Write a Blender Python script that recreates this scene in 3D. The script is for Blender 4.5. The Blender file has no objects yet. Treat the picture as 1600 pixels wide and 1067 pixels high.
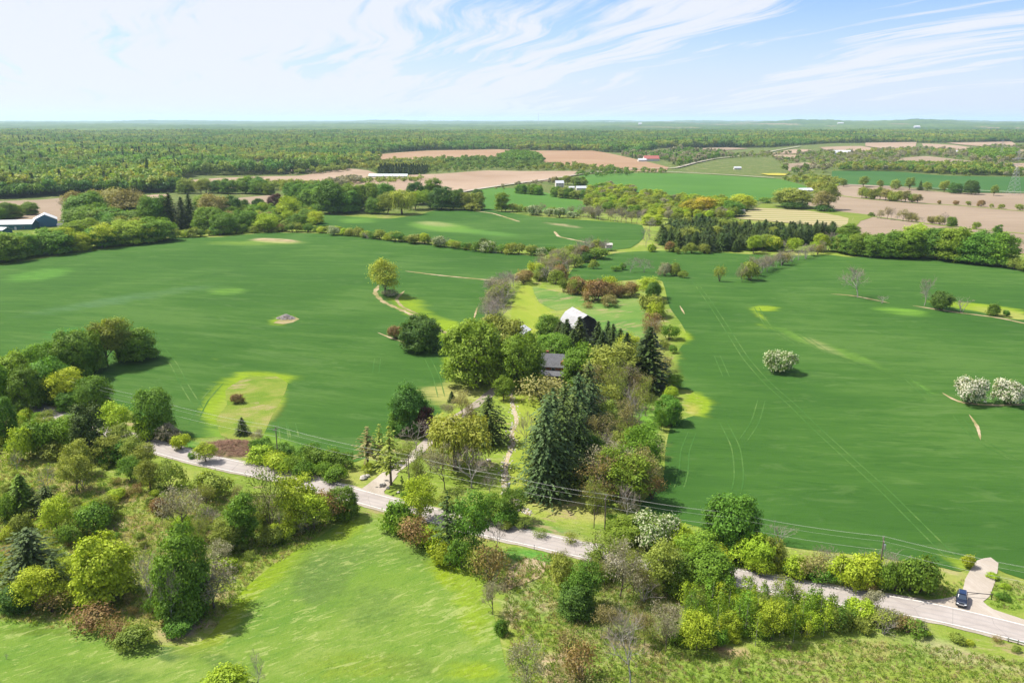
import bpy, math, random
import numpy as np
from mathutils import Vector, Matrix
from mathutils.geometry import delaunay_2d_cdt

SC = bpy.context.scene
COL = SC.collection
R = math.radians

# ------------------------------------------------------------------ camera
CAM_H = 88.0
HAZE = 3.6e-5
FPX = 1300.0                      # focal length in photo pixels (photo 1600 wide)
HORIZ = 188.5
PITCH = math.atan((533.5 - HORIZ) / FPX)
cam_d = bpy.data.cameras.new('camera')
cam_d.sensor_width = 36.0
cam_d.lens = 36.0 * FPX / 1600.0
cam_d.clip_start = 1.0
cam_d.clip_end = 120000.0
cam = bpy.data.objects.new('camera', cam_d)
COL.objects.link(cam)
cam.location = (0, 0, CAM_H)
cam.rotation_euler = (math.pi / 2 - PITCH, 0, 0)
SC.camera = cam

# ------------------------------------------------------------------ light
SUN_EL = R(56)
SUN_AZ = math.atan2(-0.93, 0.30)          # clockwise from +Y
sun_dir = Vector((math.cos(SUN_EL) * math.sin(SUN_AZ), math.cos(SUN_EL) * math.cos(SUN_AZ), math.sin(SUN_EL)))
sd = bpy.data.lights.new('sun', 'SUN')
sd.energy = 4.6
sd.angle = R(0.5)
sd.color = (1.0, 0.955, 0.87)
so = bpy.data.objects.new('sun', sd)
COL.objects.link(so)
so.rotation_euler = sun_dir.to_track_quat('Z', 'Y').to_euler()

SC.view_settings.view_transform = 'Standard'
SC.view_settings.look = 'None'
SC.view_settings.exposure = 1.0
SC.view_settings.gamma = 1.0
SC.view_settings.use_curve_mapping = False
SC.render.engine = 'CYCLES'
SC.cycles.use_denoising = True
SC.cycles.max_bounces = 6
SC.cycles.diffuse_bounces = 3
SC.cycles.transmission_bounces = 4
SC.cycles.volume_bounces = 1
SC.cycles.transparent_max_bounces = 8

# ------------------------------------------------------------------ node helpers
class NT:
    def __init__(s, tree):
        s.t = tree
    def n(s, typ, **kw):
        nd = s.t.nodes.new(typ)
        for k, v in kw.items():
            if k.startswith('i_'):
                key = k[2:]
                key = int(key) if key.isdigit() else key.replace('_', ' ')
                sock = nd.inputs[key]
                if isinstance(v, bpy.types.NodeSocket):
                    s.t.links.new(v, sock)
                else:
                    sock.default_value = v
            else:
                setattr(nd, k, v)
        return nd
    def link(s, a, b):
        s.t.links.new(a, b)
    def math(s, op, a, b=0.0, c=0.0, clamp=False):
        nd = s.t.nodes.new('ShaderNodeMath'); nd.operation = op; nd.use_clamp = clamp
        for i, v in enumerate((a, b, c)):
            if isinstance(v, bpy.types.NodeSocket): s.t.links.new(v, nd.inputs[i])
            else: nd.inputs[i].default_value = v
        return nd.outputs[0]
    def mix(s, f, a, b, blend='MIX'):
        nd = s.t.nodes.new('ShaderNodeMix'); nd.data_type = 'RGBA'; nd.blend_type = blend; nd.clamp_factor = True
        for i, v in ((0, f), (6, a), (7, b)):
            if isinstance(v, bpy.types.NodeSocket): s.t.links.new(v, nd.inputs[i])
            elif i == 0: nd.inputs[i].default_value = v
            else: nd.inputs[i].default_value = (*v[:3], 1)
        return nd.outputs[2]
    def mapr(s, v, a, b, c=0.0, d=1.0, smooth=True):
        nd = s.t.nodes.new('ShaderNodeMapRange'); nd.interpolation_type = 'SMOOTHSTEP' if smooth else 'LINEAR'
        s.t.links.new(v, nd.inputs[0])
        for i, x in enumerate((a, b, c, d)): nd.inputs[i + 1].default_value = x
        return nd.outputs[0]
    def noise(s, vec, scale, detail=3.0, rough=0.55, dist=0.0):
        nd = s.t.nodes.new('ShaderNodeTexNoise')
        if vec is not None: s.t.links.new(vec, nd.inputs['Vector'])
        nd.inputs['Scale'].default_value = scale; nd.inputs['Detail'].default_value = detail
        nd.inputs['Roughness'].default_value = rough; nd.inputs['Distortion'].default_value = dist
        return nd.outputs[0]
    def mapping(s, vec, rot=(0, 0, 0), scale=(1, 1, 1), loc=(0, 0, 0)):
        r_ = s.t.nodes.new('ShaderNodeMapping'); s.t.links.new(vec, r_.inputs[0]); r_.inputs['Rotation'].default_value = rot
        nd = s.t.nodes.new('ShaderNodeMapping'); s.t.links.new(r_.outputs[0], nd.inputs[0])      # turn first, then stretch
        nd.inputs['Scale'].default_value = scale; nd.inputs['Location'].default_value = loc
        return nd.outputs[0]

# ------------------------------------------------------------------ world: Nishita sky with thin cirrus
W = bpy.data.worlds.new('World'); SC.world = W; W.use_nodes = True
W.node_tree.nodes.clear(); w = NT(W.node_tree)
sky = w.n('ShaderNodeTexSky'); sky.sky_type = 'NISHITA'; sky.sun_disc = False
sky.sun_elevation = SUN_EL; sky.sun_rotation = SUN_AZ % (2 * math.pi)
sky.altitude = 200; sky.air_density = 1.0; sky.dust_density = 0.6; sky.ozone_density = 1.6
geo = w.n('ShaderNodeTexCoord').outputs['Generated']
sep = w.n('ShaderNodeSeparateXYZ', i_Vector=geo)
zz = w.math('ADD', w.math('MAXIMUM', sep.outputs[2], 0.0), 0.07)
px_ = w.math('DIVIDE', sep.outputs[0], zz); py_ = w.math('DIVIDE', sep.outputs[1], zz)
cv = w.n('ShaderNodeCombineXYZ', i_X=px_, i_Y=py_).outputs[0]
warp = w.n('ShaderNodeTexNoise', i_Vector=cv, i_Scale=0.35, i_Detail=2.0).outputs[1]
cvw = w.n('ShaderNodeVectorMath', operation='MULTIPLY_ADD'); w.link(warp, cvw.inputs[0]); cvw.inputs[1].default_value = (1.3, 1.3, 0); w.link(cv, cvw.inputs[2])
m1 = w.mapping(cvw.outputs[0], rot=(0, 0, R(-104)), scale=(0.10, 0.62, 1))
m2 = w.mapping(cvw.outputs[0], rot=(0, 0, R(-110)), scale=(0.22, 2.0, 1), loc=(3, 1, 0))
n1 = w.noise(m1, 1.3, 6, 0.6, 0.5)
n2 = w.noise(m2, 2.2, 7, 0.65, 0.3)
nsum = w.math('ADD', w.math('MULTIPLY', n1, 0.62), w.math('MULTIPLY', n2, 0.38))
# the veil is thicker to the west (left), as broad weather, and wispy to the east
side = w.math('MULTIPLY', sep.outputs[0], -0.15)
nsum2 = w.math('ADD', nsum, side)
cl = w.mapr(nsum2, 0.40, 0.515)
veil = w.mapr(sep.outputs[2], 0.14, 0.0, 0.04, 0.58)
skyc = w.mix(1.0, sky.outputs[0], (0.43, 0.51, 0.86), 'MULTIPLY')
cmask = w.math('MAXIMUM', w.math('MULTIPLY', cl, 0.93), veil)
skyc = w.mix(cmask, skyc, (3.45, 3.55, 3.90))
bg = w.n('ShaderNodeBackground', i_Color=skyc, i_Strength=0.128)
wo = w.n('ShaderNodeOutputWorld', i_Surface=bg.outputs[0])

# ------------------------------------------------------------------ terrain height and camera maths
CP, SP = math.cos(PITCH), math.sin(PITCH)
def sstep(a, b, x):
    t = np.clip((x - a) / (b - a), 0, 1); return t * t * (3 - 2 * t)
def hgt(x, y):
    x = np.asarray(x, float); y = np.asarray(y, float)
    D = np.hypot(x, y)
    g = lambda cx, cy, sx, sy, a: a * np.exp(-((x - cx) / sx) ** 2 - ((y - cy) / sy) ** 2)
    h = g(-230, 330, 120, 75, 6.0) + g(-120, 450, 120, 60, 4.0) + g(160, 430, 120, 60, 3.0) + g(330, 250, 90, 90, 3.0) \
        + g(60, 640, 160, 70, 3.5) + g(-60, 260, 60, 60, -1.5) + g(330, 620, 160, 120, 4.0)
    h = h + 0.7 * np.sin(x / 47 + 1.2) * np.sin(y / 61 + .4) * (1 - sstep(500, 900, D))
    h = h * sstep(95, 200, D)
    az = np.arctan2(x, np.maximum(y, 1e-3))
    far = np.maximum(D - 3000, 0)
    h = h + 50 * (1 - np.exp(-far / 22000))
    roll = 9 * np.sin(az * 23 + D / 2300) + 7 * np.sin(az * 51 - D / 1300 + 2) + 3.5 * np.sin(az * 160 + D / 700) + 2 * np.sin(az * 377)
    h = h + roll * sstep(5500, 15000, D)
    ridge = np.exp(-((D - 13500) / 2600) ** 2)
    prof = 52 * np.exp(-((az - 0.335) / 0.075) ** 2) + 50 * np.exp(-((az - 0.45) / 0.045) ** 2) + 34 * np.exp(-((az - 0.60) / 0.15) ** 2) + 26 * np.exp(-((az - 0.16) / 0.07) ** 2)
    h = h + ridge * prof
    ridge2 = np.exp(-((D - 24000) / 3500) ** 2)
    h = h + ridge2 * (30 + 10 * np.sin(az * 30) + 6 * np.sin(az * 71))
    return h
def ground(u, v):
    """photo pixel -> point on the terrain"""
    u = np.atleast_1d(np.asarray(u, float)); v = np.atleast_1d(np.asarray(v, float))
    a = (u - 800) / FPX; b = (v - 533.5) / FPX
    dx = a; dy = CP - b * SP; dz = -SP - b * CP
    dz = np.minimum(dz, -0.0012)
    h = np.zeros_like(dx)
    for _ in range(25):
        t = (CAM_H - h) / -dz
        h = 0.5 * h + 0.5 * hgt(dx * t, dy * t)
    t = (CAM_H - h) / -dz
    return dx * t, dy * t, h
def proj(x, y, z):
    x = np.asarray(x, float); y = np.asarray(y, float); zc = np.asarray(z, float) - CAM_H
    f = y * CP - zc * SP; up = y * SP + zc * CP
    f = np.where(f < 1, 1, f)
    return 800 + FPX * x / f, 533.5 - FPX * up / f, f
def G(u, v, dz=0.0):
    x, y, z = ground(u, v); return Vector((float(x[0]), float(y[0]), float(z[0]) + dz))
def hz(x, y): return float(hgt(x, y))
def height_for(p, ytop):
    """height in metres of a post at p whose top shows at photo row ytop"""
    h = 5.0
    for _ in range(8):
        _, v, f = proj(p.x, p.y, p.z + h)
        h += (float(v) - ytop) / FPX * float(f) / 0.93
        h = max(h, 0.3)
    return h
def depth(p):
    return float(proj(p.x, p.y, p.z)[2])

# ------------------------------------------------------------------ object helpers
def tag(o, label=None, cat=None, group=None, kind=None):
    if label: o['label'] = label
    if cat: o['category'] = cat
    if group: o['group'] = group
    if kind: o['kind'] = kind
    return o
def fast_mesh(name, V, F, mats=(), mi=None, smooth=False):
    """V (n,3) verts, F (m,4) quads or (m,3) tris"""
    V = np.asarray(V, np.float32); F = np.asarray(F, np.int32); k = F.shape[1]; m = len(F)
    me = bpy.data.meshes.new(name)
    me.vertices.add(len(V)); me.vertices.foreach_set('co', V.ravel())
    me.loops.add(m * k); me.loops.foreach_set('vertex_index', F.ravel())
    me.polygons.add(m); me.polygons.foreach_set('loop_start', np.arange(0, m * k, k, dtype=np.int32))
    if mi is not None: me.polygons.foreach_set('material_index', np.asarray(mi, np.int32))
    if smooth: me.polygons.foreach_set('use_smooth', np.ones(m, bool))
    for q in mats: me.materials.append(q)
    me.update(calc_edges=True)
    return me
def link(name, me, parent=None, loc=None):
    o = bpy.data.objects.new(name, me); COL.objects.link(o)
    if parent: o.parent = parent
    if loc is not None: o.location = loc
    return o
def empty(name, loc, rz=0.0):
    o = bpy.data.objects.new(name, None); COL.objects.link(o)
    o.location = loc; o.rotation_euler = (0, 0, rz); o.empty_display_size = 0.5
    return o
class MB:
    """collects simple solids into one mesh"""
    def __init__(s): s.v = []; s.f = []; s.mi = []
    def add(s, vs, fs, m=0):
        b = len(s.v); s.v += [tuple(q) for q in vs]; s.f += [tuple(b + i for i in f) for f in fs]; s.mi += [m] * len(fs); return s
    def box(s, c, d, m=0, rz=0.0, taper=1.0):
        cx, cy, cz = c; a, b, h = d[0] / 2, d[1] / 2, d[2] / 2; vs = []
        for z, k in ((-h, 1), (h, taper)):
            for X, Y in ((-a, -b), (a, -b), (a, b), (-a, b)):
                X *= k; Y *= k
                vs.append((cx + X * math.cos(rz) - Y * math.sin(rz), cy + X * math.sin(rz) + Y * math.cos(rz), cz + z))
        return s.add(vs, [(0, 3, 2, 1), (4, 5, 6, 7), (0, 1, 5, 4), (1, 2, 6, 5), (2, 3, 7, 6), (3, 0, 4, 7)], m)
    def tube(s, pts, rad, n=6, m=0):
        pts = [Vector(p) for p in pts]; rad = rad if hasattr(rad, '__len__') else [rad] * len(pts); vs = []
        for i, p in enumerate(pts):
            d = (pts[min(i + 1, len(pts) - 1)] - pts[max(i - 1, 0)]).normalized()
            t = d.cross(Vector((0, 0, 1)) if abs(d.z) < .95 else Vector((1, 0, 0))).normalized(); b = d.cross(t)
            for k in range(n):
                a = 2 * math.pi * k / n; vs.append(p + (t * math.cos(a) + b * math.sin(a)) * rad[i])
        fs = [(i * n + k, i * n + (k + 1) % n, (i + 1) * n + (k + 1) % n, (i + 1) * n + k) for i in range(len(pts) - 1) for k in range(n)]
        fs += [tuple(range(n))[::-1], tuple((len(pts) - 1) * n + k for k in range(n))]
        return s.add(vs, fs, m)
    def prism(s, prof, x0, x1, m=0):
        """profile (y,z) extruded along x"""
        n = len(prof); vs = [(x0, a, b) for a, b in prof] + [(x1, a, b) for a, b in prof]
        fs = [tuple(range(n)), tuple(range(2 * n - 1, n - 1, -1))] + [(i, n + i, n + (i + 1) % n, (i + 1) % n) for i in range(n)]
        return s.add(vs, fs, m)
    def build(s, name, mats, parent=None, loc=None, smooth=False):
        me = bpy.data.meshes.new(name); me.from_pydata(s.v, [], s.f)
        for q in (mats if isinstance(mats, (list, tuple)) else [mats]): me.materials.append(q)
        me.polygons.foreach_set('material_index', s.mi)
        if smooth: me.polygons.foreach_set('use_smooth', [True] * len(s.f))
        me.update()
        import bmesh
        bm = bmesh.new(); bm.from_mesh(me); bmesh.ops.recalc_face_normals(bm, faces=bm.faces); bm.to_mesh(me); bm.free()
        return link(name, me, parent, loc)

# ------------------------------------------------------------------ materials
def mat(name):
    m = bpy.data.materials.new(name); m.use_nodes = True; m.node_tree.nodes.clear(); return m, NT(m.node_tree)
def finish(k, col, rough=0.9, bump=None, spec=0.15, metal=0.0, bdist=0.1, bstr=0.6):
    p = k.n('ShaderNodeBsdfPrincipled'); p.inputs['Roughness'].default_value = rough; p.inputs['Specular IOR Level'].default_value = spec; p.inputs['Metallic'].default_value = metal
    if isinstance(col, bpy.types.NodeSocket): k.link(col, p.inputs['Base Color'])
    else: p.inputs['Base Color'].default_value = (*col, 1)
    if bump is not None:
        b = k.n('ShaderNodeBump', i_Height=bump, i_Distance=bdist, i_Strength=bstr); k.link(b.outputs[0], p.inputs['Normal'])
    k.n('ShaderNodeOutputMaterial', i_Surface=p.outputs[0]); return p
def simple(name, col, rough=0.7, spec=0.3, metal=0.0, var=0.15, nscale=1.5, bump=0.0):
    m, k = mat(name); tc = k.n('ShaderNodeTexCoord').outputs['Object']
    nz = k.noise(tc, nscale, 4, 0.6)
    f = k.mapr(nz, 0.3, 0.7, 1 - var, 1 + var, False)
    c = k.n('ShaderNodeVectorMath', operation='SCALE'); c.inputs[0].default_value = col; k.link(f, c.inputs['Scale'])
    finish(k, c.outputs[0], rough, nz if bump else None, spec, metal, bdist=bump or 0.1); return m
def ground_coord(k):
    g = k.n('ShaderNodeNewGeometry').outputs['Position']; return g

LEAF = {}
def leaf_mat(name, c1, c2, trans=0.33, isl=0.45, objvar=0.30, flower=None, flow_amt=0.6, stand=False):
    """c1 base colour, c2 a second tone mixed by clump"""
    m, k = mat(name)
    tc = k.n('ShaderNodeTexCoord').outputs['Object']; g = k.n('ShaderNodeNewGeometry'); oi = k.n('ShaderNodeObjectInfo')
    nz = k.noise(tc, 0.55, 2, 0.6)
    f = k.mapr(nz, 0.38, 0.62)
    f = k.math('ADD', k.math('MULTIPLY', f, 0.6), k.math('MULTIPLY', g.outputs['Random Per Island'], 0.4))
    c = k.mix(f, c1, c2)
    if stand:      # stands of darker and of yellower woodland
        n_s = k.noise(g.outputs['Position'], 0.0032, 3, 0.55, 0.6); c = k.mix(k.mapr(n_s, .42, .60), k.mix(1.0, c, (.72, .88, .80), 'MULTIPLY'), k.mix(1.0, c, (1.35, 1.12, .9), 'MULTIPLY'))
    v = k.math('ADD', 1 - isl / 2, k.math('MULTIPLY', g.outputs['Random Per Island'], isl))
    v2 = k.math('ADD', 1 - objvar / 2, k.math('MULTIPLY', oi.outputs['Random'], objvar))
    hs = k.n('ShaderNodeHueSaturation', i_Color=c)
    r2 = k.n('ShaderNodeTexWhiteNoise', noise_dimensions='1D'); k.link(oi.outputs['Random'], r2.inputs['W'])
    k.link(k.math('ADD', 0.483, k.math('MULTIPLY', r2.outputs[0], 0.034)), hs.inputs['Hue'])
    k.link(k.math('MULTIPLY', v, v2), hs.inputs['Value'])
    c = hs.outputs[0]
    if flower:
        fm = k.math('GREATER_THAN', g.outputs['Random Per Island'], 1 - flow_amt)
        c = k.mix(fm, c, flower)
    d = k.n('ShaderNodeBsdfPrincipled', i_Base_Color=c); d.inputs['Roughness'].default_value = 0.55; d.inputs['Specular IOR Level'].default_value = 0.10
    tcol = k.mix(1.0, c, (1.25, 1.25, 0.55), 'MULTIPLY')
    t = k.n('ShaderNodeBsdfTranslucent', i_Color=tcol)
    mx = k.n('ShaderNodeMixShader'); mx.inputs[0].default_value = trans; k.link(d.outputs[0], mx.inputs[1]); k.link(t.outputs[0], mx.inputs[2])
    k.n('ShaderNodeOutputMaterial', i_Surface=mx.outputs[0]); LEAF[name] = m; return m

leaf_mat('grassblade', (0.14, 0.23, 0.03), (0.22, 0.27, 0.06), trans=0.45, isl=.3)
leaf_mat('strawblade', (0.26, 0.24, 0.10), (0.34, 0.29, 0.15), trans=0.45, isl=.3)
leaf_mat('dark', (0.060, 0.128, 0.024), (0.098, 0.182, 0.030))
leaf_mat('mid', (0.090, 0.178, 0.021), (0.145, 0.250, 0.030))
leaf_mat('bright', (0.122, 0.218, 0.020), (0.178, 0.278, 0.028))
leaf_mat('lime', (0.252, 0.345, 0.024), (0.336, 0.413, 0.034))
leaf_mat('olive', (0.180, 0.235, 0.038), (0.255, 0.300, 0.052))
leaf_mat('tan', (0.223, 0.203, 0.073), (0.284, 0.257, 0.091))
leaf_mat('russet', (0.225, 0.143, 0.061), (0.255, 0.203, 0.068))
leaf_mat('copper', (0.072, 0.030, 0.032), (0.096, 0.048, 0.038))
leaf_mat('gold', (0.350, 0.288, 0.023), (0.400, 0.350, 0.034))
leaf_mat('spruce', (0.040, 0.066, 0.015), (0.068, 0.100, 0.021), trans=0.1)
leaf_mat('pine', (0.052, 0.088, 0.020), (0.092, 0.138, 0.028), trans=0.12)
leaf_mat('bluepine', (0.052, 0.094, 0.030), (0.092, 0.142, 0.044), trans=0.12)
leaf_mat('blossom', (0.096, 0.168, 0.038), (0.144, 0.228, 0.054), flower=(0.62, 0.60, 0.50), flow_amt=0.62)
leaf_mat('blossomlight', (0.096, 0.180, 0.038), (0.168, 0.252, 0.054), flower=(0.50, 0.52, 0.34), flow_amt=0.40)
leaf_mat('willow', (0.260, 0.305, 0.041), (0.338, 0.351, 0.059))
leaf_mat('greybud', (0.237, 0.225, 0.146), (0.288, 0.269, 0.169))
leaf_mat('canopy', (0.105, 0.200, 0.036), (0.170, 0.270, 0.046), objvar=0.55, stand=True)
leaf_mat('canopyolive', (0.160, 0.220, 0.045), (0.215, 0.275, 0.055), objvar=0.5, stand=True)

BARK = simple('bark', (0.115, 0.090, 0.065), 0.95, 0.1, var=0.3, nscale=3)
BARKG = simple('bark_grey', (0.30, 0.275, 0.245), 0.95, 0.1, var=0.25, nscale=3)
TWIG = simple('twig', (0.235, 0.195, 0.155), 0.95, 0.1, var=0.25, nscale=3)
# ------------------------------------------------------------------ vegetation meshes
def rdirs(rng, n):
    v = rng.normal(size=(n, 3)); return v / np.linalg.norm(v, axis=1)[:, None]
def unit(v): return v / (np.linalg.norm(v, axis=1)[:, None] + 1e-9)
def quads(P, N, s, rng, asp=0.75, tangent=None):
    n = len(P); t = rdirs(rng, n) if tangent is None else tangent
    b = unit(np.cross(N, t)); t = unit(np.cross(b, N)); s = np.asarray(s).reshape(-1, 1) * np.ones((n, 1))
    j = lambda: 1 + rng.uniform(-.25, .25, (n, 1))
    q = np.stack([P + t * s * j(), P + b * s * asp * j(), P - t * s * j(), P - b * s * asp * j()], 1)
    return q.reshape(-1, 3)
def qfaces(n): return np.arange(n * 4, dtype=np.int32).reshape(-1, 4)
class VB:
    """quad soup with material index"""
    def __init__(s): s.V = []; s.F = []; s.M = []; s.n = 0
    def q(s, V, m=0):
        k = len(V) // 4; s.V.append(V); s.F.append(qfaces(k) + s.n); s.M.append(np.full(k, m)); s.n += len(V)
    def tube(s, pts, rad, n=5, m=0):
        pts = np.asarray(pts, float); L = len(pts); V = []
        for i in range(L):
            d = pts[min(i + 1, L - 1)] - pts[max(i - 1, 0)]; d = d / (np.linalg.norm(d) + 1e-9)
            r = np.array([0, 0, 1.]) if abs(d[2]) < .9 else np.array([1., 0, 0]); t = np.cross(d, r); t /= np.linalg.norm(t); b = np.cross(d, t)
            a = np.arange(n) * 2 * math.pi / n; V.append(pts[i] + (np.outer(np.cos(a), t) + np.outer(np.sin(a), b)) * rad[i])
        V = np.concatenate(V); F = [(i * n + k, i * n + (k + 1) % n, (i + 1) * n + (k + 1) % n, (i + 1) * n + k) for i in range(L - 1) for k in range(n)]
        s.V.append(V); s.F.append(np.array(F, np.int32) + s.n); s.M.append(np.full(len(F), m)); s.n += len(V)
    def mesh(s, name, mats):
        return fast_mesh(name, np.concatenate(s.V), np.concatenate(s.F), mats, np.concatenate(s.M))
def clumps(vb, lobes, ncl, per, clr, leaf, rng, shell=(.72, 1.02), low=-0.45, m=0, up=0.35, sq=0.8):
    C = np.array([l[0] for l in lobes], float); r = np.array([l[1] for l in lobes], float)
    pr = r ** 2 / (r ** 2).sum(); P = []; Dn = []
    while len(P) < ncl:
        i = rng.choice(len(r), p=pr); d = rdirs(rng, 1)[0]
        if d[2] < low: continue
        p = C[i] + d * r[i] * rng.uniform(*shell) * np.array([1, 1, sq])
        dist = np.linalg.norm((p - C) / np.array([1, 1, sq]), axis=1) / r
        if (np.delete(dist, i) < 0.78).any(): continue
        if p[2] < 0.15: continue
        P.append(p); Dn.append(d)
    P = np.array(P); Dn = np.array(Dn)
    off = rng.normal(size=(ncl, per, 3)) * clr * np.array([1, 1, .65]); L = (P[:, None] + off).reshape(-1, 3)
    L[:, 2] = np.maximum(L[:, 2], 0.05)
    Nn = unit(np.repeat(Dn, per, 0) * 1.1 + rdirs(rng, ncl * per) * 0.65 + np.array([0, 0, up]))
    vb.q(quads(L, Nn, leaf * rng.uniform(.6, 1.3, ncl * per), rng), m)
def limbs(vb, lobes, H0, r0, rng, m=0, lean=0.3, base_r=None):
    top = max(l[0][2] for l in lobes); x, y = rng.uniform(-lean, lean, 2)
    tr = [(0, 0, -0.6), (x * .3, y * .3, H0 * .5), (x, y, H0), (x * 1.5, y * 1.5, top * .95)]
    vb.tube(tr, [r0 * 1.25, r0, r0 * .75, r0 * .2], 7, m)
    for c, r in lobes:
        c = np.array(c); st = np.array([x, y, H0 * rng.uniform(.75, 1.15)]); mid = st * .45 + c * .55 + np.array([0, 0, -r * .25])
        vb.tube([st, mid, c + rdirs(rng, 1)[0] * r * .3], [r0 * .4, r0 * .25, r0 * .07], 5, m)
VAR = {}       # kind -> list of (crown mesh, trunk mesh or None, width, height)
def dims(me):
    co = np.empty(len(me.vertices) * 3, np.float32); me.vertices.foreach_get('co', co); co = co.reshape(-1, 3)
    return float(np.percentile(co[:, 0], 96.5) - np.percentile(co[:, 0], 3.5) + np.percentile(co[:, 1], 96.5) - np.percentile(co[:, 1], 3.5)) / 2, float(np.percentile(co[:, 2], 98.5))
def reg(kind, crown, trunk=None, spec=None):
    w, h = dims(crown); VAR.setdefault(kind, []).append((crown, trunk, w, h))
def broad(kind, seed, Hh=15, Wd=13, n_l=11, ncl=360, per=22, leaf=.29, clr=.62, base=.22, top_sq=1.0):
    rng = np.random.default_rng(seed); lobes = []
    zc = Hh * (base + (1 - base) * .5); hz_ = Hh * (1 - base) / 2
    lobes.append(((0, 0, zc), min(Wd / 2, hz_) * .72))
    for i in range(n_l):
        a = i * 2.4 + rng.uniform(-.4, .4); t = (i + .5) / n_l; el = (t * 1.72 - .84)
        rr = Wd / 2 * .68 * (max(0.05, 1 - el * el * (.85 if el > 0 else .30)) ** .5); z = zc + el * hz_ * .68
        lobes.append(((math.cos(a) * rr * rng.uniform(.8, 1.1), math.sin(a) * rr * rng.uniform(.8, 1.1), z), Wd * rng.uniform(.17, .25)))
    if base == 0 and Wd > 11:      # one broad dome under the smaller lobes
        lobes[0] = ((0, 0, Hh * .50), min(Wd * .45, Hh * .48))
        lobes[1:] = [((c[0] * .92, c[1] * .92, c[2]), r * .78) for c, r in lobes[1:]]
    if base == 0:      # full crown reaching the ground
        for i in range(6):
            a = i * 1.05 + rng.uniform(-.2, .2); lobes.append(((math.cos(a) * Wd * .29, math.sin(a) * Wd * .29, Hh * .17), Wd * .20))
    vb = VB(); clumps(vb, lobes, ncl, per, clr, leaf, rng)
    tb = VB(); limbs(tb, lobes[1:], Hh * max(base, .14) * 1.2, Wd * .028, rng)
    reg(kind, vb.mesh('crown', [LEAF['mid']]), tb.mesh('trunk', [BARK]))
for s in range(6): broad('maple', 10 + s, Hh=15 + s % 3, Wd=12.5 + (s * 7 % 4) * .8, n_l=10 + s % 4, base=.0, ncl=520)
for s in range(3): broad('tall', 30 + s, Hh=17, Wd=8.5, n_l=11, ncl=340, base=.0)
for s in range(4): broad('airy', 40 + s, Hh=13, Wd=9, n_l=11, ncl=260, per=20, leaf=.22, clr=.6, base=.08)

def branch(vb, p, d, L, r, lev, maxlev, rng, tips, spread=.6, up=.12, m=0, nb=(3, 5)):
    n = 3; pts = [p]; q = np.array(p, float); dd = np.array(d, float)
    for i in range(n):
        dd = dd + rng.normal(size=3) * .13 + np.array([0, 0, up]); dd /= np.linalg.norm(dd); q = q + dd * L / n; pts.append(q.copy())
    vb.tube(pts, [r, r * .8, r * .6, r * .38], 5 if lev == 0 else (4 if lev == 1 else 3), m)
    if lev >= maxlev: tips.append((q.copy(), dd.copy())); tips.append((pts[2], dd.copy())); return
    k = rng.integers(nb[0], nb[1] + 1)
    for i in range(k):
        f = rng.uniform(.35, 1.0) if lev else rng.uniform(.3, 1.0); seg = min(int(f * n), n - 1); ff = f * n - seg
        st = np.array(pts[seg]) * (1 - ff) + np.array(pts[seg + 1]) * ff
        a = i * 2.4 + rng.uniform(-.5, .5); t = np.cross(dd, [0.3, .2, 1.]); t /= np.linalg.norm(t); b = np.cross(dd, t)
        nd = dd * (1 - spread * .5) + (t * math.cos(a) + b * math.sin(a)) * spread * rng.uniform(.8, 1.3); nd /= np.linalg.norm(nd)
        branch(vb, st, nd, L * rng.uniform(.55, .78), r * .55, lev + 1, maxlev, rng, tips, spread, up, m, nb)
    tips.append((q.copy(), dd.copy()))
def bare(kind, seed, Hh=11, multi=1, leaves=0, leaf=.22, spread=.62, per=9, nb=(4, 5), clr=.5):
    rng = np.random.default_rng(seed); tb = VB(); tips = []
    for i in range(multi):
        a = i * 2.4; d = (math.cos(a) * .35, math.sin(a) * .35, 1) if multi > 1 else (rng.uniform(-.08, .08), rng.uniform(-.08, .08), 1)
        branch(tb, (0, 0, -.3), d, Hh * .48, Hh * .016, 0, 3, rng, tips, spread, .12, 0, nb)
    cb = VB(); T = np.array([t[0] for t in tips])
    # fine twigs as thin blades make the hazy outer shell
    n = len(T) * (5 if not leaves else 2); idx = rng.integers(0, len(T), n); d = unit(np.array([tips[i][1] for i in idx]) + rdirs(rng, n) * .8 + [0, 0, .2])
    Ls = rng.uniform(.25, .75, n) * Hh / 11; P = T[idx] + d * Ls[:, None] * .8
    cb.q(quads(P, unit(np.cross(d, rdirs(rng, n))), Ls, rng, .035, d), 1)
    if leaves:
        idx = rng.integers(0, len(T), leaves); P = np.repeat(T[idx], per, 0) + rng.normal(size=(leaves * per, 3)) * clr
        P[:, 2] = np.maximum(P[:, 2], .2)
        cb.q(quads(P, unit(rdirs(rng, len(P)) + [0, 0, .5]), leaf * rng.uniform(.6, 1.3, len(P)), rng), 0)
    crown = cb.mesh('crown', [LEAF['olive'], TWIG])
    reg(kind, crown, tb.mesh('trunk', [BARKG if not leaves else BARK]))
for s in range(4): bare('bare', 60 + s, 11, leaves=0, spread=.6 + .1 * (s % 2))
for s in range(5): bare('bud', 70 + s, 12, leaves=230, leaf=.17, spread=.58 + .06 * (s % 3), clr=.6)
for s in range(3): bare('bareshrub', 80 + s, 5, multi=4, leaves=0, spread=.5, nb=(2, 3))

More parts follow.
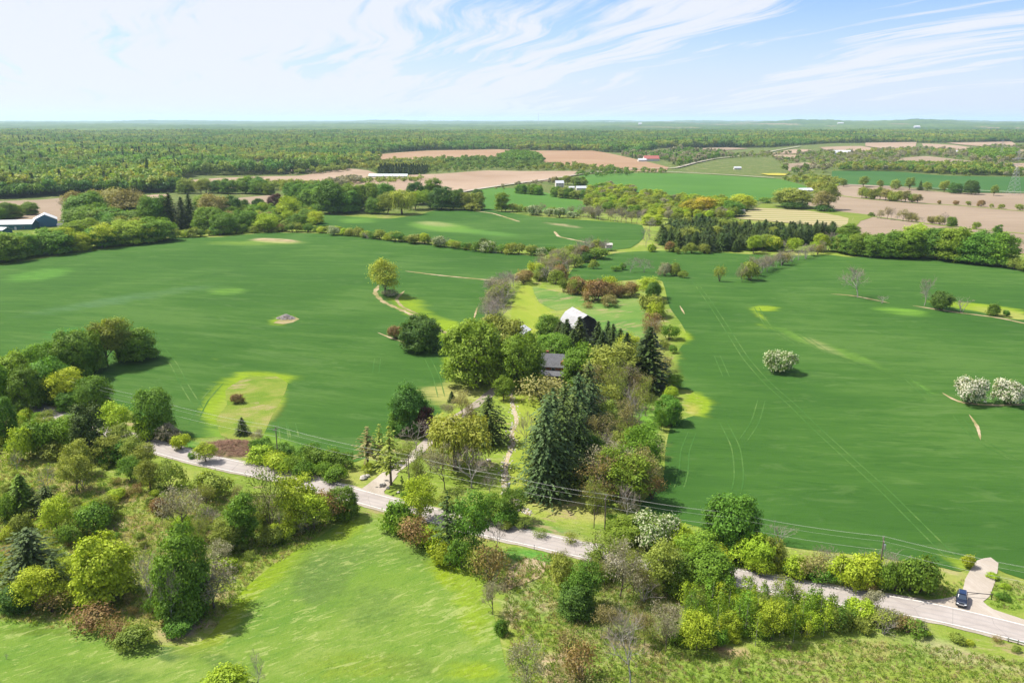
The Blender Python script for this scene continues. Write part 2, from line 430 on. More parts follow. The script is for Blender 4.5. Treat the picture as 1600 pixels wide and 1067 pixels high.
def conifer(kind, seed, Hh=15, Wd=7, tiers=26, droop=.35, nb=11, gap=.02, leaf=.42, ragged=.12, pw=.85):
    rng = np.random.default_rng(seed); cb = VB(); tb = VB()
    tb.tube([(0, 0, -.5), (0, 0, Hh * .5), (0, 0, Hh * .97)], [Wd * .035, Wd * .022, .04], 6, 0)
    P = []; N = []; T = []; S = []
    for i in range(tiers):
        t = i / (tiers - 1); z = Hh * (gap + (1 - gap) * t ** .92); Rr = Wd / 2 * ((1 - t) ** pw * .96 + .04) * rng.uniform(1 - ragged, 1 + ragged)
        k = max(4, int(nb * (1 - t * .55)))
        for j in range(k):
            a = j * 2 * math.pi / k + i * 1.3 + rng.uniform(-.2, .2); L = Rr * rng.uniform(1 - ragged * 1.5, 1 + ragged)
            out = np.array([math.cos(a), math.sin(a), 0]); ns = max(2, int(L / (leaf * .95)) + 1)
            for q in range(ns):
                f = (q + .6) / ns; pos = out * L * f + np.array([0, 0, z - droop * L * f * f + rng.normal() * .08])
                nrm = np.array([out[0] * .45, out[1] * .45, 1.0]) + rng.normal(size=3) * .33
                tt = out + np.array([0, 0, -droop * 1.2]) + rng.normal(size=3) * .25
                P.append(pos + rng.normal(size=3) * .1); N.append(nrm); T.append(tt); S.append(leaf * rng.uniform(.8, 1.35) * (1.15 - .3 * f))
    cb.q(quads(np.array(P), unit(np.array(N)), np.array(S), rng, .62, unit(np.array(T))), 0)
    reg(kind, cb.mesh('crown', [LEAF['spruce']]), tb.mesh('trunk', [BARK]))
for s in range(4): conifer('spruce', 90 + s, 15, 6.8, tiers=30, droop=.45, nb=15, leaf=.34, pw=.72)
for s in range(3): conifer('pine', 95 + s, 15, 10, tiers=22, droop=.16, nb=16, gap=.03, leaf=.34, ragged=.32, pw=.42)
for s in range(2): conifer('openpine', 99 + s, 15, 9, tiers=10, droop=.05, nb=8, gap=.3, leaf=.5, ragged=.25)

def willow(seed):
    rng = np.random.default_rng(seed); lobes = [((0, 0, 8), 4.0)]
    for i in range(9):
        a = i * 2.4; rr = rng.uniform(2.2, 4.6); lobes.append(((math.cos(a) * rr, math.sin(a) * rr, rng.uniform(6.2, 9.0)), rng.uniform(1.9, 2.7)))
    vb = VB(); clumps(vb, lobes, 170, 12, .6, .26, rng, low=-.1)
    P = []; T = []; N = []
    for i in range(420):
        c, r = lobes[rng.integers(1, len(lobes))]; d = rdirs(rng, 1)[0]; d[2] = abs(d[2]) * .5
        p = np.array(c) + d * r; dr = np.array([d[0] * .18, d[1] * .18, -1]); L = rng.uniform(1.5, p[2] - 1.2)
        for q in range(int(L / .55)):
            P.append(p + dr * q * .55 + rng.normal(size=3) * .09); T.append(dr + rng.normal(size=3) * .12); N.append(np.array([d[0], d[1], .25]) + rng.normal(size=3) * .4)
    vb.q(quads(np.array(P), unit(np.array(N)), np.full(len(P), .42), rng, .35, unit(np.array(T))), 0)
    tb = VB(); limbs(tb, lobes[1:], 3.0, .42, rng)
    reg('willow', vb.mesh('crown', [LEAF['willow']]), tb.mesh('trunk', [BARK]))
willow(110); willow(111)

def shrub(kind, seed, Wd=5, Hh=4, n_l=6, ncl=120, per=20, leaf=.17, clr=.36):
    rng = np.random.default_rng(seed); lobes = [((0, 0, Hh * .42), min(Wd, Hh * 1.3) * .40)]
    for i in range(n_l):
        a = i * 2.4 + rng.uniform(-.5, .5); rr = Wd * .30 * rng.uniform(.7, 1.2)
        lobes.append(((math.cos(a) * rr, math.sin(a) * rr, Hh * rng.uniform(.22, .62)), Wd * rng.uniform(.15, .24)))
    vb = VB(); clumps(vb, lobes, ncl, per, clr, leaf, rng, low=-.5)
    for c, r in lobes: vb.tube([(0, 0, -.2), (c[0] * .5, c[1] * .5, c[2] * .6), c], [.09, .06, .02], 4, 1)
    reg(kind, vb.mesh('shrub', [LEAF['mid'], BARK]), None)
for s in range(7): shrub('shrub', 120 + s, 5 + (s % 3), 3.6 + .5 * (s % 3), 5 + s % 4)
for s in range(3): shrub('bloom', 126 + s, 7, 5.2, 10, ncl=330, per=14, leaf=.17, clr=.34)
for s in range(3): shrub('thinshrub', 130 + s, 4.5, 4.2, 6, ncl=70, per=14, leaf=.14, clr=.5)

def sapling(seed):
    rng = np.random.default_rng(seed); vb = VB(); H = 8; n = 420
    t = rng.uniform(.10, 1, n) ** .8; rr = rng.uniform(1.2, 2.0) * (np.sin(np.pi * np.clip(t, .08, .97)) ** .5) * (1 + .35 * np.sin(t * 17 + seed)) * rng.uniform(.2, 1, n); a = rng.uniform(0, 6.28, n)
    ln = rng.normal(size=2) * .8; P = np.stack([np.cos(a) * rr + ln[0] * t, np.sin(a) * rr + ln[1] * t, t * H], 1) + rng.normal(size=(n, 3)) * .22; N = unit(np.stack([np.cos(a), np.sin(a), .5 + 0 * a], 1) + rdirs(rng, n) * .6)
    vb.q(quads(P, N, rng.uniform(.12, .24, n), rng, .6), 0)
    tb = VB(); tb.tube([(0, 0, -.3), (.1, 0, 4), (.15, .1, 7.7)], [.07, .05, .02], 5, 0)
    reg('sapling', vb.mesh('crown', [LEAF['bright']]), tb.mesh('trunk', [BARKG]))
for s in range(8): sapling(140 + s)

def loround(kind, seed, Wd=11, Hh=14, n=230, leaf=.95):
    rng = np.random.default_rng(seed); vb = VB(); lobes = [((0, 0, Hh * .55), Wd * .36)]
    for i in range(7):
        a = i * 2.4 + rng.uniform(-.4, .4); lobes.append(((math.cos(a) * Wd * .27, math.sin(a) * Wd * .27, Hh * rng.uniform(.3, .78)), Wd * rng.uniform(.17, .25)))
    clumps(vb, lobes, n // 3, 3, .8, leaf, rng, shell=(.8, 1.0))
    reg(kind, vb.mesh('crown', [LEAF['canopy']]), None)
for s in range(5): loround('lo', 150 + s, 10 + s % 3, 13 + s % 2)
for s in range(3): loround('loshrub', 160 + s, 6, 4.5, 90, .7)
def locon(seed):
    rng = np.random.default_rng(seed); vb = VB(); P = []; N = []; n = 130
    t = rng.uniform(0, 1, n); a = rng.uniform(0, 6.28, n); rr = 2.9 * (1 - t) ** .9
    P = np.stack([np.cos(a) * rr, np.sin(a) * rr, .6 + t * 13.5], 1); N = unit(np.stack([np.cos(a), np.sin(a), .5 + 0 * a], 1) + rdirs(rng, n) * .4)
    vb.q(quads(P, N, rng.uniform(.6, 1.1, n), rng), 0); reg('locon', vb.mesh('crown', [LEAF['spruce']]), None)
for s in range(3): locon(170 + s)

# ------------------------------------------------------------------ placing plants
prng = np.random.default_rng(7)
COUNT = {}
NAMES = dict(maple='maple_tree', tall='broadleaf_tree', airy='broadleaf_tree', bare='bare_tree', bud='budding_tree', bareshrub='bare_shrub', spruce='spruce_tree',
             pine='pine_tree', openpine='pine_tree', willow='willow_tree', shrub='shrub', bloom='flowering_bush', thinshrub='thin_shrub', sapling='poplar_sapling')
CATS = dict(bloom='bush', bareshrub='bush', shrub='bush', thinshrub='bush', sapling='sapling')
def setmat(o, m, slot=0):
    o.material_slots[slot].link = 'OBJECT'; o.material_slots[slot].material = m
def plant(kind, p, wm, hm, leafm, label, group=None, name=None, cat=None, parts=True, twig=None):
    vs = VAR[kind]; crown, trunk, w_, h_ = vs[int(prng.integers(len(vs)))]
    wm *= {'maple': 1.14, 'airy': 1.08, 'tall': 1.15, 'spruce': 1.30, 'pine': 1.12, 'sapling': 1.35}.get(kind, 1.0)
    s = (wm / w_, wm / w_, hm / h_); rz = float(prng.uniform(0, 6.28)); nm = name or NAMES[kind]
    if kind == 'airy': nm = {'lime': 'young_tree', 'olive': 'young_tree', 'tan': 'budding_tree', 'greybud': 'budding_tree', 'willow': 'willow_tree'}.get(leafm, nm)
    if kind == 'shrub': nm = {'mid': 'green_bush', 'bright': 'green_bush', 'dark': 'green_bush', 'blossom': 'flowering_bush', 'blossomlight': 'flowering_bush'}.get(leafm, nm)
    cat = cat or CATS.get(kind, 'tree')
    if trunk and parts:
        root = empty(nm, p, rz); root.scale = s
        for n_, me in (('trunk', trunk), ('crown', crown)):
            o = bpy.data.objects.new(n_, me); COL.objects.link(o); o.parent = root
            if n_ == 'crown' and leafm: setmat(o, LEAF[leafm])
    else:
        root = bpy.data.objects.new(nm, crown); COL.objects.link(root); root.location = p; root.rotation_euler = (0, 0, rz); root.scale = s
        if leafm: setmat(root, LEAF[leafm])
    tag(root, label, cat, group); COUNT[nm] = COUNT.get(nm, 0) + 1
    return root
def T(kind, x, ytop, ybase, wpx, leafm, label, group=None, **kw):
    p = G(x, ybase); hm = height_for(p, ytop); wm = wpx * depth(p) / FPX
    return plant(kind, p, wm, hm, leafm, label, group, **kw)
SIZEW = {'shrub': ('low', 'rounded', 'tall')}
TONE = dict(dark='dark green', mid='green', bright='fresh green', lime='yellow-green', olive='olive', tan='tan budding', russet='reddish brown', copper='copper leaved',
            gold='golden', spruce='dark', pine='dark green', bluepine='blue-green', blossom='white flowering', blossomlight='pale flowering', willow='yellow-green', greybud='grey budding')
NOUN = dict(maple='maple', tall='tall tree', airy='tree', bare='leafless grey tree', bud='thin tree', bareshrub='leafless grey shrub', spruce='spruce',
            pine='pine', openpine='open pine', willow='weeping willow', shrub='shrub', thinshrub='sparse shrub', sapling='poplar sapling')
def lab(kind, leafm, h, lo, hi, where):
    t = (h - lo) / max(hi - lo, .01); sz = 'small' if t < .33 else ('mid-sized' if t < .7 else 'large')
    tone = '' if kind in ('bare', 'bareshrub') else TONE[leafm] + ' '
    return f"{sz} {tone}{NOUN[kind]} {where}"
def pick(mix):
    tot = sum(m[-1] for m in mix); r = prng.uniform(0, tot)
    for m in mix:
        r -= m[-1]
        if r <= 0: return m
    return mix[-1]
def row(pts, sp, mix, hr, where, group, jit=1.5, wf=(.75, 1.1), parts=True):
    """a hedgerow: plants along a line of photo points. mix: (kind, leaf, weight)"""
    P = [G(*q) for q in pts]; d = prng.uniform(0, sp)
    for a, b in zip(P[:-1], P[1:]):
        L = (b - a).length
        while d < L:
            q = a.lerp(b, d / L); x = q.x + prng.normal() * jit; y = q.y + prng.normal() * jit
            k, lf, _ = pick(mix); hm = prng.uniform(*hr)
            if k in ('bare', 'bud', 'maple', 'airy', 'tall'): f = 1.25
            else: f = 1.0
            wm = hm * f * prng.uniform(*wf) * (.55 if k in ('spruce', 'tall') else (.75 if k in ('bare', 'bud', 'airy') else 1))
            plant(k, Vector((x, y, hz(x, y))), wm, hm * f, lf, lab(k, lf, hm, hr[0], hr[1], where), group, parts=parts)
            d += sp * prng.uniform(.7, 1.35)
        d -= L
def inpoly(u, v, poly):
    u = np.asarray(u, float); v = np.asarray(v, float); ins = np.zeros(u.shape, bool); n = len(poly); j = n - 1
    for i in range(n):
        xi, yi = poly[i]; xj, yj = poly[j]
        c = ((yi > v) != (yj > v)); ins ^= c & (u < (xj - xi) * (v - yi) / ((yj - yi) if yj != yi else 1e-9) + xi); j = i
    return ins
def scatter(poly, sp, excl=(), jit=.42, keep=1.0):
    """jittered grid of world points whose photo position lies in poly"""
    xs, ys, _ = ground([q[0] for q in poly], [q[1] for q in poly])
    X, Y = np.meshgrid(np.arange(xs.min(), xs.max() + sp, sp), np.arange(ys.min(), ys.max() + sp, sp))
    X = X.ravel() + prng.uniform(-jit, jit, X.size) * sp; Y = Y.ravel() + prng.uniform(-jit, jit, Y.size) * sp
    Z = hgt(X, Y); u, v, f = proj(X, Y, Z); ok = inpoly(u, v, poly) & (prng.uniform(size=X.size) < keep)
    for e in excl: ok &= ~inpoly(u, v, e)
    return X[ok], Y[ok], Z[ok], u[ok], v[ok]
def wood(poly, sp, mix, hr, where, group, excl=(), wf=(.8, 1.1), keep=1.0, parts=True):
    X, Y, Z, u, v = scatter(poly, sp, excl, keep=keep)
    for x, y, z in zip(X, Y, Z):
        k, lf, _ = pick(mix); hm = prng.uniform(*hr); f = 1.0
        if k in ('shrub', 'thinshrub', 'bareshrub'): f = .55
        wm = hm * f * prng.uniform(*wf) * {'spruce': .45, 'tall': .55, 'bare': .7, 'bud': .75, 'airy': .8, 'sapling': .28, 'shrub': 1.3, 'thinshrub': 1.1, 'bareshrub': 1.1, 'pine': .6, 'maple': .95}.get(k, 1)
        plant(k, Vector((x, y, z)), wm, hm * f, lf, lab(k, lf, hm, hr[0], hr[1], where), group, parts=parts)

# ------------------------------------------------------------------ masses: one object of instances on points
def stuff_points(name, label, X, Y, Z, sc, kinds, leafmats, scz=None, seed=3, cat=None):
    rng = np.random.default_rng(seed)
    me = bpy.data.meshes.new(name); n = len(X); me.vertices.add(n)
    me.vertices.foreach_set('co', np.stack([X, Y, Z], 1).astype(np.float32).ravel())
    a = me.attributes.new('scl', 'FLOAT_VECTOR', 'POINT'); sc = np.asarray(sc) * np.ones(n); scz = sc if scz is None else np.asarray(scz) * np.ones(n)
    a.data.foreach_set('vector', np.stack([sc, sc, scz], 1).astype(np.float32).ravel())
    a = me.attributes.new('rot', 'FLOAT_VECTOR', 'POINT'); a.data.foreach_set('vector', np.stack([np.zeros(n), np.zeros(n), rng.uniform(0, 6.28, n)], 1).astype(np.float32).ravel())
    col = bpy.data.collections.new(name + '_source'); cnt = 0
    for i, (kd, lm) in enumerate(zip(kinds, leafmats)):
        for (crown, trunk, w_, h_) in VAR[kd]:
            o = bpy.data.objects.new(name + f'_{cnt:02d}', crown); col.objects.link(o); cnt += 1
            if lm: setmat(o, LEAF[lm])
    a = me.attributes.new('idx', 'INT', 'POINT'); a.data.foreach_set('value', rng.integers(0, cnt, n).astype(np.int32))
    me.update()
    o = link(name, me)
    ng = bpy.data.node_groups.new(name, 'GeometryNodeTree')
    ng.interface.new_socket('Geometry', in_out='INPUT', socket_type='NodeSocketGeometry'); ng.interface.new_socket('Geometry', in_out='OUTPUT', socket_type='NodeSocketGeometry')
    N = ng.nodes; gi = N.new('NodeGroupInput'); go = N.new('NodeGroupOutput'); ip = N.new('GeometryNodeInstanceOnPoints'); ci = N.new('GeometryNodeCollectionInfo')
    ci.inputs['Collection'].default_value = col; ci.inputs['Separate Children'].default_value = True; ci.inputs['Reset Children'].default_value = True
    def na(nm, ty):
        q = N.new('GeometryNodeInputNamedAttribute'); q.data_type = ty; q.inputs[0].default_value = nm
        return [s for s in q.outputs if s.enabled and s.name == 'Attribute'][0]
    L = ng.links; L.new(gi.outputs[0], ip.inputs['Points']); L.new(ci.outputs[0], ip.inputs['Instance']); ip.inputs['Pick Instance'].default_value = True
    L.new(na('idx', 'INT'), ip.inputs['Instance Index']); L.new(na('rot', 'FLOAT_VECTOR'), ip.inputs['Rotation']); L.new(na('scl', 'FLOAT_VECTOR'), ip.inputs['Scale'])
    L.new(ip.outputs[0], go.inputs[0])
    md = o.modifiers.new('scatter', 'NODES'); md.node_group = ng
    tag(o, label, cat or 'trees', None, 'stuff'); return o
# ------------------------------------------------------------------ ground materials
def vcol(k, c1, c2, f): return k.mix(f, c1, c2)
def grass_mat(name, cols, tan=0.0, rot=0.0, stretch=4.0, fine=1.0, paint=False, bump=0.15, rows=None, pale=None, tanc=(0.26, 0.20, 0.11), big=0.02, contrast=1.0):
    """cols: three tones; noise at several sizes, direction-stretched streaks, optional straw patches"""
    m, k = mat(name); g = ground_coord(k)
    gs = k.mapping(g, rot=(0, 0, rot), scale=(1.0 / stretch, 1.0, 1.0))
    nb = k.noise(g, big, 3, 0.55, 0.4); nm = k.noise(gs, 0.16, 5, 0.62, 0.3); nf = k.noise(gs, 1.5 * fine, 4, 0.7)
    f = k.math('ADD', k.math('MULTIPLY', nb, 0.45), k.math('ADD', k.math('MULTIPLY', nm, 0.35), k.math('MULTIPLY', nf, 0.20)))
    w_ = 0.13 / contrast
    c = k.mix(k.mapr(f, 0.5 - w_, 0.5 + w_ * .2), cols[0], cols[1]); c = k.mix(k.mapr(f, 0.5, 0.5 + w_), c, cols[2])
    if rows:
        wv = k.n('ShaderNodeTexWave', i_Vector=k.mapping(g, rot=(0, 0, rows[0])), i_Scale=rows[1], i_Distortion=1.2, i_Detail=1.0).outputs[1]
        c = k.mix(k.math('MULTIPLY', wv, rows[2]), c, cols[1] if len(rows) < 4 else rows[3])
    if paint:
        at = k.n('ShaderNodeVertexColor', layer_name='paint')
        edge = k.noise(gs, 0.35, 5, 0.7); fac = k.mapr(k.math('ADD', at.outputs[1], k.math('MULTIPLY', k.math('SUBTRACT', edge, 0.5), 1.1)), 0.22, 0.78)
        pc = k.mix(1.0, at.outputs[0], k.mix(k.mapr(nf, .3, .7), (.82, .82, .82), (1.15, 1.15, 1.15)), 'MULTIPLY')
        fac = k.math('MULTIPLY', fac, k.math('GREATER_THAN', at.outputs[1], 0.01))
        c = k.mix(fac, c, pc)
    if tan > 0:
        nt = k.noise(gs, 0.30, 6, 0.72, 0.6); nt2 = k.noise(g, 0.045, 2, 0.5)
        tf = k.mapr(k.math('ADD', k.math('MULTIPLY', nt, 0.6), k.math('MULTIPLY', nt2, 0.4)), 0.60 - tan * .25, 0.68 - tan * .2)
        c = k.mix(k.math('MULTIPLY', tf, 0.8), c, tanc)
    if pale:      # bent pale blades lying in streaks
        npl = k.noise(k.mapping(g, rot=(0, 0, rot), scale=(.28, 1.0, 1)), pale[1], 4, .75, .8); np2 = k.noise(g, 0.05, 3, .6)
        pf = k.mapr(k.math('ADD', k.math('MULTIPLY', npl, .75), k.math('MULTIPLY', np2, .25)), .53, .62); c = k.mix(k.math('MULTIPLY', pf, pale[2]), c, pale[0])
        dk = k.noise(k.mapping(g, rot=(0, 0, rot), scale=(.3, 1.0, 1), loc=(7, 3, 0)), pale[1] * 1.3, 4, .75, .8); c = k.mix(k.math('MULTIPLY', k.mapr(dk, .54, .64), pale[2] * .95), c, k.mix(1.0, c, (.55, .68, .6), 'MULTIPLY'))
    finish(k, c, 0.95, k.noise(g, 2.2 * fine, 4, 0.7), 0.05, bdist=bump, bstr=0.8); return m

M_GROUND = grass_mat('rough_grass', [(0.105, 0.165, 0.022), (0.155, 0.210, 0.030), (0.215, 0.235, 0.055)], tan=0.25, rot=R(20), stretch=2.2, paint=True, bump=0.35, contrast=1.3, pale=((0.30, 0.30, 0.12), .7, .5))
M_CROP = grass_mat('young_wheat', [(0.0285, 0.077, 0.0132), (0.0365, 0.091, 0.0150), (0.056, 0.114, 0.023)], rot=R(8), stretch=7, paint=True, bump=0.11, rows=(R(98), 0.40, 0.30), big=0.010, contrast=1.5, pale=((0.075, 0.130, 0.036), .16, .35))
M_CROP2 = grass_mat('far_wheat', [(0.030, 0.085, 0.022), (0.038, 0.098, 0.024), (0.050, 0.110, 0.026)], rot=R(-5), stretch=8, paint=True, bump=0.05, rows=(R(-4), 0.3, 0.2), big=0.006)
M_CROP3 = grass_mat('hay_field', [(0.048, 0.120, 0.020), (0.060, 0.140, 0.024), (0.075, 0.150, 0.028)], rot=R(4), stretch=8, paint=True, bump=0.05, big=0.006)
M_SOIL = grass_mat('bare_soil', [(0.185, 0.140, 0.096), (0.222, 0.171, 0.121), (0.262, 0.205, 0.150)], rot=R(6), stretch=7, bump=0.06, big=0.006, rows=(R(7), .12, .3))
M_SOIL2 = grass_mat('pale_soil', [(0.220, 0.155, 0.105), (0.265, 0.195, 0.138), (0.300, 0.225, 0.165)], rot=R(3), stretch=8, bump=0.06, big=0.006)
M_SOIL3 = grass_mat('orange_soil', [(0.220, 0.135, 0.080), (0.245, 0.160, 0.096), (0.265, 0.185, 0.118)], rot=R(3), stretch=8, bump=0.06, big=0.006)
M_STRIPS = grass_mat('strip_plots', [(0.150, 0.175, 0.045), (0.200, 0.190, 0.070), (0.270, 0.220, 0.120)], rot=R(14), stretch=12, bump=0.06, big=0.006, rows=(R(103), .016, .85, (0.33, 0.27, 0.17)))
M_MEADOW = grass_mat('meadow_grass', [(0.080, 0.152, 0.022), (0.108, 0.176, 0.026), (0.155, 0.208, 0.045)], rot=R(-32), stretch=2.2, fine=.8, paint=True, bump=0.25, contrast=1.1, big=.03, pale=((0.25, 0.28, 0.095), .9, .6))
M_LAWN = grass_mat('mown_grass', [(0.150, 0.205, 0.024), (0.180, 0.225, 0.028), (0.215, 0.240, 0.042)], rot=R(70), stretch=5, bump=0.06, big=.04, tanc=(.2, .18, .08))
M_PASTURE = grass_mat('pasture_grass', [(0.070, 0.150, 0.030), (0.100, 0.175, 0.036), (0.150, 0.200, 0.055)], tan=0.35, rot=R(-25), stretch=3.5, bump=0.25, contrast=1.2, big=.03)
M_CANOLA = simple('canola', (0.30, 0.27, 0.04), 0.9, 0.1)
M_STRAW = grass_mat('dry_reeds', [(0.150, 0.140, 0.055), (0.250, 0.195, 0.105), (0.330, 0.265, 0.165)], rot=R(-40), stretch=3, bump=0.5, contrast=1.8, big=.09)
M_WHEEL = grass_mat('wheel_track', [(0.036, 0.098, 0.019), (0.048, 0.112, 0.023), (0.085, 0.138, 0.036)], rot=R(0), stretch=2, bump=0.05, contrast=1.6, big=.05)
M_GULLY = grass_mat('washed_soil', [(0.170, 0.165, 0.060), (0.260, 0.210, 0.115), (0.340, 0.275, 0.180)], rot=R(30), stretch=2, bump=0.15, contrast=1.5, big=.1)
M_GRAVEL = grass_mat('gravel', [(0.235, 0.200, 0.160), (0.300, 0.260, 0.215), (0.360, 0.320, 0.275)], rot=R(80), stretch=4, bump=0.05, contrast=1.2, fine=2.0)
M_SHOULDER = grass_mat('gravel_shoulder', [(0.225, 0.200, 0.150), (0.290, 0.255, 0.210), (0.340, 0.310, 0.265)], rot=R(80), stretch=2, bump=0.05, contrast=1.2, fine=2.0)
M_MUD = simple('dark_pond_bank', (0.05, 0.05, 0.03), 0.9, 0.1)
m, k = mat('worn_asphalt'); uvn = k.n('ShaderNodeUVMap').outputs[0]; sp_ = k.n('ShaderNodeSeparateXYZ', i_Vector=uvn); g = ground_coord(k)
wl = k.math('ABSOLUTE', k.math('SUBTRACT', k.math('ABSOLUTE', k.math('SUBTRACT', k.math('ABSOLUTE', k.math('SUBTRACT', sp_.outputs[0], 0.5)), 0.25)), 0.12))
wf_ = k.mapr(wl, 0.0, 0.07, 1.0, 0.0); nz = k.noise(g, 0.25, 4, .6); nf = k.noise(g, 6, 4, .7)
c = k.mix(k.mapr(nz, .3, .7), (0.262, 0.230, 0.208), (0.315, 0.282, 0.258)); c = k.mix(k.math('MULTIPLY', wf_, .40), c, (0.215, 0.198, 0.190))
c = k.mix(k.math('MULTIPLY', k.mapr(nf, .45, .75), .25), c, (0.32, 0.30, 0.28))
crk = k.n('ShaderNodeTexVoronoi', feature='DISTANCE_TO_EDGE', i_Vector=k.mapping(g, scale=(.3, .3, 1)), i_Scale=0.5).outputs[0]
c = k.mix(k.mapr(crk, 0.0, 0.012, .45, 0.0), c, (0.10, 0.09, 0.085)); finish(k, c, 0.9, nf, .2, bdist=.01); M_ROAD = m
M_PAINT = simple('road_paint', (0.62, 0.61, 0.57), 0.7, 0.2, var=.25, nscale=2.5)
M_STONE = simple('pale_stone', (0.36, 0.33, 0.29), 0.9, 0.1, var=.3, nscale=1.2, bump=.05)

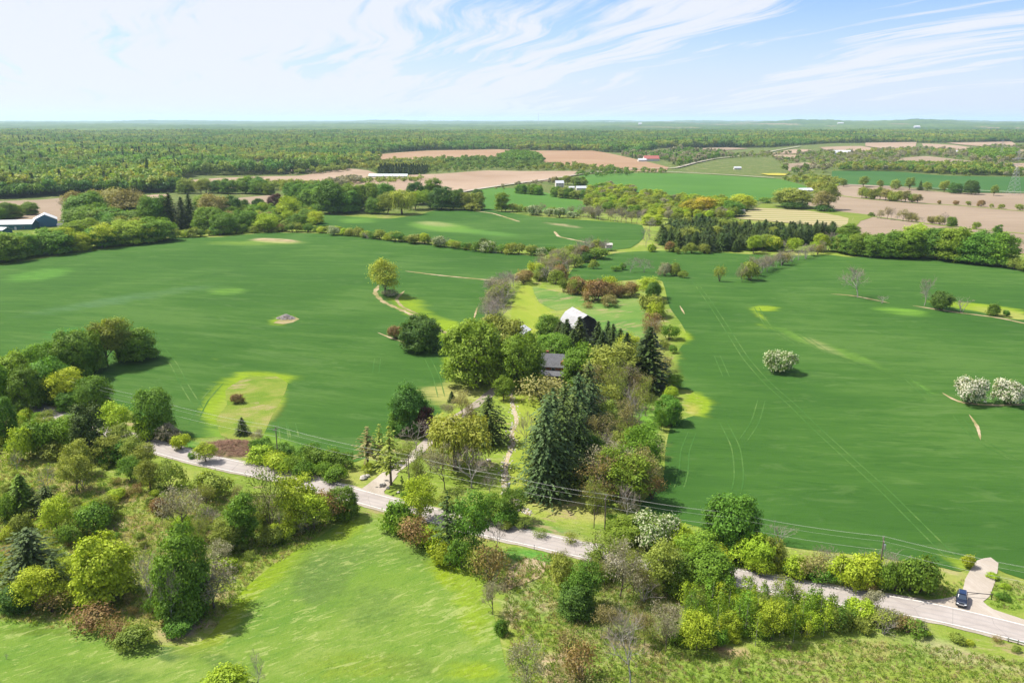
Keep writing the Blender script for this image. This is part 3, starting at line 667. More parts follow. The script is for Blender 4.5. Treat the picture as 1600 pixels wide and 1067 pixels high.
# ------------------------------------------------------------------ paint: real colour differences of the turf and crop
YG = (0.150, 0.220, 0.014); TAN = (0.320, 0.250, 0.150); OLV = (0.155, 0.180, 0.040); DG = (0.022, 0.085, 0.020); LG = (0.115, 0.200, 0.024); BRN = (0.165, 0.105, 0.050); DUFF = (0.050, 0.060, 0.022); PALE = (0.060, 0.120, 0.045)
PAINT = [  # x, y, rx, ry, angle, colour, strength  (photo positions of the patches)
    (640, 470, 40, 10, 10, YG, .5), (655, 490, 60, 14, 22, YG, .6), (700, 515, 25, 18, 0, YG, .9), (705, 560, 14, 45, 0, YG, .8), (722, 580, 18, 30, 0, YG, .9),
    (385, 602, 62, 24, -8, YG, .85), (340, 640, 34, 28, -25, YG, .9), (425, 630, 20, 48, 25, YG, .8), (395, 690, 90, 22, 8, LG, .8), (440, 590, 60, 6, 4, YG, .6), (400, 586, 40, 5, 0, YG, .6),
    (390, 640, 45, 28, -20, (0.207, 0.207, 0.069), .95), (355, 455, 40, 8, 0, (0.083, 0.172, 0.025), .6), (60, 430, 70, 12, -8, (0.069, 0.166, 0.025), .6), (180, 470, 200, 9, -9, PALE, .55),
    (330, 560, 12, 5, 0, YG, .6), (110, 520, 60, 12, -5, (0.041, 0.138, 0.028), .5), (440, 500, 28, 10, -14, YG, .6), (430, 376, 40, 4, 3, TAN, .95), (395, 380, 110, 5, 0, (0.124, 0.193, 0.028), .5),
    (1090, 632, 26, 20, 30, YG, 1.0), (1082, 640, 12, 10, 0, (0.262, 0.235, 0.055), .7), (1062, 525, 24, 12, 10, YG, .9), (1050, 560, 12, 35, 0, YG, .6), (1055, 600, 10, 60, 0, LG, .6),
    (1195, 482, 30, 6, 0, YG, .8), (1188, 495, 8, 20, 0, YG, .7), (1230, 520, 50, 7, 28, (0.075, 0.150, 0.022), .55), (1300, 545, 80, 8, 19, (0.075, 0.148, 0.022), .60), (1355, 566, 50, 7, 18, (0.07, 0.14, 0.022), .45), (1280, 540, 30, 6, 25, TAN, .25),
    (1410, 487, 60, 8, 6, (0.103, 0.207, 0.025), .6), (1440, 605, 30, 6, 30, (0.083, 0.179, 0.028), .5), (1530, 480, 90, 7, 6, YG, .9), (1570, 490, 50, 7, 10, (0.221, 0.235, 0.055), .9),
    (1460, 845, 12, 4, 0, TAN, 1), (1473, 839, 8, 3, 0, TAN, 1), 
    (690, 355, 60, 9, 5, (0.090, 0.179, 0.028), .8), (680, 350, 30, 4, 5, TAN, .3), (560, 345, 40, 6, 0, (0.083, 0.172, 0.028), .6), (880, 352, 40, 3, 8, TAN, .5), (770, 365, 60, 5, 5, (0.069, 0.159, 0.028), .6),
    (1000, 320, 100, 20, 3, OLV, .6), (1560, 400, 60, 14, 0, (0.138, 0.179, 0.034), .8),
    # roadside and farmstead turf
    (760, 640, 80, 45, 0, (0.172, 0.228, 0.030), .85), (790, 700, 40, 90, 0, (0.166, 0.228, 0.030), .9), (850, 790, 110, 28, 10, (0.200, 0.248, 0.039), 1.0), (900, 800, 90, 12, 10, (0.262, 0.235, 0.083), .6),
    (700, 740, 120, 40, 5, (0.152, 0.214, 0.028), .9), (700, 615, 60, 18, 0, (0.248, 0.235, 0.076), .7), (640, 700, 60, 40, 0, (0.138, 0.193, 0.030), .7), (830, 490, 40, 60, 0, (0.172, 0.235, 0.030), .9),
    (640, 800, 70, 12, 10, (0.069, 0.179, 0.025), .9), (860, 830, 150, 8, 10, (0.276, 0.207, 0.124), .45), (820, 822, 90, 10, 8, (0.069, 0.172, 0.025), .8), (470, 745, 140, 9, 13, (0.076, 0.172, 0.025), .9),
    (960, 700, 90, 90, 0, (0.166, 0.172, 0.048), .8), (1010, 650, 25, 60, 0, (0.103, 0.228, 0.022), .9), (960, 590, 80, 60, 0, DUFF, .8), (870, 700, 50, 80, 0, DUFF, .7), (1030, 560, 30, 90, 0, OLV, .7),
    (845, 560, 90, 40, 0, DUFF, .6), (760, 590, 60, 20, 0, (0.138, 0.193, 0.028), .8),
    (365, 703, 60, 14, 5, (0.276, 0.179, 0.124), .8), (300, 700, 60, 12, 8, (0.069, 0.166, 0.025), .8),
    # left scrub
    (60, 700, 90, 30, 0, (0.186, 0.228, 0.036), .9), (60, 740, 120, 40, 0, (0.200, 0.228, 0.047), .8), (110, 705, 60, 20, 0, (0.179, 0.221, 0.041), .8), (110, 765, 50, 12, 0, (0.221, 0.166, 0.083), .6),
    (210, 830, 70, 30, 10, (0.207, 0.159, 0.062), .75), (175, 822, 16, 7, 0, (0.455, 0.359, 0.248), .9), (10, 850, 20, 50, 0, BRN, .6), (150, 950, 60, 20, 10, BRN, .5), (250, 965, 70, 25, 0, (0.235, 0.228, 0.069), .8),
    (290, 985, 60, 14, -20, TAN, .7), (220, 880, 90, 60, 0, (0.166, 0.186, 0.048), .7), (420, 820, 120, 50, -20, (0.138, 0.179, 0.044), .7), (330, 800, 60, 60, 0, (0.138, 0.179, 0.041), .6), (60, 965, 80, 12, 0, (0.221, 0.241, 0.069), .7),
    # reeds and scrub in the middle foreground
    (815, 900, 28, 22, -30, TAN, .95), (830, 940, 60, 40, 10, (0.138, 0.207, 0.041), .7), (850, 945, 25, 8, 20, TAN, .8), (800, 960, 18, 25, 0, TAN, .6), (870, 1040, 40, 30, 0, TAN, .85), (900, 960, 30, 50, 0, (0.152, 0.179, 0.048), .6),
    (990, 960, 110, 80, 0, (0.145, 0.172, 0.050), .7), (1000, 1040, 80, 30, 0, (0.166, 0.221, 0.041), .8), (830, 870, 60, 14, 10, (0.076, 0.193, 0.028), .8),
    (1200, 960, 130, 40, 0, (0.083, 0.117, 0.028), .7), (1150, 1020, 30, 14, 0, (0.304, 0.221, 0.124), .8), (1120, 1010, 18, 12, 0, BRN, .6), (1200, 1045, 200, 22, 0, (0.159, 0.228, 0.036), .9),
    (1400, 1010, 120, 40, 0, (0.145, 0.214, 0.036), .8), (1480, 1015, 60, 14, 15, (0.290, 0.262, 0.138), .7), (1560, 1040, 80, 20, 10, (0.276, 0.255, 0.124), .5), (1370, 1015, 40, 20, 0, (0.262, 0.221, 0.083), .6), (1300, 1030, 60, 20, 0, (0.207, 0.221, 0.055), .6),
    (1460, 925, 60, 12, 12, (0.138, 0.214, 0.030), .9), (1560, 930, 60, 25, 25, (0.152, 0.221, 0.033), .9), (1590, 915, 30, 8, 20, TAN, .7), (1480, 895, 30, 5, 10, TAN, .6), (1300, 905, 180, 8, 11, (0.097, 0.186, 0.028), .9), (1500, 880, 60, 12, 20, YG, .6),
    (1170, 880, 60, 12, 10, LG, .6), (1560, 905, 60, 10, 20, (0.166, 0.207, 0.041), .8),
]
MEADOW_P = [
    (430, 880, 90, 32, -38, (0.134, 0.198, 0.014), .9), (360, 940, 60, 30, -40, (0.146, 0.210, 0.011), .95), (330, 985, 60, 30, -30, (0.151, 0.198, 0.018), .8), (540, 830, 50, 18, -35, (0.146, 0.204, 0.018), .8),
    (500, 900, 60, 45, -50, (0.079, 0.132, 0.028), .85), (560, 870, 60, 26, -20, (0.086, 0.144, 0.028), .6), (650, 870, 70, 22, 15, (0.089, 0.148, 0.026), .6), (700, 890, 30, 28, 20, (0.151, 0.210, 0.011), .95), (740, 940, 40, 80, -10, (0.140, 0.204, 0.018), .8),
    (640, 1040, 60, 20, 10, (0.082, 0.136, 0.027), .7), (560, 1040, 110, 30, 0, (0.128, 0.182, 0.022), .6), (260, 1020, 30, 16, 20, (0.067, 0.112, 0.028), .9), (350, 1035, 60, 16, 20, (0.082, 0.136, 0.026), .8),
    (150, 1060, 110, 24, 0, (0.082, 0.136, 0.027), .7), (60, 1040, 60, 30, 0, (0.103, 0.171, 0.026), .6), (580, 950, 70, 50, 0, (0.086, 0.144, 0.027), .6), (740, 1050, 60, 20, 0, (0.146, 0.210, 0.015), .7), (60, 985, 90, 8, 0, (0.086, 0.143, 0.017), .7)]
def paint_mesh(me, plist, extra=None):
    n = len(me.vertices); co = np.empty(n * 3, np.float32); me.vertices.foreach_get('co', co); co = co.reshape(-1, 3).astype(float)
    u, v, f = proj(co[:, 0], co[:, 1], co[:, 2]); ok = co[:, 1] > 20
    C = np.zeros((n, 3)); A = np.zeros(n)
    for x, y, rx, ry, an, col, st in plist:
        a = R(an); du = u - x; dv = v - y; p = (du * math.cos(a) + dv * math.sin(a)) / rx; q = (-du * math.sin(a) + dv * math.cos(a)) / ry
        w = np.clip(1.35 - np.sqrt(p * p + q * q), 0, 1); w = w * w * (3 - 2 * w) * st * ok
        C = C * (1 - w[:, None]) + np.array(col) * w[:, None]; A = np.maximum(A, w) if False else A * (1 - w) + w
        # colour keeps its full value where alpha is low
    Cn = np.where(A[:, None] > 1e-3, C / np.maximum(A[:, None], 1e-3), 0)
    if extra is not None: Cn, A = extra(co, Cn, A)
    at = me.color_attributes.new('paint', 'FLOAT_COLOR', 'POINT')
    at.data.foreach_set('color', np.concatenate([Cn, A[:, None]], 1).astype(np.float32).ravel())

# ------------------------------------------------------------------ the ground sheet, to beyond the horizon
th = np.concatenate([np.linspace(-46, 46, 420), np.linspace(46, 314, 70)[1:-1]]); th = np.radians(th)
rr = np.concatenate([[0.5, 20, 40, 60, 80], np.geomspace(95, 60000, 330)])
TT, RR = np.meshgrid(th, rr); X = np.sin(TT) * RR; Y = np.cos(TT) * RR; Zg = hgt(X, Y)
nc = len(th); nr = len(rr); idx = np.arange(nr * nc).reshape(nr, nc); nx = np.roll(idx, -1, axis=1)
F = np.stack([idx[:-1], nx[:-1], nx[1:], idx[1:]], -1).reshape(-1, 4)[:, ::-1]
gm = fast_mesh('ground', np.stack([X.ravel(), Y.ravel(), Zg.ravel()], 1), F, [M_GROUND], smooth=True)
def farpaint(co, C, A):
    D = np.hypot(co[:, 0], co[:, 1]); w = sstep(600, 1000, D) * .85 * (A < .3); return C * (1 - w[:, None]) + np.array((0.095, 0.130, 0.034)) * w[:, None], np.maximum(A, w)
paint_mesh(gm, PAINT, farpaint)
tag(link('ground', gm), 'rough roadside and scrub grass between the fields', None, None, 'structure')

# ------------------------------------------------------------------ field sheets
def smooth_px(poly, closed=True, step=9):
    P = [Vector((a, b)) for a, b in poly]; n = len(P); out = []
    for i in range(n if closed else n - 1):
        p0, p1, p2, p3 = (P[(i - 1) % n], P[i], P[(i + 1) % n], P[(i + 2) % n]) if closed else (P[max(i - 1, 0)], P[i], P[i + 1], P[min(i + 2, n - 1)])
        m = max(1, int((p2 - p1).length / step))
        for j in range(m):
            t = j / m; q = (1 - t) * p1 + t * p2
            cr = 0.5 * ((2 * p1) + (-p0 + p2) * t + (2 * p0 - 5 * p1 + 4 * p2 - p3) * t * t + (-p0 + 3 * p1 - 3 * p2 + p3) * t ** 3)
            out.append(q.lerp(cr, .5))
    if not closed: out.append(P[-1])
    return [(q.x, q.y) for q in out]
def sheet(name, poly, sp, off, m, label, paint=None, kind='structure', smooth=True, cat=None):
    pp = smooth_px(poly) if smooth else poly
    x, y, z = ground([a for a, b in pp], [b for a, b in pp])
    X, Y = np.meshgrid(np.arange(x.min(), x.max(), sp), np.arange(y.min(), y.max(), sp)); X = X.ravel(); Y = Y.ravel()
    wp = list(zip(x, y)); ins = inpoly(X, Y, wp); X = X[ins]; Y = Y[ins]
    bx, by = np.array(x), np.array(y)
    if len(X):
        d = np.full(len(X), 1e9)
        for a, b in wp: d = np.minimum(d, (X - a) ** 2 + (Y - b) ** 2)
        kx = d > (sp * .4) ** 2; X = X[kx]; Y = Y[kx]
    pts = [Vector((float(a), float(b))) for a, b in wp] + [Vector((float(a), float(b))) for a, b in zip(X, Y)]
    nb = len(wp)
    vo, eo, fo, *_ = delaunay_2d_cdt(pts, [(i, (i + 1) % nb) for i in range(nb)], [list(range(nb))], 1, 1e-4)
    V = np.array([(q.x, q.y) for q in vo]); D = np.hypot(V[:, 0], V[:, 1]); Z = hgt(V[:, 0], V[:, 1]) + off * (1 + D / 700)
    F = np.array([f if len(f) == 3 else f[:3] for f in fo], np.int32)
    a, b, c = V[F[:, 0]], V[F[:, 1]], V[F[:, 2]]; cr = (b[:, 0] - a[:, 0]) * (c[:, 1] - a[:, 1]) - (b[:, 1] - a[:, 1]) * (c[:, 0] - a[:, 0])
    F[cr < 0] = F[cr < 0][:, ::-1]
    me = fast_mesh(name, np.column_stack([V, Z]), F, [m], smooth=True)
    if paint is not None: paint_mesh(me, paint)
    o = link(name, me); tag(o, label, cat, None, kind); return o

# left big wheat field
F_LEFT = [(-500, 500), (80, 402), (200, 385), (245, 377), (270, 371), (340, 371), (420, 364), (520, 366), (640, 378), (760, 393), (845, 402), (842, 412), (800, 430), (775, 458), (765, 500), (760, 520), (722, 532), (703, 545), (706, 575), (714, 600), (700, 625), (688, 645), (655, 672), (600, 700), (555, 722), (520, 712), (470, 706), (430, 702), (400, 680), (300, 684), (262, 668), (200, 640), (150, 632), (100, 625), (40, 610), (-500, 560)]
sheet('wheat_field', F_LEFT, 5, .06, M_CROP, 'broad green wheat field left of the farmstead', PAINT)
F_RIGHT = [(1035, 440), (1046, 480), (1064, 505), (1074, 528), (1052, 560), (1050, 605), (1080, 610), (1102, 632), (1088, 648), (1050, 662), (1040, 700), (1036, 745), (1000, 790), (998, 806), (1060, 815), (1150, 838), (1240, 856), (1350, 868), (1460, 884), (1500, 893), (1530, 880), (1556, 882), (1600, 905), (2300, 1090), (2300, 500), (1600, 421), (1560, 416), (1500, 408), (1420, 401), (1330, 402), (1290, 398), (1240, 400), (1180, 398), (1110, 394), (1020, 392), (960, 396), (925, 408), (895, 420), (885, 434), (950, 440), (1010, 436)]
sheet('wheat_field', F_RIGHT, 5, .06, M_CROP, 'broad green wheat field right of the farmstead', PAINT)
sheet('wheat_field', [(492, 352), (500, 335), (560, 340), (610, 342), (655, 336), (690, 327), (760, 328), (830, 338), (920, 345), (1003, 352), (1006, 372), (985, 388), (930, 393), (850, 392), (740, 384), (640, 370), (560, 360)], 8, .10, M_CROP, 'wheat field beyond the long hedgerow', PAINT)
sheet('wheat_field', [(742, 300), (770, 294), (830, 297), (912, 316), (916, 326), (905, 336), (860, 333), (800, 328), (745, 327)], 10, .2, M_CROP3, 'small green field below the far road', [])
F_HAY = [(905, 275), (1000, 271), (1100, 273), (1215, 280), (1262, 293), (1258, 300), (1200, 314), (1120, 313), (1050, 307), (980, 300), (940, 292), (905, 288)]
sheet('hay_field', F_HAY, 12, .2, M_CROP3, 'bright green field before the far farm road', [])
F_FARG = [(1300, 268), (1400, 269), (1500, 276), (2000, 282), (2000, 305), (1540, 302), (1470, 297), (1400, 291), (1310, 288)]
sheet('wheat_field', F_FARG, 14, .2, M_CROP2, 'far green field at the right edge', [])
# bare soil fields
S = {}
S['right'] = [(1262, 318), (1285, 296), (1330, 289), (1400, 292), (1500, 302), (2000, 307), (2000, 400), (1580, 396), (1560, 372), (1480, 356), (1400, 368), (1345, 372), (1335, 355), (1342, 342), (1300, 331), (1262, 326)]
S['left'] = [(-200, 322), (60, 313), (108, 310), (112, 345), (60, 345), (-200, 336)]
S['mid'] = [(278, 284), (340, 279), (420, 276), (470, 275), (540, 264), (575, 267), (600, 275), (690, 272), (760, 267), (820, 268), (902, 268), (895, 275), (860, 283), (790, 288), (740, 297), (650, 299), (560, 296), (520, 288), (430, 292), (350, 296), (282, 296)]
S['far'] = [(555, 247), (610, 240), (670, 236), (778, 234), (830, 236), (925, 236), (975, 245), (1045, 262), (1040, 269), (985, 268), (900, 262), (800, 252), (720, 247), (600, 252)]
S['hill'] = [(360, 256), (390, 254), (430, 254), (492, 261), (490, 265), (450, 268), (400, 268)]
S['gap'] = [(362, 312), (395, 308), (428, 306), (422, 326), (392, 328)]
S['edge'] = [(228, 306), (262, 304), (262, 309), (232, 311)]
mats_ = dict(right=M_SOIL, left=M_SOIL, mid=M_SOIL2, far=M_SOIL3, hill=M_SOIL2, gap=M_SOIL, edge=M_SOIL2)
labs_ = dict(right='pinkish bare soil fields at the right', left='bare soil field behind the blue barn', mid='pale bare soil field beyond the tree belt', far='orange brown bare field before the woods', hill='pale bare soil field on a rise in the woods', gap='bare soil field behind the copper tree', edge='pale strip of bare soil')
for kx, pl in S.items(): sheet('bare_field', pl, 14, .15, mats_[kx], labs_[kx])
FARF = [[(1203, 241), (1240, 234), (1268, 235), (1240, 241)], [(1205, 243), (1245, 243), (1240, 249), (1215, 249)], [(1230, 257), (1262, 255), (1282, 260), (1262, 266), (1232, 268)], [(1352, 224), (1432, 223), (1430, 233), (1385, 233), (1352, 229)],
        [(1440, 225), (1495, 228), (1530, 234), (1500, 238), (1445, 233)], [(1408, 248), (1450, 245), (1540, 256), (1525, 262), (1450, 259), (1400, 255)], [(1568, 256), (2000, 258), (2000, 270), (1570, 267)], [(1576, 235), (2000, 236), (2000, 246), (1578, 246)],
        [(1070, 234), (1130, 231), (1170, 233), (1120, 236)], [(1280, 231), (1345, 229), (1375, 236), (1330, 240), (1300, 237)], [(1480, 224), (1580, 222), (1590, 228), (1540, 230)]]
for i, pl in enumerate(FARF): sheet('bare_field', pl, 40, .25, (M_SOIL2, M_SOIL)[i % 3 == 2], 'pale bare field among the far tree belts')
sheet('canola_field', [(1188, 272.5), (1215, 271.8), (1232, 273), (1226, 275.6), (1200, 275)], 20, .4, M_CANOLA, 'yellow flowering field by the far road')
sheet('strip_field', [(1148, 341), (1190, 322), (1240, 326), (1335, 339), (1316, 356), (1260, 352), (1200, 346)], 10, .2, M_STRIPS, 'pale field of narrow straw coloured plots')
sheet('grass_track', [(1262, 322), (1300, 330), (1368, 338), (1345, 346), (1332, 362), (1318, 362), (1326, 342), (1262, 330), (1180, 325), (1190, 319)], 9, .22, grass_mat('track_grass', [(0.10, 0.15, 0.025), (0.13, 0.165, 0.03), (0.15, 0.18, 0.035)], rot=0), 'green grass track between bare fields')
sheet('meadow', [(330, 990), (372, 930), (430, 880), (500, 838), (552, 800), (612, 822), (640, 842), (700, 868), (760, 905), (772, 960), (790, 1040), (800, 1110), (-250, 1200), (-400, 965), (40, 972), (120, 975), (190, 988), (250, 1010), (300, 1010)], 2.5, .07, M_MEADOW, 'long grass meadow in the foreground', MEADOW_P)
sheet('lawn', [(812, 450), (830, 447), (838, 470), (862, 490), (880, 510), (860, 530), (830, 535), (800, 520), (800, 480)], 4, .07, M_LAWN, 'mown strip leading up behind the barn')
sheet('pasture', [(832, 448), (870, 456), (920, 462), (1000, 465), (1010, 500), (1006, 545), (960, 540), (930, 520), (905, 480), (870, 486), (842, 472)], 4, .05, M_PASTURE, 'rough pasture with straw patches behind the barn')
sheet('lawn', [(775, 620), (800, 612), (840, 612), (846, 640), (838, 690), (826, 740), (822, 775), (800, 780), (790, 745), (795, 700), (805, 668), (800, 640)], 3, .10, M_LAWN, 'mown lawn beside the dark pines')
sheet('reeds', [(796, 888), (822, 872), (852, 880), (848, 900), (812, 915), (785, 925)], 3, .12, M_STRAW, 'flattened dry reeds below the road', kind='stuff', cat='reeds')
sheet('reeds', [(862, 1035), (885, 1015), (905, 1030), (915, 1067), (880, 1090), (855, 1075)], 3, .12, M_STRAW, 'patch of dry reeds at the bottom', kind='stuff', cat='reeds')

sheet('rough_hollow', [(352, 610), (385, 590), (430, 588), (450, 600), (440, 625), (425, 650), (412, 680), (400, 692), (372, 690), (345, 680), (338, 655), (355, 632)], 3, .10, grass_mat('hollow_grass', [(0.110, 0.175, 0.020), (0.155, 0.200, 0.032), (0.215, 0.210, 0.065)], tan=.2, rot=R(-30), stretch=2.5, bump=.4, contrast=1.6, big=.08, tanc=(.28, .21, .13)), 'rough grassy hollow in the left wheat field')
# ------------------------------------------------------------------ ribbons: road, drives, tracks
def world_line(pts, step):
    P = [G(*q) for q in smooth_px(pts, closed=False, step=12)]; out = []; d = 0.0
    for a, b in zip(P[:-1], P[1:]):
        L = (b.xy - a.xy).length
        while d < L: out.append(a.xy.lerp(b.xy, d / L)); d += step
        d -= L
    out.append(P[-1].xy); 
    for _ in range(6):
        out = [out[0]] + [(out[i - 1] + out[i] * 2 + out[i + 1]) / 4 for i in range(1, len(out) - 1)] + [out[-1]]
    return out
def ribbon(name, line, wd, off, m, label=None, shift=0.0, cols=3, kind='structure', wob=0.0, cat=None, taper=0):
    V = []; U = []; n = len(line)
    for i, p in enumerate(line):
        d = (line[min(i + 1, n - 1)] - line[max(i - 1, 0)]).normalized(); nn = Vector((d.y, -d.x))
        ww = wd * (1 + wob * math.sin(i * 1.7) * math.sin(i * .61 + 1)) if wob else wd
        if taper: ww *= min(1, (i + .3) / taper, (n - i - .7) / taper)
        for j in range(cols + 1):
            q = p + nn * ((j / cols - .5) * ww + shift); D = q.length
            V.append((q.x, q.y, hz(q.x, q.y) + off * (1 + D / 700))); U.append((j / cols, i * .2))
    F = [(i * (cols + 1) + j, i * (cols + 1) + j + 1, (i + 1) * (cols + 1) + j + 1, (i + 1) * (cols + 1) + j) for i in range(n - 1) for j in range(cols)]
    me = fast_mesh(name, V, F, [m], smooth=True)
    uvl = me.uv_layers.new(name='UVMap'); li = np.empty(len(me.loops), np.int32); me.loops.foreach_get('vertex_index', li)
    uvl.data.foreach_set('uv', np.array(U, np.float32)[li].ravel())
    if me.polygons[0].normal.z < 0: me.flip_normals()
    o = link(name, me); tag(o, label, cat, None, kind); return o
ROAD_PX = [(-700, 470), (-400, 520), (-200, 562), (-60, 600), (20, 628), (80, 648), (130, 665), (180, 680), (240, 697), (300, 714), (372, 730), (457, 747), (545, 771), (611, 789), (690, 809), (766, 828), (860, 848), (930, 864), (1040, 881), (1156, 903), (1300, 930), (1428, 950), (1500, 965), (1600, 990), (1720, 1022), (1900, 1075), (2100, 1140)]
RL = world_line(ROAD_PX, 2.0)
ribbon('gravel_shoulder', RL, 8.0, .07, M_SHOULDER, 'gravel shoulders of the road', wob=.06)
ribbon('road', RL, 6.5, .10, M_ROAD, 'pale worn country road crossing the view')
for s_ in (-1, 1): ribbon('road_marking', RL, .15, .107, M_PAINT, 'white edge line', shift=s_ * 2.95, cols=1)
DRV = world_line([(568, 772), (585, 757), (606, 742), (632, 722), (655, 705), (675, 685), (700, 660), (725, 645), (750, 628), (772, 610), (790, 594), (812, 580), (826, 560)], 2.0)
ribbon('driveway', DRV, 3.6, .085, M_GRAVEL, 'pale gravel driveway curving up to the house', wob=.1)
sheet('driveway_mouth', [(548, 771), (566, 764), (590, 748), (606, 740), (622, 742), (612, 755), (600, 768), (604, 784), (575, 780)], 2, .09, M_GRAVEL, 'widened mouth of the gravel drive')
sheet('field_entrance', [(1420, 940), (1470, 936), (1502, 928), (1508, 905), (1526, 876), (1548, 871), (1560, 880), (1556, 905), (1546, 932), (1536, 940), (1552, 952), (1600, 968), (1640, 984), (1600, 980), (1480, 955)], 2, .08, M_GRAVEL, 'gravel field entrance beside the parked car')
CRK = world_line([(798, 612), (803, 640), (808, 660), (798, 678), (803, 692), (797, 706), (791, 722), (790, 742), (785, 755), (793, 772), (805, 786), (818, 796), (826, 804)], 1.2)
ribbon('stream_bed', CRK, 1.2, .12, M_GULLY, 'narrow stony stream bed winding past the pines', wob=.3)
for pts, lb in (([(1290, 303), (1345, 311), (1440, 319), (1500, 322), (1600, 331), (2000, 362)], 'grassy line between the upper bare fields'), ([(1362, 339), (1430, 348), (1500, 357), (1600, 366), (2000, 400)], 'grassy line between the lower bare fields')):
    ribbon('field_boundary', world_line(pts, 4), 4.5, .25, M_GROUND, lb)
# the far public road and lanes
ribbon('far_road', world_line([(700, 306), (740, 298), (800, 289), (870, 280), (910, 273), (1000, 265), (1055, 264), (1085, 256), (1120, 249), (1180, 243), (1215, 236), (1250, 230)], 8), 8, .6, M_SHOULDER, 'distant pale road beyond the fields')
ribbon('far_road', world_line([(905, 270), (980, 269), (1060, 271), (1150, 276), (1210, 280)], 8), 6, .7, M_SHOULDER, 'distant road edging the green field')
ribbon('far_road', world_line([(1310, 290), (1420, 295), (1500, 299), (1640, 305)], 8), 5, .8, M_SHOULDER, 'distant road below the far green field')
ribbon('far_road', world_line([(1425, 216), (1430, 211), (1434, 207)], 30), 14, 1.5, M_SHOULDER, 'far lane climbing a wooded slope')
# tracks and gullies in the crops
def track(pts, wd, m, label, gap=0, off=.12, wob=.35):
    L = world_line(pts, 1.6)
    if gap:
        for s_ in (-1, 1): ribbon('wheel_track', L, wd, off, m, label, shift=s_ * gap / 2, cols=1, wob=wob, taper=3)
    else: ribbon('bare_track', L, wd, off, m, label, cols=1, wob=wob, taper=4)
track([(633, 424), (680, 430), (730, 435), (785, 440)], 2.2, M_GULLY, 'pale bare strip across the left wheat field')
track([(592, 446), (585, 458), (598, 472), (630, 486), (660, 500), (685, 515), (702, 524)], 2.2, M_GULLY, 'washed gully running from the lone willow', wob=.5)
track([(632, 455), (618, 468), (628, 480), (655, 492)], 1.6, M_GULLY, 'branch of the washed gully')
track([(400, 376), (430, 375), (462, 378)], 5, M_GULLY, 'dry patch at the top of the left field')
track([(740, 330), (770, 334), (812, 347)], 2.6, M_GULLY, 'pale worn strip on the middle field')
track([(866, 362), (872, 370), (920, 380)], 2.2, M_GULLY, 'thin pale strip on the middle field')
track([(590, 520), (620, 532), (650, 540)], 1.2, M_GULLY, 'short bare edge beside the round bush')
track([(1298, 460), (1330, 462), (1390, 474)], 1.8, M_GULLY, 'bare strip under the leafless tree')
track([(1425, 478), (1490, 488), (1560, 497), (1610, 508)], 1.8, M_GULLY, 'bare edge of the shrubby strip')
track([(1472, 614), (1500, 630), (1560, 634), (1610, 632)], 1.3, M_GULLY, 'bare rim round the white hawthorns')
track([(1514, 648), (1528, 668), (1532, 688)], .9, M_GULLY, 'short pale washed line in the crop')
track([(1062, 478), (1070, 492)], .8, M_GULLY, 'short pale mark in the crop')
track([(740, 500), (746, 480)], .8, M_GULLY, 'short pale mark in the left crop')
W_ = 'faint pair of wheel tracks in the crop'
for pts in ([(1085, 440), (1110, 475), (1130, 505), (1165, 560), (1200, 600), (1240, 635), (1270, 665), (1330, 720), (1380, 765), (1430, 815), (1490, 875)], [(252, 545), (272, 570), (290, 605), (312, 640)], [(668, 560), (682, 590), (690, 622)], [(1082, 675), (1070, 705), (1068, 740), (1060, 765)], [(1130, 660), (1150, 700), (1155, 745), (1150, 770)],
            [(1182, 480), (1200, 510), (1250, 540)], [(1416, 590), (1440, 612), (1455, 625)], [(1495, 650), (1520, 680), (1550, 700), (1600, 725)], [(345, 598), (320, 625), (300, 665)], [(440, 655), (445, 690)], [(455, 660), (462, 690)], [(1190, 625), (1180, 660), (1160, 690)], [(640, 455), (655, 470)], [(590, 560), (587, 585)], [(1245, 520), (1300, 555), (1400, 590)], [(1120, 555), (1135, 590)]):
    track(pts, .40, M_WHEEL, W_, gap=2.3, off=.11)
# ------------------------------------------------------------------ buildings and made things
WH = simple('white_metal', (0.43, 0.44, 0.46), 0.45, 0.4, var=.08); m, k = mat('seamed_metal_roof'); tco = k.n('ShaderNodeTexCoord').outputs['Object']; sw = k.n('ShaderNodeSeparateXYZ', i_Vector=tco); fr = k.math('FRACT', k.math('MULTIPLY', sw.outputs[0], 1.6)); ln = k.math('LESS_THAN', fr, .12); nz_ = k.noise(tco, .5, 4, .7)
cc = k.mix(k.mapr(nz_, .45, .7), (.30, .30, .31), (.22, .205, .19)); cc = k.mix(k.math('MULTIPLY', ln, .5), cc, (.20, .20, .21)); finish(k, cc, .45, None, .4); SEAM = m
GREYROOF = simple('grey_shingle', (0.105, 0.105, 0.115), .9, .15, var=.3, nscale=2)
BRICK = simple('red_brick', (0.250, 0.095, 0.060), .9, .1, var=.2, nscale=4); BLUE = simple('blue_siding', (0.030, 0.110, 0.180), .6, .3, var=.08); TEAL = simple('teal_siding', (0.025, 0.100, 0.120), .6, .3, var=.1)
BLACKW = simple('black_boards', (0.022, 0.020, 0.020), .85, .1, var=.4, nscale=3); CREAM = simple('cream_wall', (0.48, 0.45, 0.40), .8, .2, var=.08); REDROOF = simple('red_metal', (0.32, 0.10, 0.085), .6, .3); GLASS = simple('dark_glass', (0.015, 0.02, 0.028), .08, .6, var=.05)
CONC = simple('concrete', (0.32, 0.31, 0.29), .9, .1, var=.2); WOODP = simple('weathered_pole', (0.14, 0.115, 0.09), .9, .1, var=.3, nscale=2); STEEL = simple('galvanised_steel', (0.42, 0.43, 0.44), .4, .5, metal=.6); WIRE = simple('wire_cable', (0.34, 0.34, 0.32), .5, .4, var=.05); DARK = simple('dark_metal', (0.03, 0.03, 0.03), .6, .3)
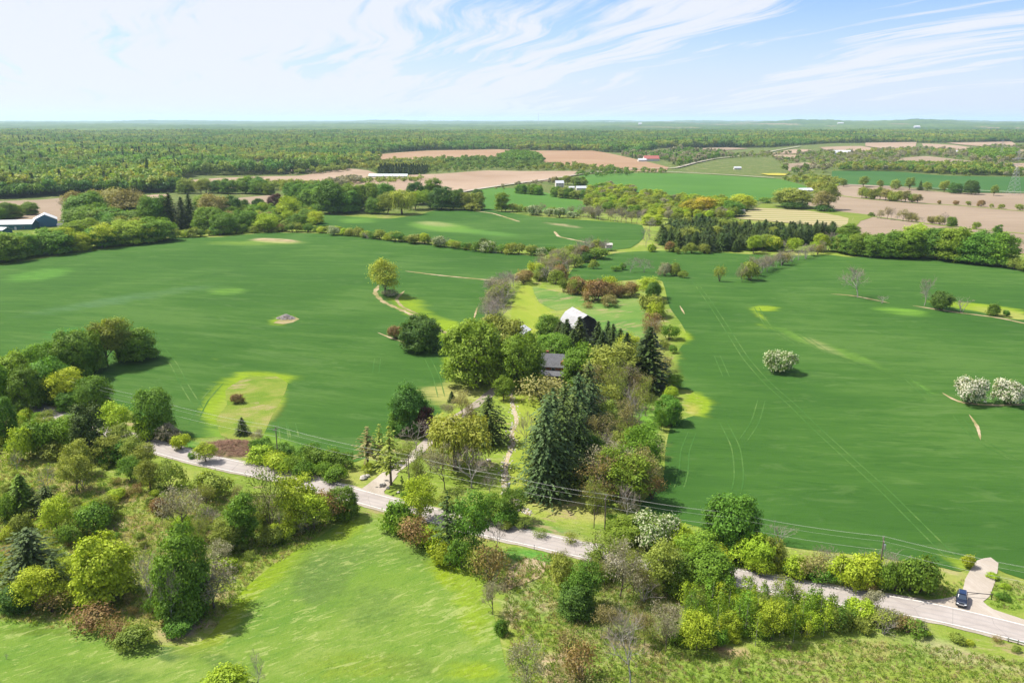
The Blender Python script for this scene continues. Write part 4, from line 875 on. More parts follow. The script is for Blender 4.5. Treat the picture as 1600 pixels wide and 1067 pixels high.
def gable_house(name, label, cat, loc, rz, L, Wd, eave, ridge, wallm, roofm, wins=(), doors=(), chim=None, gambrel=False, over=.4, footing=None, group=None, doorm=None, vents=0):
    """ridge along local x; wins (side, along, z, w, h) with side in front/back/left/right"""
    r = empty(name, loc, rz); tag(r, label, cat, group)
    prof = [(-Wd / 2, -1), (Wd / 2, -1), (Wd / 2, eave), (0, ridge), (-Wd / 2, eave)]
    if gambrel: kz = eave + (ridge - eave) * .62; prof = [(-Wd / 2, -1), (Wd / 2, -1), (Wd / 2, eave), (Wd * .30, kz), (0, ridge), (-Wd * .30, kz), (-Wd / 2, eave)]
    MB().prism(prof, -L / 2, L / 2).build('wall', wallm, r)
    line = prof[2:]; t = .18; mb = MB()
    o = .35
    ext = [(line[0][0] + o, line[0][1] - o * (line[1][1] - line[0][1]) / (abs(line[0][0] - line[1][0]) + .01))] + line[1:-1] + [(line[-1][0] - o, line[-1][1] - o * (line[-2][1] - line[-1][1]) / (abs(line[-1][0] - line[-2][0]) + .01))]
    for a, b in zip(ext[:-1], ext[1:]): mb.prism([(a[0], a[1] + .03), (b[0], b[1] + .03), (b[0], b[1] + .03 + t), (a[0], a[1] + .03 + t)], -L / 2 - over, L / 2 + over)
    rf = mb.build('roof', roofm, r)
    if chim:
        cx, cy, cw, chh = chim; MB().box((cx, cy, chh - 1.4), (cw, cw, 2.8)).box((cx, cy, chh + .05), (cw + .15, cw + .15, .14)).build('chimney', BRICK, rf)
    for i in range(vents): MB().box((-L * .3 + i * L * .3, -Wd * .22, (eave + ridge) / 2 + .25), (.8, .8, .5)).build('vent', STEEL, rf)
    def place(s, al, z, w, h, d):
        if s == 'front': return (al, -Wd / 2 - d / 2 + .0, z), (w, d, h)
        if s == 'back': return (al, Wd / 2 + d / 2, z), (w, d, h)
        if s == 'right': return (L / 2 + d / 2, al, z), (d, w, h)
        return (-L / 2 - d / 2, al, z), (d, w, h)
    for s, al, z, w, h in wins:
        f = MB().box(*place(s, al, z, w + .25, h + .25, .06)).build('window', WH, r); MB().box(*place(s, al, z, w, h, .10)).build('pane', GLASS, f)
    for s, al, z, w, h in doors: MB().box(*place(s, al, z, w, h, .08)).build('door', doorm or WH, r)
    if footing: MB().box((0, 0, footing[0] / 2 - .5), (L + .3, Wd + .3, footing[0] + 1)).build('footing', footing[1], r)
    return r
# black barn with pale metal roof
pb = G(905, 527)
gable_house('barn', 'black wooden barn with white metal roof behind tall spruces', 'barn', pb, math.atan2(-15, 5.0), 15.5, 11, 6.3, 11.2, BLACKW, SEAM, wins=[('right', -2, 7.4, 1, 1)], doors=[('right', 0, 2.0, 3.6, 4.0)], gambrel=True, footing=(1.2, CONC), doorm=simple('barn_door', (.05, .045, .042), .9, .1))
h_ = gable_house('house', 'brick farmhouse with dark grey roof among maples', 'house', G(876, 590), R(-12), 15, 9, 5.2, 8.6, BRICK, GREYROOF, wins=[('front', -5.5, 3.9, 1.1, 1.4), ('front', -2, 3.9, 1.1, 1.4), ('front', 3, 3.9, 1.1, 1.4), ('left', -2, 1.8, 1.2, 1.5), ('left', 2, 1.8, 1.2, 1.5), ('left', 0, 5.0, 1.1, 1.3)], doors=[('front', -4, 1.1, 1.1, 2.2)], chim=(-5, .6, .9, 9.4))
pr = MB(); pr.prism([(-7.6, 2.7), (-4.5, 3.9), (-4.5, 4.05), (-7.6, 2.85)], -6.5, 5.5); pr.build('porch_roof', GREYROOF, h_)
for q in (-6.2, -2.3, 1.6, 5.2): MB().box((q, -7.3, 1.0), (.18, .18, 3.4)).build('porch_post', WH, h_)
MB().box((-.5, -6.1, -.1), (12.4, 3.1, .8)).build('porch_floor', CREAM, h_)
dm = MB(); dm.prism([(-1.1, 0), (1.1, 0), (1.1, 1.4), (0, 2.2), (-1.1, 1.4)], 0, 2.4)
o_ = dm.build('dormer', BRICK, h_); o_.location = (1.5, -3.9, 5.3); o_.rotation_euler = (0, 0, math.pi / 2)
gable_house('garage', 'small white roofed shed half hidden behind maples', 'shed', G(812, 527), R(65), 9, 6, 2.6, 4.2, CREAM, WH, doors=[('front', 0, 1.1, 2.4, 2.2)])
# left farm
gable_house('machine_shed', 'blue machine shed with white roof at the left farm', 'shed', G(72, 353), R(-62), 20, 18, 6.0, 10.5, BLUE, WH, doors=[('front', 5, 2.4, 7.5, 4.8), ('front', -4.5, 2.4, 7.5, 4.8)], doorm=simple('pale_blue_door', (.16, .33, .40), .6, .3))
gable_house('long_barn', 'long low teal barn with white roof beside the blue shed', 'barn', G(22, 358), R(9), 34, 14, 4.6, 7.4, TEAL, WH, wins=[('front', -8, 2, 1.4, 1.2), ('front', -2, 2, 1.4, 1.2), ('front', 10, 2, 1.4, 1.2)], doors=[('front', 4, 1.3, 1.6, 2.6)], vents=3)
gable_house('small_shed', 'small white roofed outbuilding in front of the long barn', 'shed', G(2, 364), R(-20), 14, 9, 2.8, 4.6, TEAL, WH, doors=[('front', 0, 1.1, 2.4, 2.2)])
gable_house('lean_to', 'little grey outbuilding at the right of the blue shed', 'shed', G(100, 356), R(20), 9, 6, 2.4, 3.8, CREAM, GREYROOF, doors=[('front', 0, 1.1, 1.4, 2.2)])
gable_house('small_shed', 'small pale roofed shed right of the blue shed under trees', 'shed', G(107, 349), R(15), 8, 5, 2.4, 3.6, CREAM, WH, doors=[('front', 0, 1.1, 1.4, 2.2)])
# far buildings
gable_house('farmhouse', 'far white two storey farmhouse beside the distant road', 'house', G(874, 293), R(8), 11, 8, 6, 9, CREAM, WH, wins=[('front', -3, 4.6, 1.2, 1.5), ('front', 0, 4.6, 1.2, 1.5), ('front', 3, 4.6, 1.2, 1.5), ('front', -3, 1.6, 1.2, 1.5), ('front', 3, 1.6, 1.2, 1.5)], doors=[('front', 0, 1.1, 1.2, 2.2)])
gable_house('garage', 'low pale grey roofed garage right of the far farmhouse', 'garage', G(909, 297), R(4), 15, 9, 2.8, 5.0, CREAM, simple('pale_roof', (.38, .40, .44), .6, .3), doors=[('front', -3, 1.2, 3, 2.4), ('front', 3, 1.2, 3, 2.4)])
gable_house('shed', 'tiny white shed left of the far garage', 'shed', G(893, 296), R(4), 7, 5, 2.4, 3.8, CREAM, WH, doors=[('front', 0, 1.1, 1.4, 2.2)])
gable_house('red_barn', 'far barn with faded red roof before the woods', 'barn', G(1017, 252), R(6), 34, 18, 5.5, 12, CREAM, REDROOF, doors=[('front', 0, 2, 5, 4)])
gable_house('shed', 'white shed at the left end of the red roofed barn', 'shed', G(1003, 253), R(6), 18, 12, 4, 7, CREAM, WH, doors=[('front', 0, 1.6, 3, 3)])
gable_house('long_greenhouse', 'long low white greenhouse in front of dark conifers', 'greenhouse', G(607, 277), R(-2), 62, 12, 2.2, 5.0, simple('poly_wall', (.42, .46, .44), .5, .3), simple('poly_roof', (.50, .55, .54), .5, .3), doors=[('right', 0, 1.3, 3, 2.6)])
gable_house('large_white_barn', 'distant long white barn at upper right', 'barn', G(1315, 243), R(0), 46, 26, 7, 13, WH, WH, doors=[('front', 0, 2.4, 6, 4.8)])
gable_house('white_shed', 'white roofed shed behind the spreading tree', 'shed', G(1257, 301), R(8), 17, 12, 3.2, 5.5, CREAM, WH, doors=[('front', 0, 1.4, 3, 2.8)])
gable_house('farm_shed', 'tiny white shed on the distant plain', 'shed', G(1152, 265), R(0), 13, 8, 3, 5, CREAM, WH, doors=[('front', 0, 1.4, 3, 2.8)])
gable_house('far_house', 'distant white house among conifers at upper right', 'house', G(1497, 241), R(0), 15, 11, 5, 9, CREAM, WH, wins=[('front', -3, 3, 1.5, 1.5), ('front', 3, 3, 1.5, 1.5)])
gable_house('field_shelter', 'little grey plank shed beside the yellow-green trees', 'shed', G(1158, 334), R(10), 6, 5, 3, 4.0, CREAM, GREYROOF, doors=[('front', 0, 1.2, 2.0, 2.4)])
for i, (fx, fy, fl) in enumerate([(1313, 196, 70), (1318, 195, 50), (1432, 203, 46), (952, 193, 60), (958, 193, 45), (1000, 197, 40)]):
    gable_house('far_building', ['long pale building on the wooded horizon', 'pale building beside the long one on the wooded horizon', 'white building on a far wooded slope', 'tiny white building at the middle horizon', 'smaller white building at the middle horizon', 'tiny white house in the far woods'][i], 'building', G(fx, fy) + Vector((0, 0, 12)), 0, fl, 30, 12, 22, WH, WH, doors=[('front', 0, 5, 8, 10)])
# hunting stand at the hedge corner
ps = G(951, 392); r = empty('hunting_stand', ps, R(10)); tag(r, 'small beige raised hut at the hedge corner', 'hut')
MB().box((0, 0, 3.2), (4.2, 3.2, 2.2)).build('cabin', CREAM, r); mb = MB().prism([(-2.0, 4.3), (0, 5.4), (2.0, 4.3), (0, 5.2)], -2.4, 2.4); mb.build('roof', CREAM, r)
for a in (-1.8, 1.8):
    for b in (-1.3, 1.3): MB().box((a, b, .8), (.2, .2, 2.8)).build('leg', WOODP, r)
for a in (-1, 1): MB().box((a, -1.63, 3.4), (.8, .06, .6)).build('window', GLASS, r)
# radio mast on the horizon
pm = G(841, 197); r = empty('radio_mast', pm); tag(r, 'thin radio mast rising above the horizon', 'mast')
mb = MB(); Hm = height_for(pm, 177)
for a in range(3):
    x_, y_ = math.cos(a * 2.09) * 3.2, math.sin(a * 2.09) * 3.2; mb.tube([(x_, y_, -2), (x_ * .5, y_ * .5, Hm)], 1.0, 4)
mb.build('lattice', STEEL, r); MB().tube([(0, 0, Hm * .98), (0, 0, Hm * 1.04)], .5, 5).build('antenna', STEEL, r)
# transmission pylons
def pylon(x, yb, yt, label):
    p = G(x, yb); Hm = height_for(p, yt); r = empty('pylon', p, R(20)); tag(r, label, 'pylon', 'transmission pylons at the right')
    mb = MB(); w0, w1 = Hm * .11, Hm * .022; rad = .13
    for sx in (-1, 1):
        for sy in (-1, 1): mb.tube([(sx * w0, sy * w0, -1), (sx * w1, sy * w1, Hm * .62), (sx * w1 * .8, sy * w1 * .8, Hm)], rad, 4)
    mb.build('leg', STEEL, r); mb = MB(); n = 7
    for i in range(n):
        a, b = i / n, (i + 1) / n; wa = w0 + (w1 - w0) * a; wb = w0 + (w1 - w0) * b
        for s1, s2 in (((-1, -1), (1, -1)), ((1, -1), (1, 1)), ((1, 1), (-1, 1)), ((-1, 1), (-1, -1))):
            mb.tube([(s1[0] * wa, s1[1] * wa, a * Hm * .62), (s2[0] * wb, s2[1] * wb, b * Hm * .62)], .08, 3); mb.tube([(s2[0] * wa, s2[1] * wa, a * Hm * .62), (s1[0] * wb, s1[1] * wb, b * Hm * .62)], .08, 3)
    mb.build('lattice', STEEL, r)
    for t, hw in ((.66, .17), (.80, .21), (.94, .14)):
        MB().tube([(-hw * Hm, 0, t * Hm), (0, 0, t * Hm + 1.2), (hw * Hm, 0, t * Hm)], .16, 4).tube([(-hw * Hm, 0, t * Hm), (hw * Hm, 0, t * Hm)], .14, 4).build('crossarm', STEEL, r)
pylon(1583, 305, 234, 'tall pale lattice pylon at the far right'); pylon(1563, 250, 218, 'smaller and more distant lattice pylon')

# roadside utility poles and cables
POLES = [(30, 645), (178, 692), (402, 757), (607, 760), (765, 816), (928, 833), (1121, 868), (1388, 917), (1700, 985)]
POLEL = ['wooden utility pole hidden in the left roadside trees', 'wooden utility pole among bushes at the left bend', 'wooden utility pole on the near verge beside the meadow scrub', 'wooden utility pole under pines at the drive mouth', 'wooden utility pole beside the stream culvert', 'wooden utility pole below the budding wood', 'wooden utility pole in front of the dark maple', 'wooden utility pole among the roadside bushes at right', 'wooden utility pole past the field entrance']
off_n = []
ptops = []
def road_side(x, side, d):
    """point d metres beyond the road centre, on its far side, near photo column x"""
    best = min(range(1, len(RL) - 1), key=lambda i: abs(float(proj(RL[i].x, RL[i].y, 0)[0]) - x)); p = RL[best]; t = (RL[best + 1] - RL[best - 1]).normalized(); nn = Vector((-t.y, t.x)) * side
    q = p + nn * d; return Vector((q.x, q.y, hz(q.x, q.y))), math.atan2(t.y, t.x)
for i, x in enumerate((-150, 40, 178, 401, 607, 765, 928, 1121, 1388, 1720)):
    p, a = road_side(x, 1, 8.0); Hh = 9.6
    r = empty('utility_pole', p, a); tag(r, (['far left wooden utility pole behind the hedge trees'] + POLEL)[i], 'utility pole', 'utility poles along the road')
    MB().tube([(0, 0, -1), (0, 0, 4), (0, 0, Hh)], [.17, .15, .11], 8).build('post', WOODP, r)
    MB().box((0, 0, Hh - .55), (.12, 2.4, .14)).build('crossarm', WOODP, r)
    for b in (-1.05, 0, 1.05): MB().tube([(0, b, Hh - .48 + (.6 if b == 0 else 0)), (0, b, Hh - .22 + (.6 if b == 0 else 0))], [.06, .05], 6).build('insulator', CONC, r)
    if i in (5, 8): MB().tube([(.32, 0, Hh - 2.4), (.32, 0, Hh - 1.4)], .24, 8).build('transformer', STEEL, r)
    ptops.append((p, a, Hh))
for j, (b, dzz, nm) in enumerate(((-1.05, -.22, 'overhead cable nearest the road'), (1.05, -.22, 'overhead cable nearest the fields'), (0, .38, 'topmost overhead cable along the poles'), (0, -2.6, 'low slung telephone cable below the power lines'))):
    pts = []
    for (p, a, Hh), (p2, a2, _) in zip(ptops[:-1], ptops[1:]):
        A = p + Vector((-math.sin(a) * b, math.cos(a) * b, Hh + dzz)); B = p2 + Vector((-math.sin(a2) * b, math.cos(a2) * b, Hh + dzz)); L = (B - A).length
        for q in range(12): t = q / 12; c = A.lerp(B, t); c.z -= 4 * t * (1 - t) * L * .016; pts.append(c)
    pts.append(B); o = MB().tube(pts, .013 if j < 3 else .02, 4).build('power_cable', WIRE); tag(o, nm, 'cable', 'cables strung between the utility poles')

# the parked dark sport utility vehicle
CARP = simple('dark_car_paint', (0.012, 0.016, 0.026), .18, .6, var=.03); CGL = simple('car_glass', (0.02, 0.035, 0.06), .05, .8, var=.02); RUB = simple('tyre_rubber', (0.02, 0.02, 0.02), .9, .1); CHR = simple('bright_trim', (.55, .56, .58), .25, .5, metal=.8); LAMP = simple('lamp_lens', (.62, .64, .66), .15, .6); SEATB = simple('roof_glass', (.015, .03, .07), .08, .7, var=.02)
pc = G(1502, 941); r = empty('parked_car', pc + Vector((0, 0, .18)), -math.atan2(pc.x, pc.y) + R(2)); tag(r, 'dark blue-black car parked at the gravel field entrance', 'car')
# local: nose to -y
def loft(secs, m, name, parent):
    """secs: list of (y, [(x,z)...half profile]) mirrored"""
    V = []; n = len(secs[0][1]) * 2
    for y, pr_ in secs:
        V += [(x, y, z) for x, z in pr_] + [(-x, y, z) for x, z in pr_[::-1]]
    F = [(i * n + k, i * n + (k + 1) % n, (i + 1) * n + (k + 1) % n, (i + 1) * n + k) for i in range(len(secs) - 1) for k in range(n)] + [tuple(range(n))[::-1], tuple((len(secs) - 1) * n + k for k in range(n))]
    return MB().add(V, F).build(name, m, parent, smooth=False)
S_ = lambda y, w, zt, zb=.32: (y, [(w * .90, zb), (w, zb + .15), (w, zt - .22), (w * .93, zt - .05), (w * .6, zt)])
body = loft([S_(-2.38, .72, .78), S_(-2.28, .88, .86), S_(-1.9, .94, .96), S_(-1.0, .96, 1.06), S_(-.2, .96, 1.08), S_(1.0, .96, 1.10), S_(1.9, .95, 1.12), S_(2.3, .90, 1.08), S_(2.38, .82, .9)], CARP, 'body', r)
cab = loft([(-1.02, [(.82, 1.02), (.80, 1.04), (.7, 1.05)]), (-.28, [(.86, 1.02), (.70, 1.56), (.55, 1.62)]), (.9, [(.86, 1.02), (.70, 1.64), (.55, 1.70)]), (1.9, [(.84, 1.02), (.66, 1.58), (.5, 1.64)]), (2.28, [(.80, 1.02), (.74, 1.10), (.6, 1.12)])], CARP, 'cabin', r)
MB().add([(-.74, -1.02, 1.09), (.74, -1.02, 1.09), (.56, -.32, 1.60), (-.56, -.32, 1.60)], [(0, 1, 2, 3)]).build('windscreen', CGL, r)
MB().add([(-.66, 2.30, 1.14), (.66, 2.30, 1.14), (.52, 1.96, 1.60), (-.52, 1.96, 1.60)], [(3, 2, 1, 0)]).build('rear_window', CGL, r)
for s in (-1, 1):
    MB().add([(s * .885, -.72, 1.10), (s * .885, 1.98, 1.12), (s * .735, 1.72, 1.50), (s * .735, -.22, 1.47)], [(0, 1, 2, 3)]).build('side_window', CGL, r)
    MB().add([(s * .80, -2.375, .72), (s * .46, -2.43, .70), (s * .46, -2.35, .86), (s * .82, -2.25, .88)], [(0, 1, 2, 3), (3, 2, 1, 0)]).build('headlight', LAMP, r)
    MB().box((s * .78, 2.39, .95), (.2, .04, .3)).build('tail_light', REDROOF, r); MB().box((s * 1.05, -.55, 1.12), (.22, .12, .15)).build('mirror', CARP, r); MB().box((s * .60, .8, 1.73), (.05, 1.9, .05)).build('roof_rail', CHR, r)
    for yy in (-1.45, 1.42):
        wv = empty('wheel', (s * .84, yy, .36)); wv.parent = r; q = MB().tube([(-.12, 0, 0), (.12, 0, 0)], .36, 16).build('tyre', RUB, wv); q = MB().tube([(-.13, 0, 0), (.13, 0, 0)], .22, 12).build('rim', CHR, wv)
MB().box((0, .75, 1.705), (1.0, 1.5, .03)).build('sunroof', SEATB, r); MB().box((0, -2.37, .62), (.9, .06, .22)).build('grille', CHR, r); MB().box((0, -2.40, .42), (1.5, .08, .16)).build('bumper', DARK, r)
MB().add([(-.62, -2.2, .965), (.62, -2.2, .965), (.7, -1.95, 1.0), (-.7, -1.95, 1.0)], [(0, 1, 2, 3)]).build('hood_reflection', simple('painted_hood_reflection', (.06, .07, .09), .2, .6), r)  # paler strip on the hood, a reflection painted in as colour
# pipe gate across the field entrance
A = G(1509, 932); B = G(1549, 936); r = empty('pipe_gate', A, math.atan2(B.y - A.y, B.x - A.x)); tag(r, 'dark single bar pipe gate across the gravel field entrance', 'gate'); L = (B - A).length
MB().tube([(0, 0, 1.0), (L, 0, 1.0)], .07, 6).build('bar', DARK, r)
for q in (0, L): MB().tube([(q, 0, -.4), (q, 0, 1.15)], .09, 6).build('post', DARK, r)
MB().tube([(.2, 0, .45), (L * .5, 0, .95)], .04, 5).build('brace', DARK, r)
# guard rail at the bottom right edge of the road
A = G(1572, 1002); B = G(1640, 1020); r = empty('guard_rail', A, math.atan2(B.y - A.y, B.x - A.x)); tag(r, 'short pale guard rail beside the road at right edge', 'guard rail'); L = (B - A).length
MB().box((L / 2, 0, .62), (L, .06, .30)).build('rail', STEEL, r)
for q in range(5): MB().box((.3 + q * (L - .6) / 4, .12, .3), (.15, .15, 1.1)).build('post', WOODP, r)
# road reflector posts
for x_, lb in ((510, 'dark marker post on the road edge by the meadow'), (850, 'thin marker post on the near verge below the lawn')):
    p, a = road_side(x_, -1, 4.1); r = empty('marker_post', p); tag(r, lb, 'marker post'); MB().tube([(0, 0, -.2), (0, 0, 1.1)], .06, 6).build('post', DARK, r); MB().box((0, 0, 1.0), (.16, .05, .22)).build('reflector', WH, r)
# stones
def stone(name, x, y, s, label, group=None, seed=0, m=M_STONE, dz=0):
    rng = np.random.default_rng(seed); import bmesh
    bm = bmesh.new(); bmesh.ops.create_icosphere(bm, subdivisions=2, radius=1)
    for v in bm.verts: v.co *= 1 + rng.uniform(-.18, .18)
    me = bpy.data.meshes.new(name); bm.to_mesh(me); bm.free(); me.materials.append(m)
    o = link(name, me); o.location = G(x, y) + Vector((0, 0, s * .35 + dz)); o.scale = (s, s * .8, s * .6); o.rotation_euler = (0, 0, rng.uniform(0, 6)); tag(o, label, 'boulder', group); return o
for i, (x, y, s, lb) in enumerate([(598, 759, 1.0, 'white boulder at the right side of the drive mouth'), (606, 763, .6, 'smaller white stone behind the boulder at the drive mouth'), (568, 748, 1.1, 'pale boulder left of the drive mouth'), (574, 745, .8, 'grey boulder beside the pale one left of the drive mouth'), (622, 770, .5, 'small pale stone on the verge below the pines'), (632, 772, .5, 'pale stone on the verge right of the small one'), (763, 720, .7, 'white stone on the grass beside the bare grey tree')]):
    stone('boulder', x, y, s, lb, 'pale boulders round the drive', 40 + i)
rng = np.random.default_rng(5)
def stones_stuff(name, label, P, smin, smax, m):
    vb = VB()
    for p in P:
        s = rng.uniform(smin, smax); c = rdirs(rng, 6) ; base = np.array([(-1, -1, 0), (1, -1, 0), (1, 1, 0), (-1, 1, 0), (-.6, -.6, 1), (.6, -.6, 1), (.6, .6, 1), (-.6, .6, 1)]) * s * np.array([1, .8, .7]) * rng.uniform(.75, 1.25, (8, 3)) * .6
        a = rng.uniform(0, 6); R_ = np.array([[math.cos(a), -math.sin(a), 0], [math.sin(a), math.cos(a), 0], [0, 0, 1]]); V = base @ R_.T + np.array(p) + [0, 0, -.1 * s]
        vb.V.append(V); vb.F.append(np.array([(0, 1, 5, 4), (1, 2, 6, 5), (2, 3, 7, 6), (3, 0, 4, 7), (4, 5, 6, 7)]) + vb.n); vb.M.append(np.zeros(5, int)); vb.n += 8
    o = link(name, vb.mesh(name, [m])); tag(o, label, 'stones', None, 'stuff')
P = []
for i, p in enumerate(CRK):
    for _ in range(5):
        x, y = p.x + rng.normal() * .75, p.y + rng.normal() * .6; P.append((x, y, hz(x, y) + .12))
stones_stuff('stream_stones', 'pale stones lining the winding stream bed', P, .18, .55, M_STONE)
pp = G(447, 498); P = []
for _ in range(170):
    a, q = rng.uniform(0, 6.28), rng.uniform(0, 1) ** .6; x, y = pp.x + math.cos(a) * q * 4.2, pp.y + math.sin(a) * q * 3.0; P.append((x, y, hz(x, y) + 1.9 * (1 - q) + .1))
stones_stuff('stone_pile', 'heap of grey field stones alone in the left wheat field', P, .35, .95, simple('field_stone', (.20, .18, .165), .9, .1, var=.35, nscale=.8))
sheet('bare_patch', [(427, 505), (440, 498), (447, 494), (462, 496), (468, 499), (458, 504), (443, 507)], 2, .10, M_GULLY, 'bare soil round the stone heap')
# heap of pinkish cut brush by the road
pp = G(360, 702); vb = VB()
for _ in range(1500):
    a, q = rng.uniform(0, 6.28), rng.uniform(0, 1) ** .55; x, y = math.cos(a) * q * 9.5, math.sin(a) * q * 6.0; z = 2.1 * (1 - q * q) * rng.uniform(.3, 1.1); d = rdirs(rng, 1)[0] * [1, 1, .45]; d /= np.linalg.norm(d); c = np.array([x, y, z + .1]); vb.tube([c - d * rng.uniform(.5, 1.2), c + d * rng.uniform(.5, 1.2)], [.05, .02], 3)
o = link('brush_pile', vb.mesh('brush_pile', [simple('cut_brush', (.30, .185, .130), .95, .05, var=.35, nscale=.7)])); o.location = pp; tag(o, 'low heap of pinkish cut brush beside the road', 'brush pile')
# ------------------------------------------------------------------ the farmstead trees, one by one
GF = 'trees around the farmstead'
for a in [
    ('maple', 742, 504, 600, 74, 'bright', 'largest round bright maple at left end of the farmstead trees'),
    ('maple', 783, 499, 580, 58, 'olive', 'olive toned broad tree directly behind the largest round maple'),
    ('maple', 813, 526, 606, 54, 'bright', 'round maple left of the brick farmhouse'),
    ('maple', 828, 545, 604, 26, 'mid', 'darker round maple touching the left wall of the farmhouse'),
    ('maple', 866, 524, 566, 50, 'bright', 'low broad green tree right behind the farmhouse roof'),
    ('maple', 909, 543, 602, 46, 'bright', 'full green maple in front of the right half of the farmhouse'),
    ('maple', 858, 493, 530, 30, 'mid', 'small round green tree left of the black barn'),
    ('airy', 955, 541, 612, 64, 'olive', 'wide olive crowned tree between the house maple and the tall spruce'),
    ('airy', 982, 524, 566, 30, 'lime', 'yellow-green tree between two spruces right of the barn'),
    ('thinshrub', 846, 590, 628, 66, 'tan', 'wide pinkish budding tree spreading over the lawn below the house'),
    ('willow', 712, 652, 733, 86, 'willow', 'large yellow-green weeping willow beside the driveway'),
    ('bare', 737, 706, 762, 58, None, 'grey leafless tree below the weeping willow by the dark pond'),
    ('bud', 695, 700, 765, 38, 'greybud', 'thin grey-green budding tree left of the leafless willow neighbour'),
    ('bare', 765, 735, 775, 20, None, 'slim leafless tree right of the grey leafless one'),
    ('bare', 649, 656, 704, 42, None, 'grey leafless tree between the dark maple and the willow'),
    ('bud', 636, 690, 740, 26, 'olive', 'thin budding tree on the grass inside the driveway bend'),
    ('maple', 641, 603, 676, 44, 'dark', 'dark green upright maple on the edge of the left wheat field'),
    ('maple', 628, 640, 678, 30, 'mid', 'lower green crown leaning against the dark upright maple'),
    ('tall', 668, 638, 682, 20, 'copper', 'small dark tree right of the dark upright maple'),
    ('airy', 787, 590, 626, 24, 'bright', 'small fresh green tree beside the driveway near the house'),
    ('airy', 797, 583, 602, 16, 'gold', 'little golden leaved tree behind the small fresh green one'),
    ('shrub', 775, 582, 599, 13, 'greybud', 'small grey shrub under the largest maple'),
    ('bud', 735, 626, 694, 20, 'tan', 'thin reddish twigged tree standing beside the driveway'),
    ('bud', 722, 612, 650, 26, 'tan', 'sparse tan tree between crop edge and driveway'),
    ('bud', 708, 630, 655, 22, 'greybud', 'sparse grey tree at the wheat edge near the drive'),
    ('spruce', 706, 612, 628, 8, 'spruce', 'tiny dark juniper at the wheat edge'),
    ('bare', 822, 640, 700, 26, None, 'leafless tree on the lawn left of the dark pines'),
    ('openpine', 575, 668, 728, 36, 'tan', 'tan tinted pine leftmost at the mouth of the drive'),
    ('openpine', 594, 664, 722, 28, 'olive', 'middle olive pine of the three at the mouth of the drive'),
    ('openpine', 611, 668, 758, 44, 'olive', 'tall flat tiered pine with bare trunk by the mouth of the drive'),
    ('pine', 764, 624, 692, 46, 'pine', 'dark green conifer alone on the lawn right of the driveway'),
]: T(*a, group=GF)
GS = 'dark spruces round the barn'
for i, (x, yt, yb, w, lb) in enumerate([(874, 506, 545, 20, 'leftmost spruce in front of the black barn'), (885, 503, 550, 24, 'second spruce from the left before the barn'), (905, 500, 556, 26, 'tallest spruce in front of the black barn'), (913, 530, 562, 20, 'spruce covering the lower right corner of the barn'), (896, 518, 562, 22, 'lower spruce nearest the farmhouse roof'),
        (934, 507, 552, 19, 'pointed spruce just right of the barn'), (949, 505, 550, 16, 'slim spruce second right of the barn'), (957, 510, 556, 18, 'spruce third right of the barn'), (968, 517, 560, 20, 'spruce fourth right of the barn'), (941, 520, 565, 20, 'low spruce in front of the pointed pair'),
        (978, 524, 572, 22, 'spruce right beside the yellow-green tree'), (1012, 519, 606, 42, 'tallest dark spruce at the right edge of the farmstead'), (1000, 535, 600, 26, 'spruce leaning against the tallest dark one')]):
    T('spruce', x, yt, yb, w, 'spruce', lb, GS)
GP = 'dark pines below the farmhouse'
for i, (x, yt, yb, w, lb) in enumerate([(852, 640, 778, 56, 'front dark pine at the foot of the pine group'), (878, 646, 770, 52, 'dense dark pine right of the front one'), (838, 668, 770, 40, 'leftmost dark pine overhanging the lawn'), (862, 618, 740, 54, 'dark pine in the middle of the pine group'), (893, 628, 735, 50, 'dark pine on the right flank of the group'),
        (880, 606, 705, 46, 'pine behind the middle one with lighter tips'), (902, 590, 690, 46, 'pine next to the budding woodland'), (918, 572, 665, 44, 'pine standing between farmhouse maple and woodland'), (856, 622, 690, 36, 'small pine at the top of the pine group'), (922, 600, 680, 38, 'open pine among budding trees'), (905, 650, 745, 36, 'pine at the right edge of the pine group')]):
    T('pine', x, yt, yb, w, 'pine' if i % 3 else 'bluepine', lb, GP)
